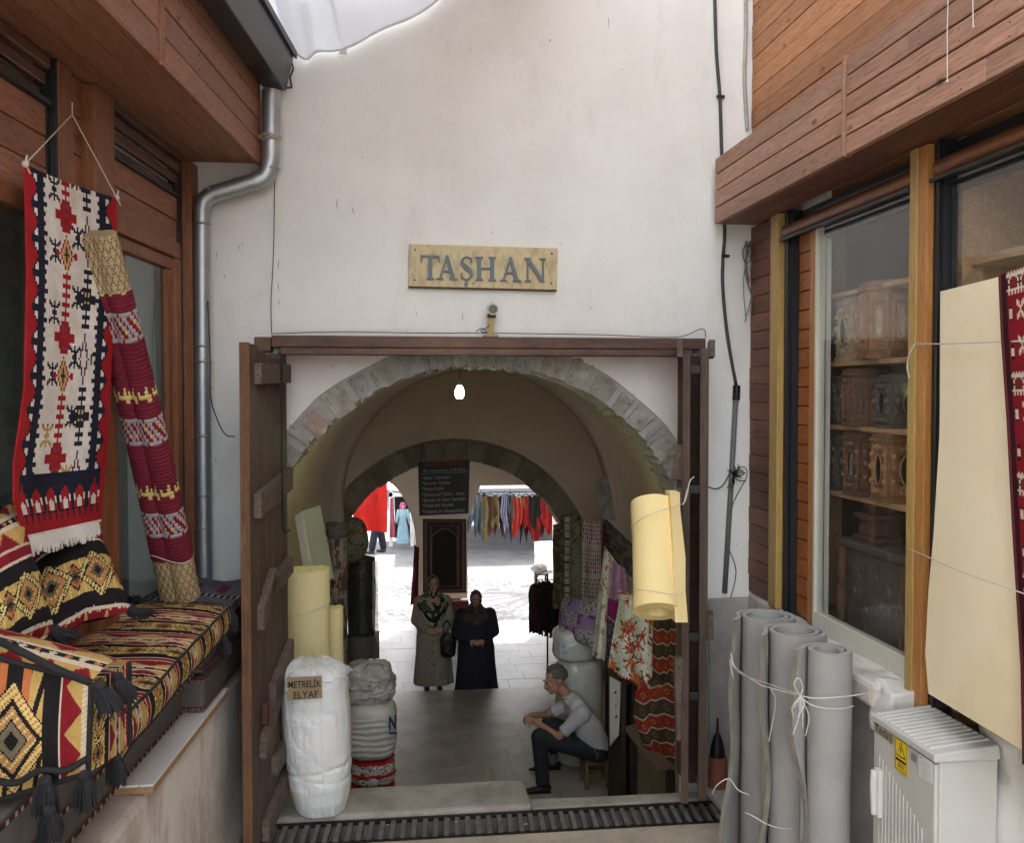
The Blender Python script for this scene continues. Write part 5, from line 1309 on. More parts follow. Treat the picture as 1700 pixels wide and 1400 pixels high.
def crect(name, m, px0, px1, py0, py1, off):
    # rectangle on door face given px of left/right edge and py at left edge
    a = cpt(px0, py0, off); c = cpt(px0, py1, off); e = cpt(px1, 1200, off); b = MB(); b.box(XC-off, XC-off+.0015, e.y, a.y, c.z, a.z); return b.build(name, m, ec), a, c, e
ob, a, c, e = crect('logo_plate', mat('beige_logo_plate', (.40, .33, .21), (.34, .28, .18), rough=.5), 1451, 1484, 1192, 1215, .003)
ey_ = Vector((0, -1, 0)); Hh = a.z-c.z; Wd = a.y-e.y
text_mesh('Tedaş', Hh*.62, (XC-.0035, a.y-Wd*.06, c.z+Hh*.12), ey_, (0, 0, 1), (0, 0, 0), mat('logo_blue_ink', (.035, .05, .09)), 'logo', ec, width=Wd*.86, bold=.012)
b = MB(); b.prism([(0, 0), (.05, .012), (.022, .012), (.02, -.02), (.014, -.02), (.016, .008)], (XC-.0036, a.y-Wd*.05, a.z-.02), ey_, (0, 0, 1), (-.0006, 0, 0)); b.build('logo_mark', m_ink, ec)
m_yel = mat('warning_yellow', (.80, .58, .02), (.76, .54, .02), rough=.5, bump=0)
ob, a, c, e = crect('warning_sign', m_yel, 1486, 1507, 1220, 1278, .0045)
W_, H_ = a.y-e.y, a.z-c.z; o = Vector((XC-.0052, a.y, c.z)); wx = (-.0006, 0, 0)
def tri(s, off, m, nm): b = MB(); b.prism([(W_*(.5-.36*s), H_*(.66-.20*s)), (W_*(.5+.36*s), H_*(.66-.20*s)), (W_*.5, H_*(.62+.28*s))], o+Vector((off, 0, 0)), ey_, (0, 0, 1), wx); b.build(nm, m, ec)
tri(1, 0, m_ink, 'warning_triangle'); tri(.8, -.0008, m_yel, 'warning_triangle_field')
b = MB(); b.prism([(W_*.53, H_*.80), (W_*.42, H_*.66), (W_*.50, H_*.66), (W_*.46, H_*.53), (W_*.60, H_*.69), (W_*.51, H_*.69)], o+Vector((-.0016, 0, 0)), ey_, (0, 0, 1), wx); b.build('lightning_bolt', m_ink, ec)
b = MB(); b.prism([(W_*.1, H_*.32), (W_*.9, H_*.32), (W_*.9, H_*.39), (W_*.1, H_*.39)], o, ey_, (0, 0, 1), wx)
for k, yy in enumerate((.25, .2, .15)): b.prism([(W_*.25, H_*yy), (W_*.75, H_*yy), (W_*.75, H_*(yy+.015)), (W_*.25, H_*(yy+.015))], o, ey_, (0, 0, 1), wx)
for q in ([.06, .06, .94, .075], [.06, .925, .94, .94], [.06, .06, .08, .94], [.92, .06, .94, .94]): b.prism([(W_*q[0], H_*q[1]), (W_*q[2], H_*q[1]), (W_*q[2], H_*q[3]), (W_*q[0], H_*q[3])], o, ey_, (0, 0, 1), wx)
b.build('warning_lines', m_ink, ec)
ob, a, c, e = crect('info_sticker', m_paper, 1526, 1549, 1252, 1288, .003)
b = MB(); W2, H2 = a.y-e.y, a.z-c.z
for k in range(6): b.prism([(W2*.1, H2*(.12+.12*k)), (W2*random.uniform(.6, .9), H2*(.12+.12*k)), (W2*.6, H2*(.14+.12*k)), (W2*.1, H2*(.14+.12*k))], (XC-.0034, a.y, c.z), ey_, (0, 0, 1), wx)
b.prism([(W2*.08, H2*.86), (W2*.3, H2*.86), (W2*.19, H2*.97)], (XC-.0034, a.y, c.z), ey_, (0, 0, 1), wx); b.build('sticker_print', mat('faint_print', (.35, .38, .45)), ec)
ob, a, c, e = crect('small_label', mat('dull_metal_tag', (.35, .35, .34), rough=.4, metal=.5), 1512, 1521, 1250, 1262, .006)
b = MB(); hz = cpt(1447, 1310, .02); b.tube([Vector((XC-.028, hz.y-.035, .985-.07)), Vector((XC-.03, hz.y-.035, .93-.07)), Vector((XC-.028, hz.y-.035, .80-.07))], [.014, .016, .012], 10); b.box(XC-.02, XC, hz.y-.055, hz.y-.015, .72, .92); b.build('handle', mat('white_handle_plastic', (.68, .68, .66), rough=.35), ec, smooth=40)

# ================================================================ cream foam panel and red rug on the right
fp = thing('foam_sheet', 'tall cream foam sheet leaning against the dark second window', 'foam sheet', (2.1, 3.6, 1.2))
def fpt(u, v):
    xl = interp([(0, 1561), (.35, 1560), (.6, 1550), (.75, 1541), (.9, 1536), (1, 1541)], v); x = lerp(xl, 1745, u); X_ = RX-.07-.03*math.sin(math.pi*u)-.05*v
    yt = lerp(484, 438, u); yb_ = lerp(1152, 1275, u); return PX(x, lerp(yt, yb_, v), X_)
b = MB(); b.slab(fpt, 20, 30, (.028, 0, 0)); b.build('sheet', m_foamc, fp, smooth=30)
rg = thing('red_rug', 'dark red rug with cream motifs hanging at the right edge', 'rug', (2, 3, 1))
def rgp(u, v):
    xl = interp([(0, 1660), (.12, 1664), (.3, 1674), (.5, 1682), (.8, 1697), (1, 1700)], v); x = xl+u*330; X_ = RX-.19-.01*math.sin(v*7+u*4); return PX(x, lerp(456-u*110, 1270+u*300, v), X_)
b = MB(); b.slab(rgp, 130, 255, (.008, 0, 0), pat_redrug); b.build('rug', m_cloth, rg, smooth=30)
b = MB(); b.tube([rgp(0, i/40)+Vector((.003, 0, 0)) for i in range(41)], .008, 6); b.build('hem', mat('dark_rug_hem', (.09, .012, .018), rough=.95), rg, smooth=True)
tie('upper white string stretched from the orange post across the cream sheet', [PX(1519, 571, RX-.045), PX(1560, 571, RX-.12), PX(1620, 569, RX-.16), PX(1740, 565, RX-.23)], .0026)
tie('loose ends of the upper string knotted on the orange post', [PX(1519, 571, RX-.045), PX(1509, 590, RX-.05), PX(1506, 610, RX-.04), PX(1510, 628, RX-.05)], .003)
tie('lower string running down across the cream sheet', [PX(1509, 912, RX-.045), PX(1525, 918, RX-.06), PX(1560, 934, RX-.17), PX(1620, 958, RX-.21), PX(1740, 1000, RX-.25)], .0026)

# ================================================================ white awning sheet overhead
aw = thing('awning_sheet', 'white cloth awning sagging over the alley at the upper left', 'awning', (.3, 4, 4.8))
m_awn = bpy.data.materials.new('white_awning_cloth'); m_awn.use_nodes = True; n_ = m_awn.node_tree.nodes; l_ = m_awn.node_tree.links; n_.clear()
oo = n_.new('ShaderNodeOutputMaterial'); df = n_.new('ShaderNodeBsdfDiffuse'); df.inputs[0].default_value = (.84, .85, .87, 1); tl_ = n_.new('ShaderNodeBsdfTranslucent'); tl_.inputs[0].default_value = (.88, .89, .91, 1)
mx = n_.new('ShaderNodeMixShader'); mx.inputs[0].default_value = .6; l_.new(df.outputs[0], mx.inputs[1]); l_.new(tl_.outputs[0], mx.inputs[2]); l_.new(mx.outputs[0], oo.inputs[0])
edge = [(470, 60), (486, 86), (510, 93), (530, 88), (562, 85), (572, 74), (610, 60), (660, 34), (715, 8), (780, -40), (850, -90), (950, -140)]
ep = cat_rom([PY(x, y, 5.95) for x, y in edge], 5)
def awf(u, v):
    k = u*(len(ep)-1); i = int(min(k, len(ep)-2)); p = ep[i].lerp(ep[i+1], k-i); 
    return p+Vector((-.1*v*math.sin(u*3), -3.5*v, .35*v+.10*math.sin(v*9+u*6)*v*(1-v)*2+.012*math.sin(u*26+v*5)*(1-.5*v)+.012*math.sin(v*37+u*9)+.03*noise.noise(Vector((u*9, v*7, 0)))))
b = MB(); b.slab(awf, 90, 90, (0, 0, .002)); b.build('cloth', m_awn, aw, smooth=True)
b = MB(); b.tube([awf(i/60, 0) for i in range(61)], .009, 6); b.build('hem', m_awn, aw, smooth=True)
p = awf(.42, 0); b = MB(); b.box(p.x-.015, p.x+.03, p.y-.01, p.y+.01, p.z-.025, p.z+.015); b.build('corner_patch', m_awn, aw, bevel=.004)
# small clay flue by the wall
cf = thing('clay_pot', 'small terracotta flue pot with iron rod beside the folded leaf', 'pot', tuple(PY(1195, 1287, 5.6)))
z0 = .03; c = PY(1192, 1287, 5.75)
b = MB(); b.lathe([(.0, 0), (.06, 0), (.062, .02), (.055, .2), (.05, .21), (0, .21)], (c.x, c.y, z0), 14); b.build('pot', mat('terracotta', (.28, .10, .06), (.2, .07, .045), rough=.9, bump=.4), cf, smooth=40)
b = MB(); b.lathe([(.05, .211), (.045, .26), (.025, .33), (.01, .36), (.006, .45)], (c.x-.005, c.y, z0), 10, wob=lambda t, z: .15*math.sin(t*5)); b.build('iron_cap', m_iron, cf, smooth=40)
b = MB(); q = PY(1170, 1300, 5.85); b.box(q.x-.03, RX+.0, 5.42, 5.96, .004, .05); tag(b.build('stone_slab', m_greyw, bevel=.012), 'low grey stone slab at the foot of the right wall', 'slab')
# ================================================================ passage goods: helpers
def zfl(px, py, dep): return PD(px, py, dep)
def wobroll(b, c, r, z0, z1, seed, amp=.05, n=28, nz=16, col=None, fr=3, taper=0, top=True):
    vs = []; 
    for j in range(nz+1):
        f = j/nz
        for k in range(n):
            a = 2*math.pi*k/n; q = Vector((math.cos(a)*1.3, math.sin(a)*1.3, f*(z1-z0)*fr)); rr_ = r*(1+amp*noise.noise(q+Vector((seed*7, 0, 0)))*2)*(1-taper*f)
            vs.append(Vector((c[0]+math.cos(a)*rr_, c[1]+math.sin(a)*rr_, lerp(z0, z1, f))))
    fs = [(j*n+k, j*n+(k+1) % n, (j+1)*n+(k+1) % n, (j+1)*n+k) for j in range(nz) for k in range(n)]
    cs = [col(k/n, j/nz) if col else None for j in range(nz) for k in range(n)]
    vs.append(Vector((c[0], c[1], z1+.2*r))); vs.append(Vector((c[0], c[1], z0))); m = (nz+1)*n
    fs += [(nz*n+k, nz*n+(k+1) % n, m) for k in range(n)]+[((k+1) % n, k, m+1) for k in range(n)]
    cs += [cs[-1]]*(2*n); b.add(vs, fs, 0, cs)
def pouch(b, c, rx, ry, z0, z1, seed, amp=.06, n=64, nz=40, crease=.05, p=4, fr=5):
    """plump sack: superellipse profile with crumpled creases"""
    vs = []
    for j in range(nz+1):
        f = j/nz; e = (1-abs(2*f-1)**p)**(1/p) if 0 < f < 1 else .02
        e = max(e, .02)
        for k in range(n):
            a = 2*math.pi*k/n; ca, sa = math.cos(a), math.sin(a); s_ = (abs(ca)**2.6+abs(sa)**2.6)**(-1/2.6)
            q = Vector((ca*2, sa*2, f*fr)); nz_ = noise.noise(q+Vector((seed*3.1, 0, 0))); cr = max(0, .14-abs(noise.noise(q*1.7+Vector((0, seed*5, 0)))))/.14*.55+max(0, .12-abs(noise.noise(q*3.7+Vector((2, seed*5, 0)))))/.12*.3
            rr_ = s_*e*(1+amp*nz_-crease*cr*1.5)
            vs.append(Vector((c[0]+ca*rx*rr_, c[1]+sa*ry*rr_, lerp(z0, z1, f)+.02*nz_*(1 if f > .1 else 0))))
    fs = [(j*n+k, j*n+(k+1) % n, (j+1)*n+(k+1) % n, (j+1)*n+k) for j in range(nz) for k in range(n)]
    fs += [tuple(range(n-1, -1, -1)), tuple(nz*n+k for k in range(n))]; b.add(vs, fs); return b
FZ = -1.23; CZ = -1.45
# big white wadding roll at the entrance
wr = thing('wadding_roll', 'tall white plastic wrapped wadding roll standing on the drain grate', 'roll', (-.55, 5.7, .01))
cw = PD(521, 1240, 5.72); rw_ = .212; zt_ = PD(515, 1103, 5.72).z
b = MB()
def ww(t, z):
    return .022*noise.noise(Vector((math.cos(t)*2, math.sin(t)*2, z*5)))+(.02*noise.noise(Vector((math.cos(t)*1.5, math.sin(t)*1.5, z*14))))-.03*math.exp(-((z-.30-.03*math.cos(t))/.014)**2)-.02*math.exp(-((z-.25-.02*math.sin(t*2))/.012)**2)-.05*math.exp(-((t-4.95)/.03)**2)
H_ = zt_-.01
prof_ = [(0, .11), (.03, .15), (.10, .175), (.19, .192), (.3, .202), (.42, .208), (.6, .211), (.8, .211), (H_-.12, .209), (H_-.05, .204), (H_-.01, .19), (H_+.004, .165), (H_+.012, .12), (H_+.02, .01)]
def crs(q, w_=.10): return max(0, w_-abs(noise.noise(q)))/w_
n = 150; zz = [H_*k/170 for k in range(168)]+[H_+.004, H_+.012, H_+.02]; vs = []
for z in zz:
    for k in range(n):
        t_ = 2*math.pi*k/n; c_, s_ = math.cos(t_), math.sin(t_); rr_ = interp(prof_, z)*(1+ww(t_, z))
        q = Vector((c_*1.6, s_*1.6, z*3.2)); rr_ *= 1-.018*crs(q+Vector((3, 1, 7)))-.012*crs(q*2.3+Vector((0, 5, 2)))-.010*crs(Vector((c_*7, s_*7, z*2)))
        if z < .16: rr_ *= 1-.05*crs(Vector((c_*5, s_*5, z*2)), .2)*(1-z/.16)
        sq = 1-.05*max(0, -c_)**4-.04*max(0, c_)**4
        vs.append(Vector((cw.x+c_*rr_*sq-.05*(z/H_-.5)+.02, cw.y+s_*rr_, .012+z)))
m_ = len(zz); b.add(vs, [(j*n+k, j*n+(k+1) % n, (j+1)*n+(k+1) % n, (j+1)*n+k) for j in range(m_-1) for k in range(n)]+[tuple(range(n-1, -1, -1)), tuple((m_-1)*n+k for k in range(n))])
b.build('roll', m_white_plastic, wr, smooth=60)
b = MB(); random.seed(31)
n = 72; nz = 12; vs = []
for j in range(nz+1):
    f = j/nz
    for k in range(n):
        a = 2*math.pi*k/n; rr_ = rw_*lerp(1.02, .35, f**1.4)*(1+.16*noise.noise(Vector((math.cos(a)*5, math.sin(a)*5, f*4)))); vs.append(Vector((cw.x+math.cos(a)*rr_, cw.y+math.sin(a)*rr_, zt_-.05+.075*f+.04*noise.noise(Vector((math.cos(a)*6, math.sin(a)*6, f*3+9)))*(1 if f > .15 else .3))))
b.add(vs, [(j*n+k, j*n+(k+1) % n, (j+1)*n+(k+1) % n, (j+1)*n+k) for j in range(nz) for k in range(n)]); b.build('plastic_film', m_film, wr, smooth=False)
cs_ = thing('cardboard_sign', 'handwritten cardboard sign fixed to the tall white wadding roll', 'sign', tuple(PD(505, 1143, 5.5)))
p = [PD(475, 1126, 5.44), PD(534, 1123, 5.44), PD(535, 1160, 5.44), PD(477, 1164, 5.44)]; dv = Vector((0, .006, 0))
b = MB(); b.hexa([p[3], p[2], p[2]+dv, p[3]+dv, p[0], p[1], p[1]+dv, p[0]+dv]); b.build('card', m_card, cs_)
ex_ = (p[1]-p[0]).normalized(); ez_ = Vector((0, 0, 1)); sc_ = 5.5/1600
text_mesh('METRELİK', 12*sc_, p[3]+ez_*(21*sc_)+ex_*(2*sc_), ex_, ez_, (0, -.008, 0), m_ink, 'lettering', cs_, width=54*sc_, bold=.008)
text_mesh('ELYAF', 12*sc_, p[3]+ez_*(3.5*sc_)+ex_*(11*sc_), ex_, ez_, (0, -.008, 0), m_ink, 'lettering', cs_, width=40*sc_, bold=.008)
# pale yellow foam roll behind + second one
cy_ = PD(508, 945, 6.85); foam_roll('pale yellow foam roll standing behind the white wadding roll', cy_, .172, cy_.z, 2.2, .035, 1.0, 0, 7, m_foamp, -.35, None)
b = MB(); z_ = PD(508, 1016, 6.7).z; b.tube([Vector((cy_.x+.176*math.cos(a), cy_.y+.176*math.sin(a), z_+.05*math.cos(a-.3))) for a in [2*math.pi*k/30 for k in range(31)]], .0022, 4); tag(b.build('string', m_string), 'string tied slantwise round the pale yellow foam roll', 'string')
c = PD(551, 1020, 7.3); foam_roll('thin pale yellow foam roll half hidden behind the wider one', c, .09, PD(551, 1008, 7.3).z, 1.5, .03, 1, 0, 8, m_foamp, -.5, None)
fs2 = thing('foam_slab', 'dusty white foam slab leaning on the left passage wall', 'foam slab', tuple(PD(515, 935, 7.6)))
m_fw = mat('white_foam', (.50, .50, .46), (.44, .44, .40), scale=4, rough=.95, bump=.15, bscale=200)
b = MB(); P_ = [PD(500, 960, 7.5), PD(552, 960, 7.5), PD(532, 838, 7.5), PD(488, 856, 7.5)]; 
b.hexa([PD(506, 965, 7.4), PD(521, 963, 7.4), PD(556, 962, 7.9), PD(540, 965, 7.9), PD(488, 858, 7.4), PD(502, 848, 7.4), PD(532, 839, 7.9), PD(516, 846, 7.9)]); b.build('slab', m_fw, fs2, bevel=.01)
def pat_mottle(u, v):
    a = noise.noise(Vector((u*9, v*26, 3.3))); c = noise.noise(Vector((u*14, v*12, 9)))
    return (.30, .26, .22) if a > .08 else ((.16, .05, .04) if c > .2 else ((.08, .075, .07) if a < -.25 else (.24, .21, .18)))
t = thing('fabric_roll', 'mottled brown and beige fabric roll standing by the left passage wall', 'fabric roll', (0, 9, FZ)); c = PD(562, 1000, 8.9); b = MB()
wobroll(b, c, .085, FZ, PD(560, 893, 8.9).z, 2, .1, 36, 70, pat_mottle); b.build('roll', m_clothf, t, smooth=True)
b = MB(); pouch(b, c+Vector((-.02, 0, 0)), .09, .09, PD(560, 893, 8.9).z+.0, PD(560, 868, 8.9).z, 4, .2); b.build('top_fold', m_greym, t, smooth=True)
m_dkwrap = mat('charcoal_wrapped_foam', (.035, .036, .04), (.02, .021, .025), scale=4, rough=.22, bump=.9, bscale=12, coat=.6, bdist=.03)
t = thing('wrapped_roll', 'charcoal foam roll wrapped in shiny clear plastic on a grey drum', 'roll', (0, 10.6, -.6)); c = PD(600, 1000, 10.6); b = MB(); zb_ = PD(600, 1052, 10.6).z
wobroll(b, c, .155, zb_, PD(600, 925, 10.6).z, 5, .05, 36, 30); b.build('roll', m_dkwrap, t, smooth=True)
b = MB(); c2 = PD(622, 980, 10.5); n = 14
b.grid(lambda u, v: Vector((lerp(c.x+.12, PD(628, 980, 10.6).x, u), c.y-.1+.05*noise.noise(Vector((u*4, v*9, 1)))-.03*math.sin(u*9), lerp(PD(600, 925, 10.6).z-.03, zb_+.1-.25*u*v, v))), 12, 30); b.build('plastic_film', mat('loose_clear_film', (.75, .77, .77), rough=.2, alpha=.6, bump=.5, bscale=10), t)
t = thing('grey_drum', 'dull grey foam drum standing under the charcoal wrapped roll', 'roll', (0, 10.6, FZ)); b = MB(); b.lathe([(0, 0), (.15, 0), (.155, .03), (.15, zb_-FZ-.02), (.13, zb_-FZ-.005), (0, zb_-FZ-.004)], (c.x-.01, c.y, FZ), 30); b.build('drum', mat('dull_grey_drum', (.13, .13, .125), (.10, .10, .095), rough=.8), t, smooth=40)
t = thing('grey_box', 'narrow dark grey carton with a plastic bag on its top', 'box', (0, 10.7, FZ)); b = MB(); x0_, x1_ = PD(612, 1080, 10.8).x, PD(630, 1080, 10.8).x; zt2 = PD(620, 1048, 10.8).z
b.box(x0_, x1_, 10.6, 10.85, FZ, zt2); b.build('carton', mat('grey_carton', (.12, .115, .11), (.09, .09, .085), rough=.85), t, bevel=.008)
b = MB(); pouch(b, ((x0_+x1_)/2, 10.72), .07, .1, zt2, zt2+.09, 8, .3); b.build('bag', m_film, t)
# floral bundle on top
FL = [(.55, .16, .05), (.48, .06, .05), (.62, .30, .08)]
def floral(seed, base, nfl, cols, leaf=(.06, .10, .05), rad=.055, asp=1.0):
    r_ = random.Random(seed); F_ = [(r_.random()*1.0, r_.random()*1.0, rad*r_.uniform(.5, 1.1), r_.choice(cols), r_.uniform(0, 6)) for _ in range(nfl)]
    def f(u, v):
        for (x, y, s, c, ph) in F_:
            dx, dy = (u-x), (v-y)*asp; d = math.hypot(dx, dy)
            if d < s*1.7:
                a = math.atan2(dy, dx); pet = s*(.72+.28*math.cos(5*a+ph))
                if d < s*.22: return tuple(q*.5 for q in c)
                if d < pet: return c if (int(d/s*7)+int(a*3)) % 3 else tuple(min(1, q*1.5+.08) for q in c)
                if abs(math.sin(a*1.5+ph)) < .22 and d < s*1.6: return leaf
        if noise.noise(Vector((u*34+seed, v*34*asp, 0))) > .42: return leaf
        return base
    return f
t = thing('floral_bundle', 'bundle of dark floral cloth heaped on top of the charcoal roll', 'cloth', tuple(PD(590, 930, 10.3)))
pf = floral(3, (.20, .18, .15), 26, [(.05, .16, .13), (.26, .09, .04), (.12, .12, .09)], rad=.09)
c = PD(585, 900, 10.3); zt3, zb3 = PD(585, 860, 10.3).z, PD(585, 936, 10.3).z
b = MB(); pouch(b, (c.x, c.y), .16, .15, zb3, zt3, 6, .16, 70, 50, .12, 2.2, 3); nn__ = len(b.f); b.c = [pf((k % 70)/70, (k//70)/50) for k in range(nn__)]; b.build('cloth', m_clothf, t, smooth=True)
# pellet sacks and red packs
def sackcrease(t): pass
m_sack = mat('translucent_wadding_sack', (.58, .58, .56), (.40, .40, .39), scale=9, rough=.2, bump=1, bscale=24, bdist=.03, coat=.4)
gb = 'wadding sacks piled on the left'
t = thing('plastic_sack', 'upper clear plastic sack of grey wadding on the pile', 'sack', (0, 8.6, -.7), gb); c = PD(612, 1150, 8.75); b = MB()
pouch(b, (c.x, c.y), .235, .24, PD(612, 1182, 8.6).z, PD(612, 1106, 8.6).z, 12, .14, crease=.14, p=3, fr=4); b.build('sack', m_sack, t, smooth=True)
t = thing('plastic_sack', 'lower white ribbed sack with blue print above the red packs', 'sack', (0, 8.6, -1), gb); b = MB(); za_, zb_ = PD(617, 1262, 8.6).z, PD(617, 1168, 8.6).z
c = PD(617, 1200, 8.7)
vs = []; n, nz = 60, 60
for j in range(nz+1):
    f = j/nz; e = max((1-abs(2*f-1)**5)**.2 if 0 < f < 1 else .05, .05)
    for k in range(n):
        a = 2*math.pi*k/n; ca_, sa_ = math.cos(a), math.sin(a); s_ = (abs(ca_)**3+abs(sa_)**3)**(-1/3); q = Vector((ca_*1.5, sa_*1.5, f*2))
        rr_ = s_*e*(1+.05*noise.noise(q)+.022*math.sin(f*60+3*noise.noise(q*2))*(1 if f < .8 else 0)); vs.append(Vector((c.x+ca_*.225*rr_, c.y+sa_*.22*rr_, lerp(za_, zb_, f))))
b.add(vs, [(j*n+k, j*n+(k+1) % n, (j+1)*n+(k+1) % n, (j+1)*n+k) for j in range(nz) for k in range(n)]+[tuple(nz*n+k for k in range(n))]); b.build('sack', mat('white_ribbed_sack', (.60, .61, .58), (.52, .53, .50), rough=.4, bump=.5, bscale=20, coat=.2, bdist=.01), t, smooth=True)
m_blu = mat('blue_print', (.03, .04, .16), rough=.6)
text_mesh('N', .13, PD(646, 1213, 8.42)-Vector((0, 0, .0)), (.8, .5, 0), (0, 0, 1), (0, 0, 0), m_blu, 'print', t, width=.075, bold=.03)
b = MB(); p = PD(646, 1218, 8.41); b.box(p.x, p.x+.07, p.y, p.y+.003, p.z-.01, p.z+.006); p = PD(650, 1180, 8.42)
b.build('print_bar', m_blu, t)
t = thing('red_pack', 'red and white printed plastic packs under the white sack', 'packs', (0, 8.6, FZ), None); zc_ = za_+.0
def pat_red(u, v):
    a = noise.noise(Vector((u*8, v*7, 2)))
    if .0 < v % .5 < .17+.05*a: return (.55, .03, .035)
    if noise.noise(Vector((u*22, v*30, 7))) > .28: return (.12, .10, .12)
    if noise.noise(Vector((u*15, v*20, 1))) > .42: return (.5, .05, .05)
    return (.66, .64, .64)
for q in range(2):
    z0_, z1_ = lerp(FZ, zc_, q*.5), lerp(FZ, zc_, q*.5+.5); b = MB(); pouch(b, (c.x+.01, c.y), .20, .2, z0_+.002, z1_, 20+q, .08, 80, 30, .1, 5, 2); b.c = [pat_red((k % 80)/20 % 1, 1-(k//80)/30) for k in range(len(b.f))]
    b.build('pack', mat('glossy_printed_film', (1, 1, 1), (.9, .9, .9), rough=.25, bump=.6, bscale=14, attr=True, bdist=.01), t, smooth=True)

# ---------------------------------------------------------------- right side of the passage
def vface(name, label, cat, pts, dep, pat, nu=40, nv=80, fold=.02, k=14, th=.004, m=None, sag=0, seed=0, sub='cloth'):
    """cloth between four photo corners at a depth (or four depths)"""
    dd = dep if isinstance(dep, (list, tuple)) else [dep]*4; P_ = [PD(x, y, d_) for (x, y), d_ in zip(pts, dd)]
    t = thing(name, label, cat, tuple(sum(P_, Vector())/4))
    def f(u, v): 
        p = P_[0].lerp(P_[1], u).lerp(P_[3].lerp(P_[2], u), v); w_ = math.sin(u*k+seed+.8*math.sin(v*3+seed))*fold*(.4+.6*v)+.6*fold*noise.noise(Vector((u*3+seed, v*3, seed)))
        return p+Vector((.2*w_, w_, -sag*math.sin(math.pi*u)))
    b = MB(); b.slab(f, nu, nv, (0, th, 0), pat); b.build(sub, m or m_clothf, t, smooth=30); return t
def pat_bolt(u, v): 
    a = noise.noise(Vector((u*5, v*16, 5))); return (.20, .17, .12) if a > .1 else ((.09, .08, .06) if a > -.15 else (.13, .10, .06))
def vroll(name, label, px, r, dep, ytop, ybot, pat, seed, nz=80, zb=None):
    c = PD(px, (ytop+ybot)/2, dep); zt = PD(px, ytop, dep).z; zb = PD(px, ybot, dep).z if zb is None else zb
    t = thing(name, label, 'fabric roll', (c.x, c.y, zb), 'fabric rolls on the right passage wall'); b = MB(); wobroll(b, c, r, zb, zt, seed, .05, 48, nz, pat); b.build('roll', m_clothf, t, smooth=True); return t
vroll('fabric_roll', 'dull olive leaf pattern fabric roll nearest the courtyard on the right', 931, .10, 12.2, 872, 1010, pat_bolt, 31)
vroll('fabric_roll', 'beige fabric roll with pale selvedge strip on the right wall', 947, .12, 11.3, 856, 1010, lambda u, v: ((.42, .42, .40) if (int(v*60) % 5) else (.07, .07, .07)) if .62 < u < .70 else pat_bolt(u, v*1.3), 32)
vroll('fabric_roll', 'grey green leaf fabric roll beside the dotted one', 962, .11, 10.6, 866, 1010, floral(9, (.20, .19, .13), 20, [(.10, .13, .05), (.16, .12, .08)], rad=.08), 33)
def pat_dots(u, v):
    x, y = u*9, v*20; i, j = int(x), int(y); a, c = x-i-.5, y-j-.5
    if j % 7 == 6: return (.42, .40, .40)
    big = (i+j//5) % 4 == 0; r_ = .44 if big else .33
    if a*a*1.6+c*c < r_*r_: return [(.38, .03, .05), (.42, .12, .12), (.04, .03, .035), (.40, .16, .16)][(i*3+j) % 4]
    return (.45, .43, .43)
vface('dotted_fabric', 'white fabric with red and black dots hanging on the right wall', 'fabric', [(967, 862), (999, 866), (996, 1002), (965, 1000)], [10.2, 10.0, 10.0, 10.2], pat_dots, 50, 120, .02, 7)
vface('striped_board', 'narrow dark fabric board at the edge of the dotted fabric', 'board', [(1000, 866), (1014, 880), (1010, 1010), (997, 1003)], 9.9, lambda u, v: (.03, .025, .03) if int(v*40) % 3 else (.18, .03, .04), 10, 60, .0, 7)
vface('wall_panel', 'mottled grey panel with peeling paper above the hanging cloths', 'panel', [(998, 855), (1052, 905), (1050, 960), (1012, 930)], [10.0, 9.0, 9.0, 10.0], lambda u, v: (.10, .10, .10) if noise.noise(Vector((u*6, v*6, 2))) > 0 else (.20, .19, .18), 30, 30, .03, 5)
# slanting plate on the vault
vt = thing('metal_plate', 'scratched grey metal plate fixed slantwise to the vault on the right', 'plate', tuple(PD(1005, 830, 9.6)))
P_ = [PD(986, 793, 10.0), PD(1007, 797, 9.7), PD(1023, 866, 9.3), PD(1000, 862, 9.6)]; b = MB(); dv = Vector((.02, .012, 0)); b.hexa([P_[3], P_[2], P_[2]+dv, P_[3]+dv, P_[0], P_[1], P_[1]+dv, P_[0]+dv])
b.build('plate', mat('scratched_plate', (.42, .42, .43), (.16, .16, .17), scale=7, rough=.5, bump=.2, metal=.2), vt, bevel=.003)
def pat_purple(u, v):
    if (int(u*3)+int(v*3)) % 2: 
        return (.22, .05, .20) if noise.noise(Vector((u*9, v*9, 1))) > .3 else (.30, .22, .42)
    return (.42, .40, .42) if noise.noise(Vector((u*25, v*25, 4))) < .15 else (.14, .12, .18)
t = thing('floral_pillow', 'lilac and white floral pillow lying on the upper white sack', 'pillow', tuple(PD(960, 1030, 9.7)))
P_ = [PD(935, 992, 10.0), PD(994, 995, 9.4), PD(985, 1078, 9.3), PD(928, 1055, 9.9)]; nrm_ = (P_[1]-P_[0]).cross(P_[3]-P_[0]).normalized()
if nrm_.y > 0: nrm_ = -nrm_
def pil(s):
    def f(u, v): x, y = 2*u-1, 2*v-1; k = max((1-abs(x)**3)*(1-abs(y)**3), 0)**.55; return P_[0].lerp(P_[1], u).lerp(P_[3].lerp(P_[2], u), v)+nrm_*s*.09*k+Vector((0, 0, .01*noise.noise(Vector((u*5, v*5, 2)))))
    return f
b = MB(); b.grid(pil(1), 60, 60, pat_purple); b.grid(pil(-1), 20, 20, pat_purple); b.build('pillow', m_clothf, t, smooth=True)
m_wsack = mat('white_film_sack', (.50, .52, .50), (.44, .46, .45), scale=3, rough=.25, bump=.5, bscale=8, coat=.4, bdist=.03)
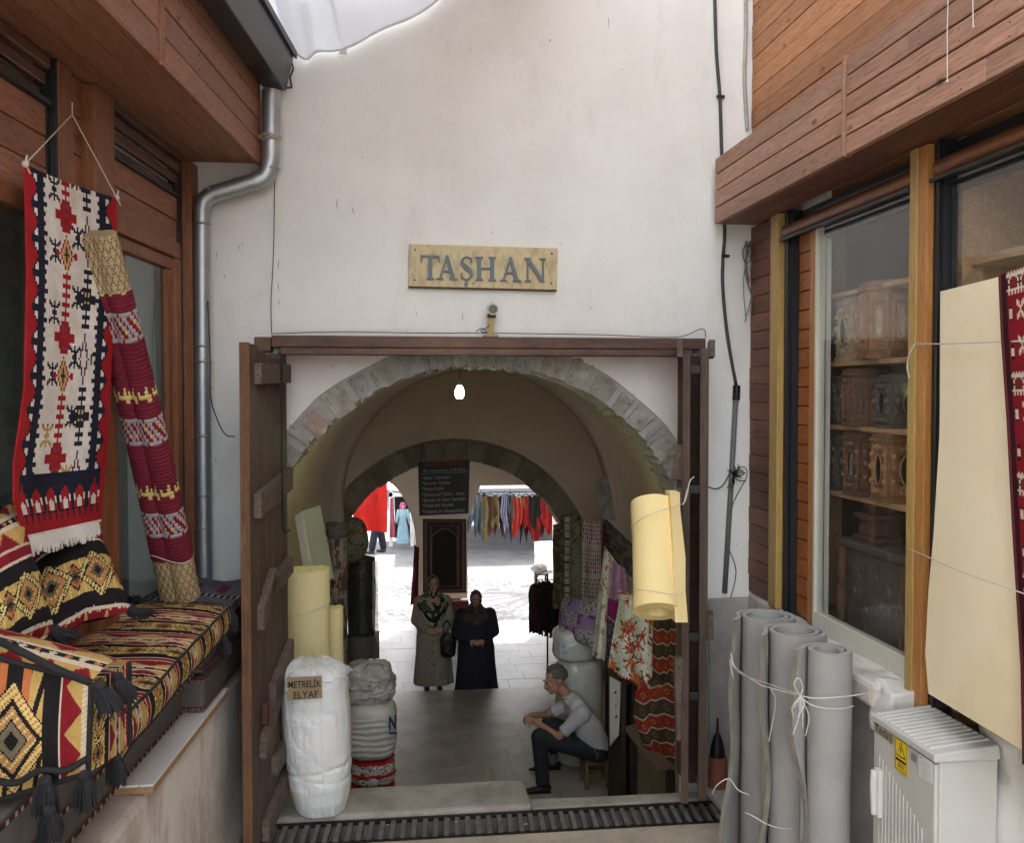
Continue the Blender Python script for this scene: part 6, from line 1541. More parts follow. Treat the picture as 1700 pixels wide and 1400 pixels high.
c = PD(956, 1110, 9.75); z1_, z2_, z3_ = PD(952, 1050, 9.6).z, PD(952, 1098, 9.6).z, FZ
t = thing('white_sack', 'upper white sack with a handwritten paper label behind the seated man', 'sack', (c.x, c.y, z2_), 'white sacks behind the seated man'); b = MB(); pouch(b, (c.x-.02, c.y), .215, .22, z2_-.01, z1_+.02, 41, .04, crease=.03, p=6); b.build('sack', m_wsack, t, smooth=True)
p = PD(930, 1092, 9.52); b = MB(); b.box(p.x, p.x+.155, p.y, p.y+.004, p.z, p.z+.155); b.build('paper_label', mat('bluish_paper', (.40, .43, .50), (.36, .39, .46), rough=.8), t)
text_mesh('METRELİK', .03, p+Vector((.008, -.002, .09)), (1, 0, 0), (0, 0, 1), (0, 0, 0), mat('ballpoint', (.10, .12, .25)), 'lettering', t, width=.14)
text_mesh('ELYAF', .03, p+Vector((.03, -.002, .03)), (1, 0, 0), (0, 0, 1), (0, 0, 0), mat('ballpoint', (.10, .12, .25)), 'lettering', t, width=.09)
t = thing('white_sack', 'lower white sack standing on the floor behind the seated man', 'sack', (c.x, c.y, FZ), 'white sacks behind the seated man'); b = MB(); pouch(b, (c.x+.03, c.y), .235, .23, FZ, z2_, 43, .03, crease=.025, p=9); b.build('sack', m_wsack, t, smooth=True)
# hanging cloths
ORF = [(.62, .10, .03), (.55, .14, .04), (.50, .03, .03)]
vface('floral_cloth', 'narrow white floral cloth with orange flowers hanging on the line', 'cloth', [(1003, 912), (1018, 925), (1004, 1098), (983, 1090)], [8.9, 8.8, 8.6, 8.8], floral(5, (.74, .74, .70), 34, ORF+[(.45, .35, .12)], rad=.11, asp=4), 40, 140, .03, 9, seed=2)
vface('lilac_cloth', 'thin lilac cloth hanging in front of the floral one', 'cloth', [(1016, 932), (1038, 944), (1041, 978), (1010, 1005)], [8.6, 8.4, 8.4, 8.6], lambda u, v: (.48, .28, .50) if noise.noise(Vector((u*20, v*4, 2))) > -.1 else (.40, .22, .42), 30, 40, .02, 12)
vface('magenta_cloth', 'magenta cloth showing under the lilac one', 'cloth', [(1010, 993), (1030, 1003), (1026, 1036), (1008, 1022)], 8.55, lambda u, v: (.22, .02, .13), 16, 20, .01, 7)
vface('dark_scarf', 'dark purple patterned scarf hanging between the two floral cloths', 'cloth', [(1008, 1024), (1027, 1040), (1020, 1120), (1006, 1112)], 8.5, lambda u, v: (.05, .035, .055) if noise.noise(Vector((u*8, v*30, 2))) < .2 else (.22, .19, .22), 20, 70, .012, 9)
def pat_bigfl(u, v):
    f = BF(u, v); return (.50, .07, .03) if v > .97 and int(u*40) % 3 else f
BF = floral(12, (.80, .80, .74), 34, [(.60, .10, .04), (.50, .05, .04), (.62, .18, .06)], leaf=(.08, .10, .05), rad=.10, asp=1.4)
t = vface('floral_tablecloth', 'large white tablecloth with orange roses hanging low on the right', 'cloth', [(1030, 988), (1090, 990), (1087, 1158), (1009, 1110)], [8.0, 7.5, 7.4, 7.9], pat_bigfl, 110, 150, .035, 15, seed=1)
vface('floral_cloth', 'small piece of orange flowered cloth folded over the line', 'cloth', [(1026, 980), (1060, 990), (1052, 1040), (1030, 1030)], 8.05, floral(15, (.55, .52, .46), 16, ORF, rad=.15), 40, 40, .02, 8)
b = MB(); b.tube(cat_rom([PD(1003, 908, 8.9), PD(1040, 955, 8.5), PD(1090, 990, 7.9), PD(1140, 1010, 6.6)], 5), .004, 5); tag(b.build('clothes_line', m_string), 'cord carrying the hanging cloths on the right', 'cord')
def pat_quilt(u, v):
    z = v*10.5+.22*abs(((u*3) % 1)-.5)*2; k = z % 1; s_ = int(z) % 2
    if k < .10: return (.62, .58, .50) if int(u*60+v*300) % 2 else (.5, .45, .38)
    a = abs(((u*3.5) % 1)-.5)+abs(k-.55)*1.0
    if s_: return (.36, .05, .03) if a > .35 or a < .16 else ((.42, .26, .12) if a < .24 else (.22, .03, .02))
    return (.075, .06, .04) if a > .3 or a < .14 else (.16, .11, .07)
t = thing('striped_quilt', 'red and olive zigzag striped quilt hanging down onto the plank', 'quilt', tuple(PD(1095, 1265, 6.9)))
def qpt(u, v):
    yv = lerp(1025, 1268, v); xl = interp([(1025, 1086), (1130, 1086), (1150, 1056), (1185, 1053), (1230, 1066), (1268, 1094)], yv); xr = interp([(1025, 1128), (1200, 1128), (1268, 1122)], yv)
    x = lerp(xl, xr, u); y = yv-(0 if yv < 1140 else (1-u)*interp([(1140, 0), (1190, 38), (1268, 5)], yv)*-.2); d_ = lerp(7.35, 6.95, u)
    return PD(x, y, d_)+Vector((0, .03*math.sin(u*9+v*5)+.02*noise.noise(Vector((u*4, v*6, 1))), 0))
b = MB(); b.slab(qpt, 70, 240, (0, .02, 0), pat_quilt); b.build('quilt', m_cloth, t, smooth=40)
# plank bench, dark cabinet, white board
m_oldw = mat('old_grey_plank', (.20, .15, .115), (.13, .10, .08), scale=3, st=(10, 1, 10), rough=.8, bump=.4, bscale=10)
t = thing('plank_bench', 'old grey plank bench under the striped quilt', 'bench', tuple(PD(1090, 1260, 7)))
zp = -.20; A_, B_, C_, D_ = PZ(1038, 1206, zp), PZ(1062, 1200, zp), PZ(1128, 1268, zp), PZ(1088, 1272, zp); dz_ = Vector((0, 0, -.045))
b = MB(); b.hexa([D_+dz_, C_+dz_, B_+dz_, A_+dz_, D_, C_, B_, A_]); b.build('plank', m_oldw, t, bevel=.006)
m_dkw = mat('dark_stained_wood', (.05, .032, .024), (.03, .02, .016), scale=2, st=(9, 9, 1), rough=.6, bump=.25)
for q in (A_.lerp(B_, .5), D_.lerp(C_, .6)):
    b = MB(); b.box(q.x-.02, q.x+.04, q.y-.02, q.y+.04, q.y*0-1.5, zp-.046); b.build('leg', m_dkw, t, bevel=.004)
t = thing('dark_cabinet', 'dark stained open wooden cabinet beside the plank bench', 'cabinet', tuple(PD(1045, 1330, 8.0)))
ca_, cb2 = PD(1036, 1200, 7.9), PD(1070, 1200, 7.6); zt4 = PD(1045, 1130, 7.9).z
b = MB(); b.box(ca_.x-.02, ca_.x+.02, ca_.y, ca_.y+.5, FZ-.05, zt4); b.box(cb2.x-.03, cb2.x+.02, ca_.y-.02, ca_.y+.5, FZ-.05, zt4); b.build('side_panel', m_dkw, t, bevel=.004)
b = MB(); b.box(ca_.x+.02, cb2.x-.03, ca_.y+.02, ca_.y+.5, zt4-.04, zt4-.002); b.box(ca_.x+.02, cb2.x-.03, ca_.y+.02, ca_.y+.5, FZ+.12, FZ+.15); b.box(ca_.x+.02, cb2.x-.03, ca_.y+.46, ca_.y+.5, FZ+.15, zt4-.04); b.build('shelf', m_dkw, t)
b = MB(); b.sphere((ca_.x+.1, ca_.y+.12, FZ+.20), .05, 8); b.build('bag', m_film, t, smooth=True)
b = MB(); x_ = PD(1010, 1200, 8.3).x; x_ = PD(1020, 1200, 9.9).x; b.box(x_-.03, x_+.04, 9.86, 9.92, FZ, PD(1020, 1080, 9.9).z); b.box(PD(1031, 1200, 8.1).x-.02, PD(1031, 1200, 8.1).x+.02, 8.05, 8.1, FZ, PD(1010, 1130, 8.3).z); tag(b.build('rack_posts', m_dkw, bevel=.004), 'two dark wooden rack posts behind the hanging cloths', 'rack')
wb_ = thing('white_board', 'slim white board with dark marks leaning on the rack post', 'board', tuple(PD(1020, 1240, 8.05)))
P_ = [PD(1012, 1124, 8.1), PD(1029, 1134, 7.9), PD(1026, 1222, 7.9), PD(1012, 1240, 8.1)]; dv = Vector((.012, .012, 0)); b = MB(); b.hexa([P_[3], P_[2], P_[2]+dv, P_[3]+dv, P_[0], P_[1], P_[1]+dv, P_[0]+dv]); b.build('board', m_paper, wb_, bevel=.002)
b = MB()
for (x, y, s) in ((1021, 1150, .012), (1023, 1190, .014), (1022, 1172, .009)): p = PD(x, y, 7.95); b.add([p+Vector((-s, -.012, -s)), p+Vector((s, -.008, -s*.3)), p+Vector((s*.6, -.012, s)), p+Vector((-s*.5, -.012, s*.8))], [(0, 1, 2, 3)])
b.build('print', m_ink, wb_)
# hanging yellow foam roll in the doorway
t = thing('hanging_foam_roll', 'yellow foam roll tied up with string in the doorway', 'foam roll', tuple(PD(1092, 1030, 5.5)))
D5 = 5.45; pc0, pc1 = PD(1085, 838, D5+.14), PD(1091, 1016, D5-.20); r5 = 37*D5/1600*1.06
b = MB(); nn5 = 44; pts2 = []
axd = (pc1-pc0).normalized(); axx = Vector((0, 1, 0)).cross(axd).normalized(); axy = axd.cross(axx)
def ring(c, dz, rad, k): a = 2*math.pi*k/nn5; return c+axx*rad*math.cos(a)+axy*rad*math.sin(a)
NZ = 20; vs = []
for rad_ in (1.0, .50):
    for j in range(NZ+1):
        f = j/NZ; c = pc0.lerp(pc1, f); wst = 1-.05*math.sin(math.pi*f)+.0
        for k in range(nn5): vs.append(ring(c, 0, r5*rad_*wst*(1-.035*(math.exp(-((f-.34-.1*math.sin(2*math.pi*k/nn5))/.02)**2)+math.exp(-((f-.78)/.02)**2)) if rad_ == 1 else 1), k))
fs = []; M2 = (NZ+1)*nn5
for o_ in (0, M2): fs += [(o_+j*nn5+k, o_+j*nn5+(k+1) % nn5, o_+(j+1)*nn5+(k+1) % nn5, o_+(j+1)*nn5+k) for j in range(NZ) for k in range(nn5)]
for j in (0, NZ): fs += [(j*nn5+k, j*nn5+(k+1) % nn5, M2+j*nn5+(k+1) % nn5, M2+j*nn5+k) for k in range(nn5)]
b.add(vs, fs); b.build('roll', m_foamy, t, smooth=35)
b = MB()
def flp(u, v):
    xl = interp([(0, 1112), (.4, 1117), (.7, 1118), (1, 1121)], v); xr = interp([(0, 1129), (.12, 1129), (.2, 1131), (.5, 1138), (.75, 1138), (1, 1142)], v); return PD(lerp(xl, xr, u), lerp(818, 1034, v), lerp(D5+.0, D5-.33, v)+.05*u)
b.slab(flp, 6, 24, (.01, .13, 0)); b.build('outer_flap', m_foamy, t, smooth=35)
b = MB()
for y_, sl in ((876, -34), (981, 6)):
    o_ = lerp(.14, -.2, (y_-838)/178); b.tube(cat_rom([PD(1047, y_, D5+o_-.02), PD(1070, y_+sl*.5 if sl < 0 else y_-1, D5+o_-.15), PD(1112, y_+sl*.95, D5+o_-.15), PD(1134, y_+sl*1.15 if sl < 0 else y_+5, D5+o_-.15)], 5), .0022, 5)
b.tube(cat_rom([PD(1134, 838, D5+.0), PD(1140, 824, D5-.01), PD(1145, 800, D5-.02), PD(1152, 792, D5+.06)], 5), .004, 5); b.tube([PD(1137, 833, D5+.0), PD(1142, 812, D5-.01)], .006, 5)
b.build('string', m_string, t)
# bulb
t = thing('light_bulb', 'bare glowing bulb hanging from the crown of the vault', 'lamp', tuple(PD(763, 651, 7.2)))
c = PD(763, 651, 7.2); b = MB(); b.lathe([(0, -.052), (.022, -.045), (.034, -.02), (.034, .005), (.022, .035), (.014, .05)], c, 20); b.build('bulb', mat('bulb_glow', (.9, 1, .75), bump=0, emit=(.80, 1, .45, 14)), t, smooth=True)
b = MB(); b.tube([c+Vector((0, 0, .05)), c+Vector((0, 0, .085))], .015, 12); b.tube([c+Vector((0, 0, .08)), c+Vector((.01, 0, .22))], .003, 6); b.build('socket', m_iron, t)
ld = bpy.data.lights.new('bulb_light', 'POINT'); ld.energy = 1.0; ld.color = (1, 1, .62); ld.shadow_soft_size = .05; lo_ = link(bpy.data.objects.new('bulb_light', ld)); lo_.parent = t; lo_.location = (.0, 0, .0)
# menu board
t = thing('shop_board', 'black hanging board listing home goods in pale lettering', 'sign', tuple(PD(737, 855, 13.0)))
P_ = [PD(694, 768, 13.0), PD(780, 764, 13.0), PD(778, 853, 13.0), PD(696, 857, 13.0)]; dv = Vector((0, .03, 0)); b = MB(); b.hexa([P_[3], P_[2], P_[2]+dv, P_[3]+dv, P_[0], P_[1], P_[1]+dv, P_[0]+dv])
b.build('board', mat('black_board', (.010, .010, .012), (.014, .013, .014), rough=.5, bump=.03), t, bevel=.004)
ex_ = (P_[1]-P_[0]).normalized(); dn_ = (P_[3]-P_[0]).normalized(); s13 = 13/1600; m_tx = mat('pale_lettering', (.42, .42, .42)); m_txr = mat('red_lettering', (.30, .045, .03))
lines = [('TAŞHAN DEKOR', 7, 11, 10, 66, m_txr), ('*Ev Aksesuarları & Mobilya', 16.5, 5, 8, 70, m_tx), ('*Salon Takımları', 29, 7, 6, 46, m_tx), ('*Seramik Vazolar', 38, 7, 6, 47, m_tx), ('*Yapay Çiçek', 47, 7, 6, 36, m_tx), ('*Dekoratif Tablo - Ayna', 57, 7, 6, 70, m_tx), ('*Bambu & Hasır Sepetler', 66, 7, 6, 72, m_tx), ('*Hediyelik Eşyalar', 75, 7, 6, 52, m_tx), ('*Otantik Ev Aksesuarları', 85, 7, 6, 70, m_tx)]
for s_, y_, h_, x_, w_, mm in lines:
    text_mesh(s_, h_*s13*.8, P_[0]+ex_*(x_*s13)+dn_*(y_*s13), ex_, -dn_, (0, -.008, 0), mm, 'lettering', t, width=w_*s13, bold=.006)
b = MB(); q = P_[0]+ex_*(4*s13)+dn_*(19.5*s13)+Vector((0, -.006, 0)); b.hexa([q+Vector((0, -.004, 0)), q+ex_*80*s13+Vector((0, -.004, 0)), q+ex_*80*s13, q, q+Vector((0, -.004, .006)), q+ex_*80*s13+Vector((0, -.004, .006)), q+ex_*80*s13+Vector((0, 0, .006)), q+Vector((0, 0, .006))]); b.build('rule', m_tx, t)
b = MB(); b.bar(PD(700, 768, 13.01), PD(700, 735, 13.01), .01, .01); b.bar(PD(775, 764, 13.01), PD(775, 733, 13.01), .01, .01); b.build('hanger', m_iron, t)
# carved panel on the pillar
def pat_mihrab(u, v):
    x = abs(u-.5)*2; e = min(u, 1-u, v*1.9, (1-v)*1.9)
    if e < .05: return (.05, .03, .025)
    if e < .08: return (.16, .10, .07)
    if e < .17: return (.035, .02, .02) if (int(u*40)+int(v*90)) % 2 else (.05, .03, .03)
    if e < .195: return (.13, .09, .07)
    top = .13+.28*x**1.7 if x < .62 else 9
    if abs(v-top) < .009 or (x > .58 and x < .62 and v > .25): return (.15, .11, .08)
    return (.022, .014, .016) if v > top else (.035, .022, .02)
vface('prayer_rug', 'dark brown rug with an arch motif hanging on the central pillar', 'rug', [(702, 862), (774, 862), (774, 985), (702, 985)], 15.9, pat_mihrab, 70, 130, .004, 7)
vface('red_garment', 'dark red garment hanging at the left edge of the pillar', 'garment', [(688, 905), (696, 910), (694, 1000), (681, 1006)], 15.4, lambda u, v: (.10, .012, .02) if noise.noise(Vector((u*9, v*3, 2))) > -.1 else (.16, .02, .03), 12, 30, .03, 9)
b = MB(); p = PD(765, 995, 15.5); b.box(p.x-.15, p.x+.13, p.y, p.y+.25, CZ, CZ+.62); tag(b.build('red_crate', mat('dull_red', (.12, .03, .03), (.09, .02, .02), rough=.7), bevel=.01), 'dull red crate standing at the foot of the pillar', 'crate')
# garment rack
t = thing('garment_rack', 'round rack packed with dark clothes at the right of the passage exit', 'clothes rack', tuple(PD(903, 1065, 12.9)))
c = PD(909, 1000, 12.9); zt = PD(905, 968, 12.9).z; zb = PD(905, 1050, 12.9).z
b = MB(); b.tube([Vector((c.x, c.y, CZ)), Vector((c.x, c.y, zt+.12))], .012, 8); b.tube([Vector((c.x+.17*math.cos(a), c.y+.25*math.sin(a), zt)) for a in [2*math.pi*k/24 for k in range(25)]], .007, 6)
b.tube(cat_rom([Vector((c.x-.17, c.y, zt)), Vector((c.x-.12, c.y, zt+.12)), Vector((c.x, c.y, zt+.17))], 5), .006, 6); b.build('frame', m_iron, t, smooth=True)
random.seed(8)
gcol = [(.025, .025, .03), (.05, .015, .02), (.03, .03, .035), (.02, .02, .022), (.07, .02, .025)]
for k in range(16):
    a = 2*math.pi*k/16; q = Vector((c.x+.16*math.cos(a), c.y+.24*math.sin(a), 0)); col = gcol[k % 5]; L_ = random.uniform(.75, 1.05)*(zt-zb); dr = Vector((math.cos(a), math.sin(a), 0)); b = MB()
    b.slab(lambda u, v: q+dr*(.13*(u-.5)*(1+.4*min(v*5, 1)))+Vector((-dr.y, dr.x, 0))*(.03*math.sin(u*7+v*4+k))+Vector((0, 0, zt-.01-abs(u-.5)*.08-v*L_)), 6, 12, (-dr.y*.02, dr.x*.02, 0), lambda u, v: col); b.build('garment', m_clothf, t, smooth=True)
# ================================================================ people
def remesh(bb, name, m, parent, voxel=.01, smooth=6):
    o = bb.build(name, m, parent); md = o.modifiers.new('r', 'REMESH'); md.mode = 'VOXEL'; md.voxel_size = voxel
    if smooth: s = o.modifiers.new('s', 'SMOOTH'); s.iterations = smooth; s.factor = .5
    dg = bpy.context.evaluated_depsgraph_get(); dg.update(); me = bpy.data.meshes.new_from_object(o.evaluated_get(dg)); me.polygons.foreach_set('use_smooth', [True]*len(me.polygons))
    old = o.data; o.modifiers.clear(); o.data = me; me.name = name
    if not me.materials: me.materials.append(m)
    bpy.data.meshes.remove(old); return o
def cap(b, p, q, r0, r1, n=14, k=3, flat=1):
    p, q = Vector(p), Vector(q); d = (q-p); L_ = d.length; ts_ = [i/k for i in range(k+1)]
    pts = [p.lerp(q, t) for t in ts_]; rs = [lerp(r0, r1, t) for t in ts_]; b.tube(pts, rs, n); b.sphere(p, r0, 8); b.sphere(q, r1, 8)
def ell(b, c, rx, ry, rz, n=10): b.lathe([(math.sin(math.pi*i/n), -math.cos(math.pi*i/n)*rz) for i in range(n+1)], c, 2*n, sx=rx, sy=ry)
def hand(b, w_, dirv, up, side=1, curl=.6, s=1.0, spread=.17):
    """palm + five bent fingers, as one shape; w_ wrist, dirv pointing to fingers, up = back of hand"""
    d = Vector(dirv).normalized(); u = Vector(up); u = (u-d*u.dot(d)).normalized(); x = d.cross(u)*side
    w_ = Vector(w_); b.hexa([w_+x*a*.034*s*e+d*c*s-u*.011*s+u*h*.022*s for h in (0, 1) for (a, c, e) in ((-1, 0, .75), (1, 0, .75), (1, .085, 1.15), (-1, .085, 1.15))])
    for i, L_ in enumerate((.068, .078, .073, .058)):
        base = w_+d*.082*s+x*((i-1.5)*.0195*s); p = base; dd = d.copy(); ax = x
        for j, f in enumerate((.45, .3, .25)):
            dd = (dd-u*math.tan(curl*(.55 if j == 0 else .8))).normalized(); q = p+dd*L_*f*s; cap(b, p, q, (.0095-.001*j)*s, (.0088-.001*j)*s, 8, 1); p = q
    p = w_+d*.02*s-x*.03*s; q = p+(d*.6-x*.8-u*.2).normalized()*.04*s; cap(b, p, q, .012*s, .010*s, 8, 1); cap(b, q, q+(d*.9-x*.1-u*.4).normalized()*.03*s, .010*s, .008*s, 8, 1)
def head(b, c, fd, s=1.0, up=(0, 0, 1)):
    """skull, jaw, nose, lips, ears, brows looking along fd"""
    f = Vector(fd).normalized(); u = Vector(up); u = (u-f*u.dot(f)).normalized(); r = f.cross(u); c = Vector(c)
    P_ = lambda a, bb_, cc_: c+(r*a+f*bb_+u*cc_)*s
    def E(p, ra, rb, rc):     # ellipsoid aligned to head frame
        n = 10; vs = []
        for i in range(n+1):
            t = math.pi*i/n
            for k in range(16): a = 2*math.pi*k/16; vs.append(p+(r*math.sin(t)*math.cos(a)*ra+f*math.sin(t)*math.sin(a)*rb-u*math.cos(t)*rc)*s)
        b.add(vs, [(i*16+k, i*16+(k+1) % 16, (i+1)*16+(k+1) % 16, (i+1)*16+k) for i in range(n) for k in range(16)])
    E(P_(0, -.012, .03), .074, .092, .088); E(P_(0, .028, -.045), .055, .058, .065); E(P_(0, .062, -.088), .026, .022, .02)
    E(P_(0, .088, .022), .052, .012, .01); E(P_(-.03, .07, -.02), .024, .02, .022); E(P_(.03, .07, -.02), .024, .02, .022)
    b.bar(P_(0, .088, .018), P_(0, .112, -.022), .016*s, .018*s, up=tuple(u)); E(P_(0, .104, -.026), .017, .016, .012)
    E(P_(0, .092, -.052), .024, .010, .006); E(P_(0, .09, -.064), .021, .010, .007)
    for sg in (-1, 1): E(P_(sg*.078, -.005, .0), .008, .020, .030)
    return P_
def eyes(parent, P_, s=1.0, brow=True, bm=None):
    b = MB(); 
    for sg in (-1, 1): b.sphere(P_(sg*.03, .079, .002), .0098*s, 6)
    b.build('eyes', mat('eye_white', (.55, .52, .48), rough=.3, bump=0), parent, smooth=True); b = MB()
    for sg in (-1, 1): b.sphere(P_(sg*.03, .0845, .001), .0058*s, 5)
    b.build('irises', mat('dark_iris', (.02, .012, .008), rough=.2, bump=0), parent, smooth=True)
    if brow:
        b = MB()
        for sg in (-1, 1): b.tube([P_(sg*.012, .1, .02), P_(sg*.03, .1, .027), P_(sg*.052, .088, .02)], [.0035*s, .0045*s, .002*s], 6)
        b.build('eyebrows', bm or mat('dark_hair', (.03, .025, .022), rough=.8), parent, smooth=True)
# ---- seated man
mb_ = PD(960, 1303, 9.2); mb_.z = FZ
man = thing('person', 'seated man in short sleeved grey shirt and dark trousers, leaning forward with clasped hands', 'person', tuple(mb_))
K = 9.2/1600
def ML(px, py, y=0.0): return Vector((mb_.x+(px-960)*K, mb_.y+y, FZ+(1303-py)*K))
fw_ = Vector((-.93, -.28, -.22)); hc = ML(922, 1127, .02)
b = MB(); PH = head(b, hc, fw_, 1.1, (-.1, 0, 1))
cap(b, ML(931, 1141, .02), ML(950, 1163, .02), .050, .052)
for sgy, el, wr_ in ((-.20, ML(922, 1211, -.16), ML(886, 1191, -.03)), (.22, ML(913, 1196, .22), ML(884, 1186, .06))):
    sh = ML(958, 1172, sgy*.95); cap(b, sh.lerp(el, .2), el, .043, .038); cap(b, el, wr_, .038, .027)
    hd = (ML(872, 1190, .015)-wr_); 
    hand(b, wr_, hd, (-.1, -1 if sgy < 0 else 1, .35), 1 if sgy < 0 else -1, .75, .95)
cap(b, ML(962, 1177, -.13), ML(962, 1177, .15), .045, .045)
for hy, an, kn in ((-.12, ML(897, 1287, -.12), ML(893, 1216, -.11)), (.16, ML(932, 1268, .42), ML(918, 1215, .25))):
    cap(b, ML(985, 1243, hy), kn, .08, .055); cap(b, kn, an, .052, .036)
cap(b, ML(960, 1180, .01), ML(985, 1238, .01), .07, .085); cap(b, ML(990, 1243, -.08), ML(990, 1243, .1), .08, .08)
remesh(b, 'body', m_skin, man, .0065, 3)
eyes(man, PH, 1.1, bm=mat('grey_black_hair', (.05, .047, .045), (.12, .115, .11), scale=60, rough=.8, bump=.6, bscale=200))
m_hair = MC['grey_black_hair']
b = MB(); s_ = 1.02
for i in range(260):                                # short hair shell made from many small tufts
    random.seed(i); a = random.uniform(0, 6.28); e = random.uniform(-.25, 1.45)
    d_ = Vector((math.cos(a)*math.cos(e), math.sin(a)*math.cos(e), math.sin(e)))
    if d_.y > .55 and d_.z < .72: continue
    if abs(d_.x) > .5 and d_.z < -.0 and d_.y > -.25: continue
    p = PH(d_.x*.078, -.014+d_.y*.096, .032+d_.z*.093); b.sphere(p, .017, 4)
remesh(b, 'hair', m_hair, man, .006, 2)
b = MB(); b.tube([PH(-.028, .096, -.047), PH(-.012, .108, -.040), PH(.012, .108, -.040), PH(.028, .096, -.047)], [.004, .0065, .0065, .004], 8); b.build('moustache', m_hair, man, smooth=True)
# shirt
m_shirt = mat('grey_shirt', (.52, .53, .56), (.46, .47, .50), scale=40, rough=.9, bump=.7, bscale=11, bdist=.03)
b = MB()
def tor(p, q, r0, r1, wy0, wy1):
    for t in (-1, -.5, 0, .5, 1): cap(b, p+Vector((0, t*wy0, 0)), q+Vector((0, t*wy1, 0)), r0, r1, 14, 4)
tor(ML(960, 1180, .0), ML(974, 1204, .01), .112, .138, .12, .10); tor(ML(974, 1204, .01), ML(989, 1234, .01), .138, .122, .10, .10)
cap(b, ML(948, 1161, -.02), ML(948, 1161, .06), .074, .074); cap(b, ML(955, 1166, -.09), ML(955, 1166, .12), .085, .085); cap(b, ML(962, 1174, -.15), ML(962, 1174, .17), .08, .08)
for sgy, el in ((-.20, ML(922, 1211, -.16)), (.22, ML(913, 1196, .22))):
    sh = ML(960, 1174, sgy*.92); cap(b, sh, sh.lerp(el, .6), .085, .060, 16)
    q = sh.lerp(el, .6); b.tube([q, sh.lerp(el, .8)], [.060, .064], 16)
remesh(b, 'shirt', m_shirt, man, .009, 3)
b = MB(); b.tube([ML(941, 1154, -.035)+Vector((.05*math.cos(a), .075*math.sin(a)+.05, .02*math.cos(a)+.012)) for a in [2*math.pi*k/16 for k in range(17)]], .010, 6); b.build('collar', m_shirt, man, smooth=True)
m_trou = mat('dark_trousers', (.018, .020, .028), (.03, .032, .042), scale=10, rough=.85, bump=.9, bscale=14, bdist=.02)
b = MB(); 
for hy, an, kn in ((-.12, ML(897, 1285, -.12), ML(892, 1213, -.11)), (.16, ML(930, 1266, .42), ML(918, 1215, .25))):
    cap(b, ML(988, 1240, hy), kn, .105, .083, 16, 4); cap(b, kn, an, .080, .064, 16, 4); b.tube([an, an+Vector((0, 0, -.03))], [.064, .072], 16)
cap(b, ML(990, 1240, -.1), ML(990, 1240, .12), .112, .112)
remesh(b, 'trousers', m_trou, man, .009, 3)
b = MB(); b.tube([ML(978, 1228, -.235), ML(984, 1238, -.245), ML(982, 1244, -.245)], .006, 6); b.build('belt_keys', m_zinc, man)
m_sock = mat('grey_sock', (.22, .22, .23), rough=.95); m_shoe = mat('dark_loafer', (.018, .015, .015), (.03, .022, .02), rough=.35, bump=.1)
for (ax, ay, dy, dx) in ((897, 1290, -.12, 1), (930, 1270, .42, 1)):
    an = ML(ax, ay, dy); fz = FZ; b = MB(); cap(b, Vector((an.x, an.y, fz+.12)), Vector((an.x-.01, an.y, fz+.07)), .040, .042); b.build('sock', m_sock, man, smooth=True)
    b = MB()
    for i in range(9):
        f = i/8; x = an.x+.05-.27*f; r_ = interp([(0, .036), (.2, .042), (.5, .044), (.8, .046), (1, .028)], f); zz = interp([(0, .05), (.25, .052), (.5, .045), (.8, .033), (1, .022)], f); ell(b, (x, an.y-.03*f, fz+zz*.62+.004), .035, r_, zz*.62)
    remesh(b, 'shoe', m_shoe, man, .006, 3)
    b = MB(); b.box(an.x-.2, an.x+.075, an.y-.045, an.y+.03, fz+.001, fz+.012); b.build('sole', m_tassel, man, bevel=.005)
# stool
m_stool = mat('worn_pine_stool', (.24, .15, .075), (.16, .10, .05), st=(4, 4, 4), scale=3, rough=.6, bump=.2, isl=.1)
st = thing('wooden_stool', 'low worn wooden stool under the seated man', 'stool', tuple(ML(988, 1303, 0)))
sx0, sx1, zs = ML(965, 0).x, ML(1011, 0).x, FZ+(1303-1257)*K; yc = mb_.y
b = MB(); b.box(sx0, sx1, yc-.14, yc+.14, zs, zs+.022); b.build('seat', m_stool, st, bevel=.005)
for x in (sx0+.012, sx1-.042):
    for y in (yc-.128, yc+.098): b = MB(); b.box(x, x+.032, y, y+.03, FZ, zs-.001); b.build('leg', m_stool, st, bevel=.003)
b = MB()
for y in (yc-.124, yc+.102):
    b = MB(); b.box(sx0+.045, sx1-.043, y, y+.022, FZ+.08, FZ+.105); b.build('stretcher', m_stool, st, bevel=.002)
    b = MB(); b.box(sx0+.045, sx1-.043, y, y+.022, zs-.035, zs-.002); b.build('apron', m_stool, st, bevel=.002)
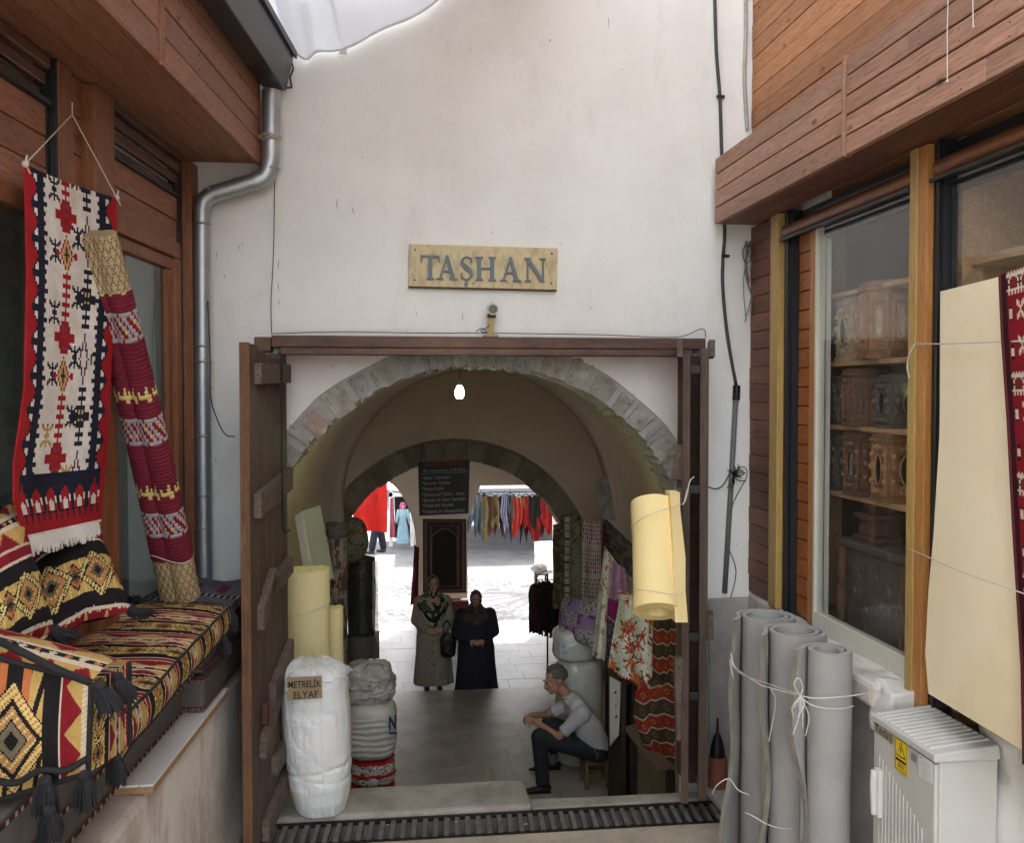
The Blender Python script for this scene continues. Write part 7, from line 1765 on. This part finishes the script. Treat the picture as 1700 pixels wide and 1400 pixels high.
# ---- two women
def woman(label, pxc, ytop, ybot, dep, coat, scarfpat, seed, scarf_down, look, bag=False, grp=None, skin=m_skin, ws=1.0):
    K_ = dep/1600; o = PD(pxc, ybot, dep); o.z = CZ; H = (ybot-ytop)*K_
    s = H/1.57; t = thing('person', label, 'person', tuple(o)); V = lambda x, y, z: o+Vector((x*s, y*s, z*s))
    b = MB(); hc = V(.0+look[0]*.02, -.03, 1.43); P_ = head(b, hc, look, .96*s)
    cap(b, V(0, 0, 1.25), V(0, -.01, 1.36), .05*s, .05*s); cap(b, V(-.13, 0, 1.22), V(.13, 0, 1.22), .06*s, .06*s)
    cap(b, V(0, 0, 1.2), V(0, 0, .8), .12*s, .13*s)
    for sg in (-1, 1):
        cap(b, V(sg*.17, 0, 1.2), V(sg*.215, .0, .95), .045*s, .036*s); wr_ = V(sg*.10, -.19, .86); cap(b, V(sg*.215, 0, .95), wr_, .036*s, .024*s); hand(b, wr_, (-sg*.75, -.35, -.1), (0, -.8, .5), sg, .5, .95*s)
        cap(b, V(sg*.09, .0, .8), V(sg*.085, 0, .45), .075*s, .055*s); cap(b, V(sg*.085, 0, .45), V(sg*.08, 0, .07), .05*s, .035*s)
    remesh(b, 'body', skin, t, .0085, 3); eyes(t, P_, .96*s)
    b = MB()          # long coat: loft
    rings = [(.10, .27, .17), (.25, .255, .165), (.5, .235, .16), (.75, .225, .155), (.92, .20, .145), (1.05, .20, .14), (1.18, .20, .125), (1.25, .17, .10), (1.30, .09, .07)]
    n = 40; vs = []
    for (z, rx, ry) in rings:
        for k in range(n):
            a = 2*math.pi*k/n; f = 1+(.05*math.sin(a*5+seed)+.035*math.sin(a*9+seed*2))*max(0, (1.0-z))**.8; split = -.10*math.exp(-((a-4.71)/.12)**2)*(1 if z < .8 else 0)
            vs.append(V(rx*ws*f*math.cos(a), ry*ws*(f+split)*math.sin(a), z))
    b.add(vs, [(i*n+k, i*n+(k+1) % n, (i+1)*n+(k+1) % n, (i+1)*n+k) for i in range(len(rings)-1) for k in range(n)]+[tuple(range(n)), tuple((len(rings)-1)*n+k for k in range(n))])
    for sg in (-1, 1):
        cap(b, V(sg*.17*ws, 0, 1.2), V(sg*.225*ws, .0, .95), .085*s*ws, .072*s*ws); cap(b, V(sg*.225*ws, 0, .95), V(sg*.12, -.165, .87), .070*s*ws, .052*s)
    c_ = remesh(b, 'coat', coat, t, .010, 4)
    b = MB()
    for k in range(5): b.sphere(V(0, -.165-.003*k, 1.0-.15*k), .011*s, 6)
    b.build('buttons', m_tassel, t)
    # headscarf: hood around the face + drape over shoulders
    b = MB(); f = Vector(look).normalized(); u = Vector((0, 0, 1)); u = (u-f*u.dot(f)).normalized(); r = f.cross(u)
    def hood(uu, vv):      # uu around the face opening (0..1), vv from rim to back
        a = 2*math.pi*uu; ro = lerp(.072, .105, min(vv*3, 1)); 
        rim = Vector((math.cos(a)*.066, math.sin(a)*.092)); k = math.sin(vv*math.pi/2)
        rad = 1+.34*math.sin(min(vv*2.2, 1)*math.pi/2)
        x, z = rim.x*rad, rim.y*rad; back = .075-.20*vv
        if vv > .55: q = math.cos((vv-.55)/.45*math.pi/2); x *= q; z *= q
        wr = .004*math.sin(a*11+vv*9)
        return hc+(r*(x+wr)+f*back+u*(z+.008+wr))*s
    b.grid(hood, 60, 24, lambda a, c: scarfpat(a*2 % 1, c))
    b.build('headscarf', m_clothf, t, smooth=True)
    b = MB(); zb_ = scarf_down
    def dr(uu, vv):
        a = 2*math.pi*uu; rr_ = interp([(0, .085), (.25, .12), (.5, .21), (1, .235)], vv); fr = max(0, -math.sin(a)); z = 1.36-interp([(0, 0), (.25, .06), (.5, .12), (1, .17)], vv)-vv*fr**3*zb_
        return V(rr_*math.cos(a)*1.0, (rr_*.72+.012*math.sin(a*7))*math.sin(a)-.0-.01*fr, z)
    b.slab(dr, 80, 40, (0, 0, .004), lambda a, c: scarfpat(a*3 % 1, c)); b.build('scarf_drape', m_clothf, t, smooth=True)
    for sg in (-1, 1):
        b = MB()
        for i in range(7): q = i/6; ell(b, V(sg*.085, .05-.24*q, .035), .042*s, .035*s, interp([(0, .05), (.5, .04), (1, .02)], q)*s)
        remesh(b, 'shoe', m_shoe, t, .008, 2)
        b = MB(); cap(b, V(sg*.085, 0, .30), V(sg*.085, 0, .08), .05*s, .04*s); b.build('stocking', m_sock, t, smooth=True)
    return t, V, s
m_coatb = mat('beige_long_coat', (.30, .265, .21), (.23, .205, .16), scale=30, rough=.9, bump=.7, bscale=20, bdist=.02)
m_coatk = mat('black_long_coat', (.012, .013, .022), (.018, .019, .028), scale=30, rough=.85, bump=.3, bscale=20, bdist=.02)
def sc1(u, v):
    a = noise.noise(Vector((u*7, v*7, 3))); return (.34, .33, .28) if a > .12 else ((.02, .025, .02) if a > -.22 else (.10, .11, .07))
def sc1d(u, v):
    if .74 < v < .84: return (.015, .015, .018)
    return sc1(u, v)
def sc2(u, v): return (.085, .06, .055) if noise.noise(Vector((u*6, v*6, 1))) > 0 else (.055, .04, .04)
w1, V1, s1_ = woman('woman in long beige coat and patterned headscarf, left of the pair', 719, 953, 1148, 12.85, m_coatb, sc1d, 1, .30, (.12, -1, -.02))
w2, V2, s2_ = woman('woman in long black coat and brown headscarf, right of the pair', 790, 970, 1149, 12.6, m_coatk, sc2, 2, .10, (-.1, -1, -.12), ws=1.18)
t = thing('handbag', 'black shiny handbag held by the woman in the beige coat', 'handbag', tuple(V1(.17, -.2, .55)))
b = MB(); pouch(b, V1(.19, -.22, 0), .10, .045, V1(0, 0, .50).z, V1(0, 0, .82).z, 61, .15, crease=.1, p=4); b.build('bag', mat('shiny_black_bag', (.02, .018, .02), rough=.25, bump=.6, bscale=30), t, smooth=True)
b = MB()
for dy in (-.02, .02): b.tube(cat_rom([V1(.14, -.22+dy, .80), V1(.13, -.21+dy, .93), V1(.19, -.2+dy, .97), V1(.25, -.21+dy, .80)], 6), .008, 6)
b.build('handle', m_tassel, t, smooth=True)

# ================================================================ courtyard
m_cwall = mat('bright_courtyard_wall', (.70, .68, .64), (.6, .58, .55), rough=.9)
bw = thing('courtyard_building', 'sunlit white building closing the far side of the courtyard', 'building', (5, 40, CZ))
b = MB(); b.box(-20, 30, 40, 46, CZ, 9); b.build('wall', m_cwall, bw)
b = MB()
for x in range(-8, 24, 4): b.box(x, x+1.6, 39.96, 39.995, CZ+.9, CZ+2.4)
b.build('window', m_dark, bw)
st_ = thing('market_stall', 'white framed market stall with canopy in the left opening', 'stall', tuple(PD(662, 893, 25)))
m_frm = mat('white_stall_frame', (.68, .68, .70), rough=.5); m_can = mat('white_canopy', (.72, .73, .76), (.66, .67, .7), rough=.8)
q0, q1 = PD(646, 893, 25), PD(688, 893, 25)
b = MB(); 
for x in (q0.x, q1.x-.1): b.box(x, x+.09, q0.y, q0.y+.09, CZ, CZ+1.75)
b.box(q0.x, q1.x, q0.y, q0.y+.09, PD(660, 825, 25).z, PD(660, 818, 25).z); b.build('frame', m_frm, st_)
b = MB(); b.grid(lambda u, v: Vector((lerp(q0.x-.2, q1.x+.4, u), lerp(q0.y-.3, q0.y+2, v), PD(660, 812, 25).z+.35*math.sin(math.pi*v)+.03*math.sin(u*12))), 20, 10); b.build('canopy', m_can, st_, smooth=True)
b = MB(); b.box(q0.x+.15, q1.x-.1, q0.y+.8, q0.y+.85, CZ+.1, CZ+1.7); b.build('back_curtain', m_black, st_)
vface('pink_cloth', 'long pink cloth hanging at the left post of the stall', 'cloth', [(648, 827), (653, 827), (657, 893), (647, 893)], 24.8, lambda u, v: (.3, .06, .09), 8, 12, .04, 5)
# mannequin in a light blue dress
mn = thing('mannequin', 'mannequin in a pale blue dress and headscarf beside the stall', 'mannequin', tuple(PD(669, 893, 24.6)))
o = PD(669, 893, 24.6); o.z = CZ+.15; s_ = (893-826)*24.6/1600/1.6
b = MB(); hd_ = head(b, o+Vector((0, 0, 1.46*s_)), (.2, -1, 0), s_); cap(b, o+Vector((0, 0, 1.1*s_)), o+Vector((0, 0, 1.4*s_)), .1*s_, .05*s_)
for sg in (-1, 1): cap(b, o+Vector((sg*.17*s_, 0, 1.28*s_)), o+Vector((sg*.24*s_, -.05, .85*s_)), .05*s_, .03*s_); hand(b, o+Vector((sg*.24*s_, -.05, .85*s_)), (0, -.1, -1), (sg, 0, 0), sg, .3, s_)
cap(b, o+Vector((0, 0, .1)), o+Vector((0, 0, 1.1*s_)), .07*s_, .09*s_); remesh(b, 'body', m_skin, mn, .014, 2)
b = MB(); b.lathe([(.24*s_, 0), (.2*s_, .5*s_), (.14*s_, .95*s_), (.19*s_, 1.2*s_), (.1*s_, 1.36*s_)], o, 36, sy=.7, wob=lambda t, z: .1*math.sin(t*7)*(1-z/2))
for sg in (-1, 1): cap(b, o+Vector((sg*.17*s_, 0, 1.28*s_)), o+Vector((sg*.245*s_, -.05, .88*s_)), .075*s_, .06*s_)
b.build('dress', mat('pale_blue_cloth', (.12, .24, .31), (.20, .30, .36), scale=8, rough=.7, bump=.4, bscale=12, bdist=.03), mn, smooth=True)
b = MB(); b.lathe([(.11*s_, 1.33*s_), (.13*s_, 1.45*s_), (.12*s_, 1.55*s_), (.06*s_, 1.62*s_), (0, 1.63*s_)], o+Vector((0, .03, 0)), 20); b.build('headscarf', mat('magenta_scarf', (.30, .06, .16), rough=.8), mn, smooth=True)
# red banner
vface('red_banner', 'bright red cloth hanging in the left courtyard opening', 'banner', [(586, 790), (643, 790), (643, 884), (586, 880)], [18.5, 18.5, 18.2, 18.2], lambda u, v: (.22, .006, .005) if noise.noise(Vector((u*4, v*2, 1))) > -.2 else (.16, .004, .004), 40, 30, .05, 12)
# person behind the banner
pp = PD(627, 907, 24); pp.z = CZ
pn = thing('person', 'person in dark trousers walking behind the red cloth', 'person', tuple(pp))
b = MB(); head(b, pp+Vector((0, 0, 1.56)), (-1, -.2, 0)); cap(b, pp+Vector((0, 0, 1.3)), pp+Vector((0, 0, 1.45)), .06, .05)
for sg in (-1, 1): cap(b, pp+Vector((0, sg*.2, 1.34)), pp+Vector((-.05, sg*.25, 1.05)), .05, .04); cap(b, pp+Vector((-.05, sg*.25, 1.05)), pp+Vector((-.2, sg*.2, .95)), .04, .03); hand(b, pp+Vector((-.2, sg*.2, .95)), (-1, 0, 0), (0, 0, 1), sg, .4); cap(b, pp+Vector((0, sg*.1, .9)), pp+Vector((sg*.14, sg*.1, .08)), .07, .04)
cap(b, pp+Vector((0, 0, .9)), pp+Vector((0, 0, 1.3)), .13, .12); remesh(b, 'body', m_skin, pn, .014, 2)
b = MB()
for sg in (-1, 1): cap(b, pp+Vector((0, sg*.1, .92)), pp+Vector((sg*.14, sg*.1, .13)), .11, .085)
cap(b, pp+Vector((0, -.08, .95)), pp+Vector((0, .08, .95)), .14, .14); remesh(b, 'trousers', mat('navy_trousers', (.008, .010, .022), rough=.9), pn, .015, 2)
b = MB(); cap(b, pp+Vector((0, 0, .95)), pp+Vector((0, 0, 1.34)), .17, .18)
for sg in (-1, 1): cap(b, pp+Vector((0, sg*.18, 1.34)), pp+Vector((-.05, sg*.25, 1.07)), .075, .07)
remesh(b, 'shirt', m_shirt, pn, .015, 2)
for sg in (-1, 1): b = MB(); ell(b, pp+Vector((sg*.14-.06, sg*.1, .04)), .13, .045, .045); b.build('shoe', m_shoe, pn, smooth=True)
# scarves on hangers
random.seed(77); dS = 24.0
sc_list = [(788, 822, 900, 20, (0.055, 0.077, 0.094), (0.121, 0.132, 0.154)), (798, 822, 898, 16, (0.050, 0.055, 0.072), (0.088, 0.099, 0.110)), (814, 824, 905, 22, (0.110, 0.088, 0.039), (0.055, 0.028, 0.017)), (826, 826, 896, 18, (0.099, 0.033, 0.050), (0.055, 0.017, 0.028)),
           (837, 823, 890, 8, (0.198, 0.220, 0.341), (0.220, 0.242, 0.330)), (847, 823, 906, 14, (0.055, 0.055, 0.072), (0.143, 0.138, 0.165)), (862, 826, 896, 16, (0.275, 0.025, 0.017), (0.231, 0.066, 0.033)), (873, 825, 908, 14, (0.017, 0.008, 0.008), (0.165, 0.017, 0.011)),
           (884, 825, 906, 22, (0.143, 0.008, 0.008), (0.011, 0.011, 0.008)), (897, 824, 898, 20, (0.165, 0.011, 0.011), (0.088, 0.007, 0.007)), (910, 820, 892, 20, (0.187, 0.011, 0.011), (0.110, 0.008, 0.008))]
words = ['teal grey', 'slate grey', 'olive and brown', 'purple and brown', 'pale blue', 'long grey', 'scarlet', 'black and red', 'dark red and black', 'crimson', 'bright crimson']
for k, (px, y0, y1, wpx, c1, c2) in enumerate(sc_list):
    t = thing('hanging_scarf', words[k]+' scarf on a hanger in the courtyard row, %s' % ('left end' if k < 2 else ('middle' if k < 7 else 'right end')), 'scarf', tuple(PD(px, y1, dS)), 'scarves hanging in the courtyard')
    zt, zb = PD(px, y0, dS).z, PD(px, y1, dS).z; c = PD(px, y0, dS+.15*(k % 2)); W_ = wpx*dS/1600; rn = random.Random(k)
    ph = rn.uniform(0, 6)
    def f(u, v):
        jag = .55+.45*abs(((u*(1+k % 2)+ph) % 1)*2-1); x = (u-.5)*W_*(1.25+.25*v); return Vector((c.x+x+.015*math.sin(v*7+ph), c.y+.05*math.sin(u*19+ph), zt+(zb-zt)*v*lerp(1, jag, v)))
    b = MB(); b.slab(f, 24, 30, (0, .006, 0), lambda u, v: c1 if noise.noise(Vector((u*3+k, v*2, ph))) > -.05-(v-.5)*.5 else c2); b.build('scarf', m_clothf, t, smooth=True)
    b = MB(); b.tube([Vector((c.x-W_*.5, c.y, zt)), Vector((c.x, c.y, zt+.05)), Vector((c.x+W_*.5, c.y, zt))], .012, 5); b.tube([Vector((c.x, c.y, zt+.05)), Vector((c.x+.01, c.y, zt+.14))], .006, 5); b.build('hanger', m_dark, t)
b = MB(); b.tube([PD(770, 819, dS), PD(850, 817, dS), PD(960, 816, dS)], .012, 6); tag(b.build('scarf_rail', m_iron), 'thin rail carrying the row of scarves in the courtyard', 'rail')
t = thing('market_canopy', 'large grey white canopy above the row of scarves', 'canopy', tuple(PD(850, 800, 26)))
b = MB(); b.grid(lambda u, v: Vector((lerp(.6, 9, u), lerp(23.2, 30, v), lerp(.12, -.30, v)+.08*math.sin(u*9)+.05*math.sin(v*12+u*5)+.3)), 60, 24); b.build('cloth', m_can, t, smooth=True)
b = MB()
for x in (.8, 8.8):
    for y in (23.4, 29.8): b.box(x, x+.06, y, y+.06, CZ, .4)
b.build('pole', m_frm, t)
t = thing('display_table', 'white cloth covered table at the right of the courtyard view', 'table', tuple(PD(905, 925, 21)))
p = PD(903, 925, 21.5); b = MB(); b.box(p.x-.1, p.x+1.6, p.y, p.y+.8, CZ, CZ+.55); b.build('cloth', m_can, t, bevel=.03)
t = thing('display_table', 'low pale goods table under the scarves', 'table', tuple(PD(840, 895, 27)))
p = PD(830, 893, 28); b = MB(); b.box(p.x-.8, p.x+1.4, p.y, p.y+.8, CZ+.3, CZ+.42); b.build('top', m_can, t, bevel=.02)
for dx in (-.75, 1.3): b = MB(); b.box(p.x+dx, p.x+dx+.06, p.y+.05, p.y+.11, CZ, CZ+.3); b.build('leg', m_frm, t)
b = MB(); b.box(p.x-.3, p.x+.6, p.y+.1, p.y+.5, CZ+.421, CZ+.6); tag(b.build('goods_box', m_card, bevel=.01), 'beige box of goods on the low courtyard table', 'box')
t = thing('pram', 'small wheeled pram in front of the white courtyard table', 'pram', tuple(PD(895, 932, 20)))
p = PD(896, 930, 20); b = MB()
for dx in (-.08, .14): b.tube([Vector((p.x+dx, p.y+.13*math.cos(a), CZ+.13+.13*math.sin(a))) for a in [2*math.pi*k/16 for k in range(17)]], .02, 6)
b.build('wheel', m_tassel, t, smooth=True); b = MB(); b.tube([Vector((p.x-.05, p.y, CZ+.15)), Vector((p.x+.1, p.y, CZ+.6))], .015, 6); b.tube([Vector((p.x-.05, p.y, CZ+.15)), Vector((p.x-.1, p.y, CZ+.65))], .015, 6); b.build('frame', m_zinc, t)
b = MB(); pouch(b, (p.x+.03, p.y), .12, .16, CZ+.2, CZ+.42, 3, .1); b.build('seat', m_greym, t, smooth=True)
# courtyard tree that dapples the paving
tr = thing('courtyard_tree', 'leafy courtyard tree whose shade dapples the paving', 'tree', (4.4, 21.5, CZ))
m_bark = mat('tree_bark', (.12, .09, .06), (.07, .05, .035), rough=.95, bump=.8); m_leaf = mat('tree_leaves', (.06, .11, .03), (.04, .08, .02), rough=.6, bump=0)
b = MB(); b.tube(cat_rom([(4.4, 21.5, CZ), (4.4, 21.5, 1), (4.2, 21.6, 3)], 4), [.2-.012*i for i in range(9)], 10)
random.seed(9); tips = []
for k in range(13):
    a = 2*math.pi*k/13; q = Vector((3.4+2.8*math.cos(a)*random.uniform(.4, 1), 22.2+3.4*math.sin(a)*random.uniform(.3, 1), random.uniform(3.6, 5.4))); b.tube(cat_rom([(4.2, 21.6, 2.6), Vector((4.2, 21.6, 3)).lerp(q, .5)+Vector((0, 0, .4)), q], 4), [.08-.008*i for i in range(9)], 6); tips.append(q)
b.build('trunk', m_bark, tr, smooth=True)
b = MB()
for q in tips:
    for i in range(360):
        p = q+Vector((random.gauss(0, .42), random.gauss(0, .45), random.gauss(0, .3))); a = Vector((random.uniform(-1, 1), random.uniform(-1, 1), random.uniform(-.5, .5))).normalized()*.07; c = a.cross(Vector((random.uniform(-1, 1), random.uniform(-1, 1), 1))).normalized()*.05
        b.add([p-a, p-c, p+a, p+c], [(0, 1, 2, 3)])
b.build('crown', m_leaf, tr)
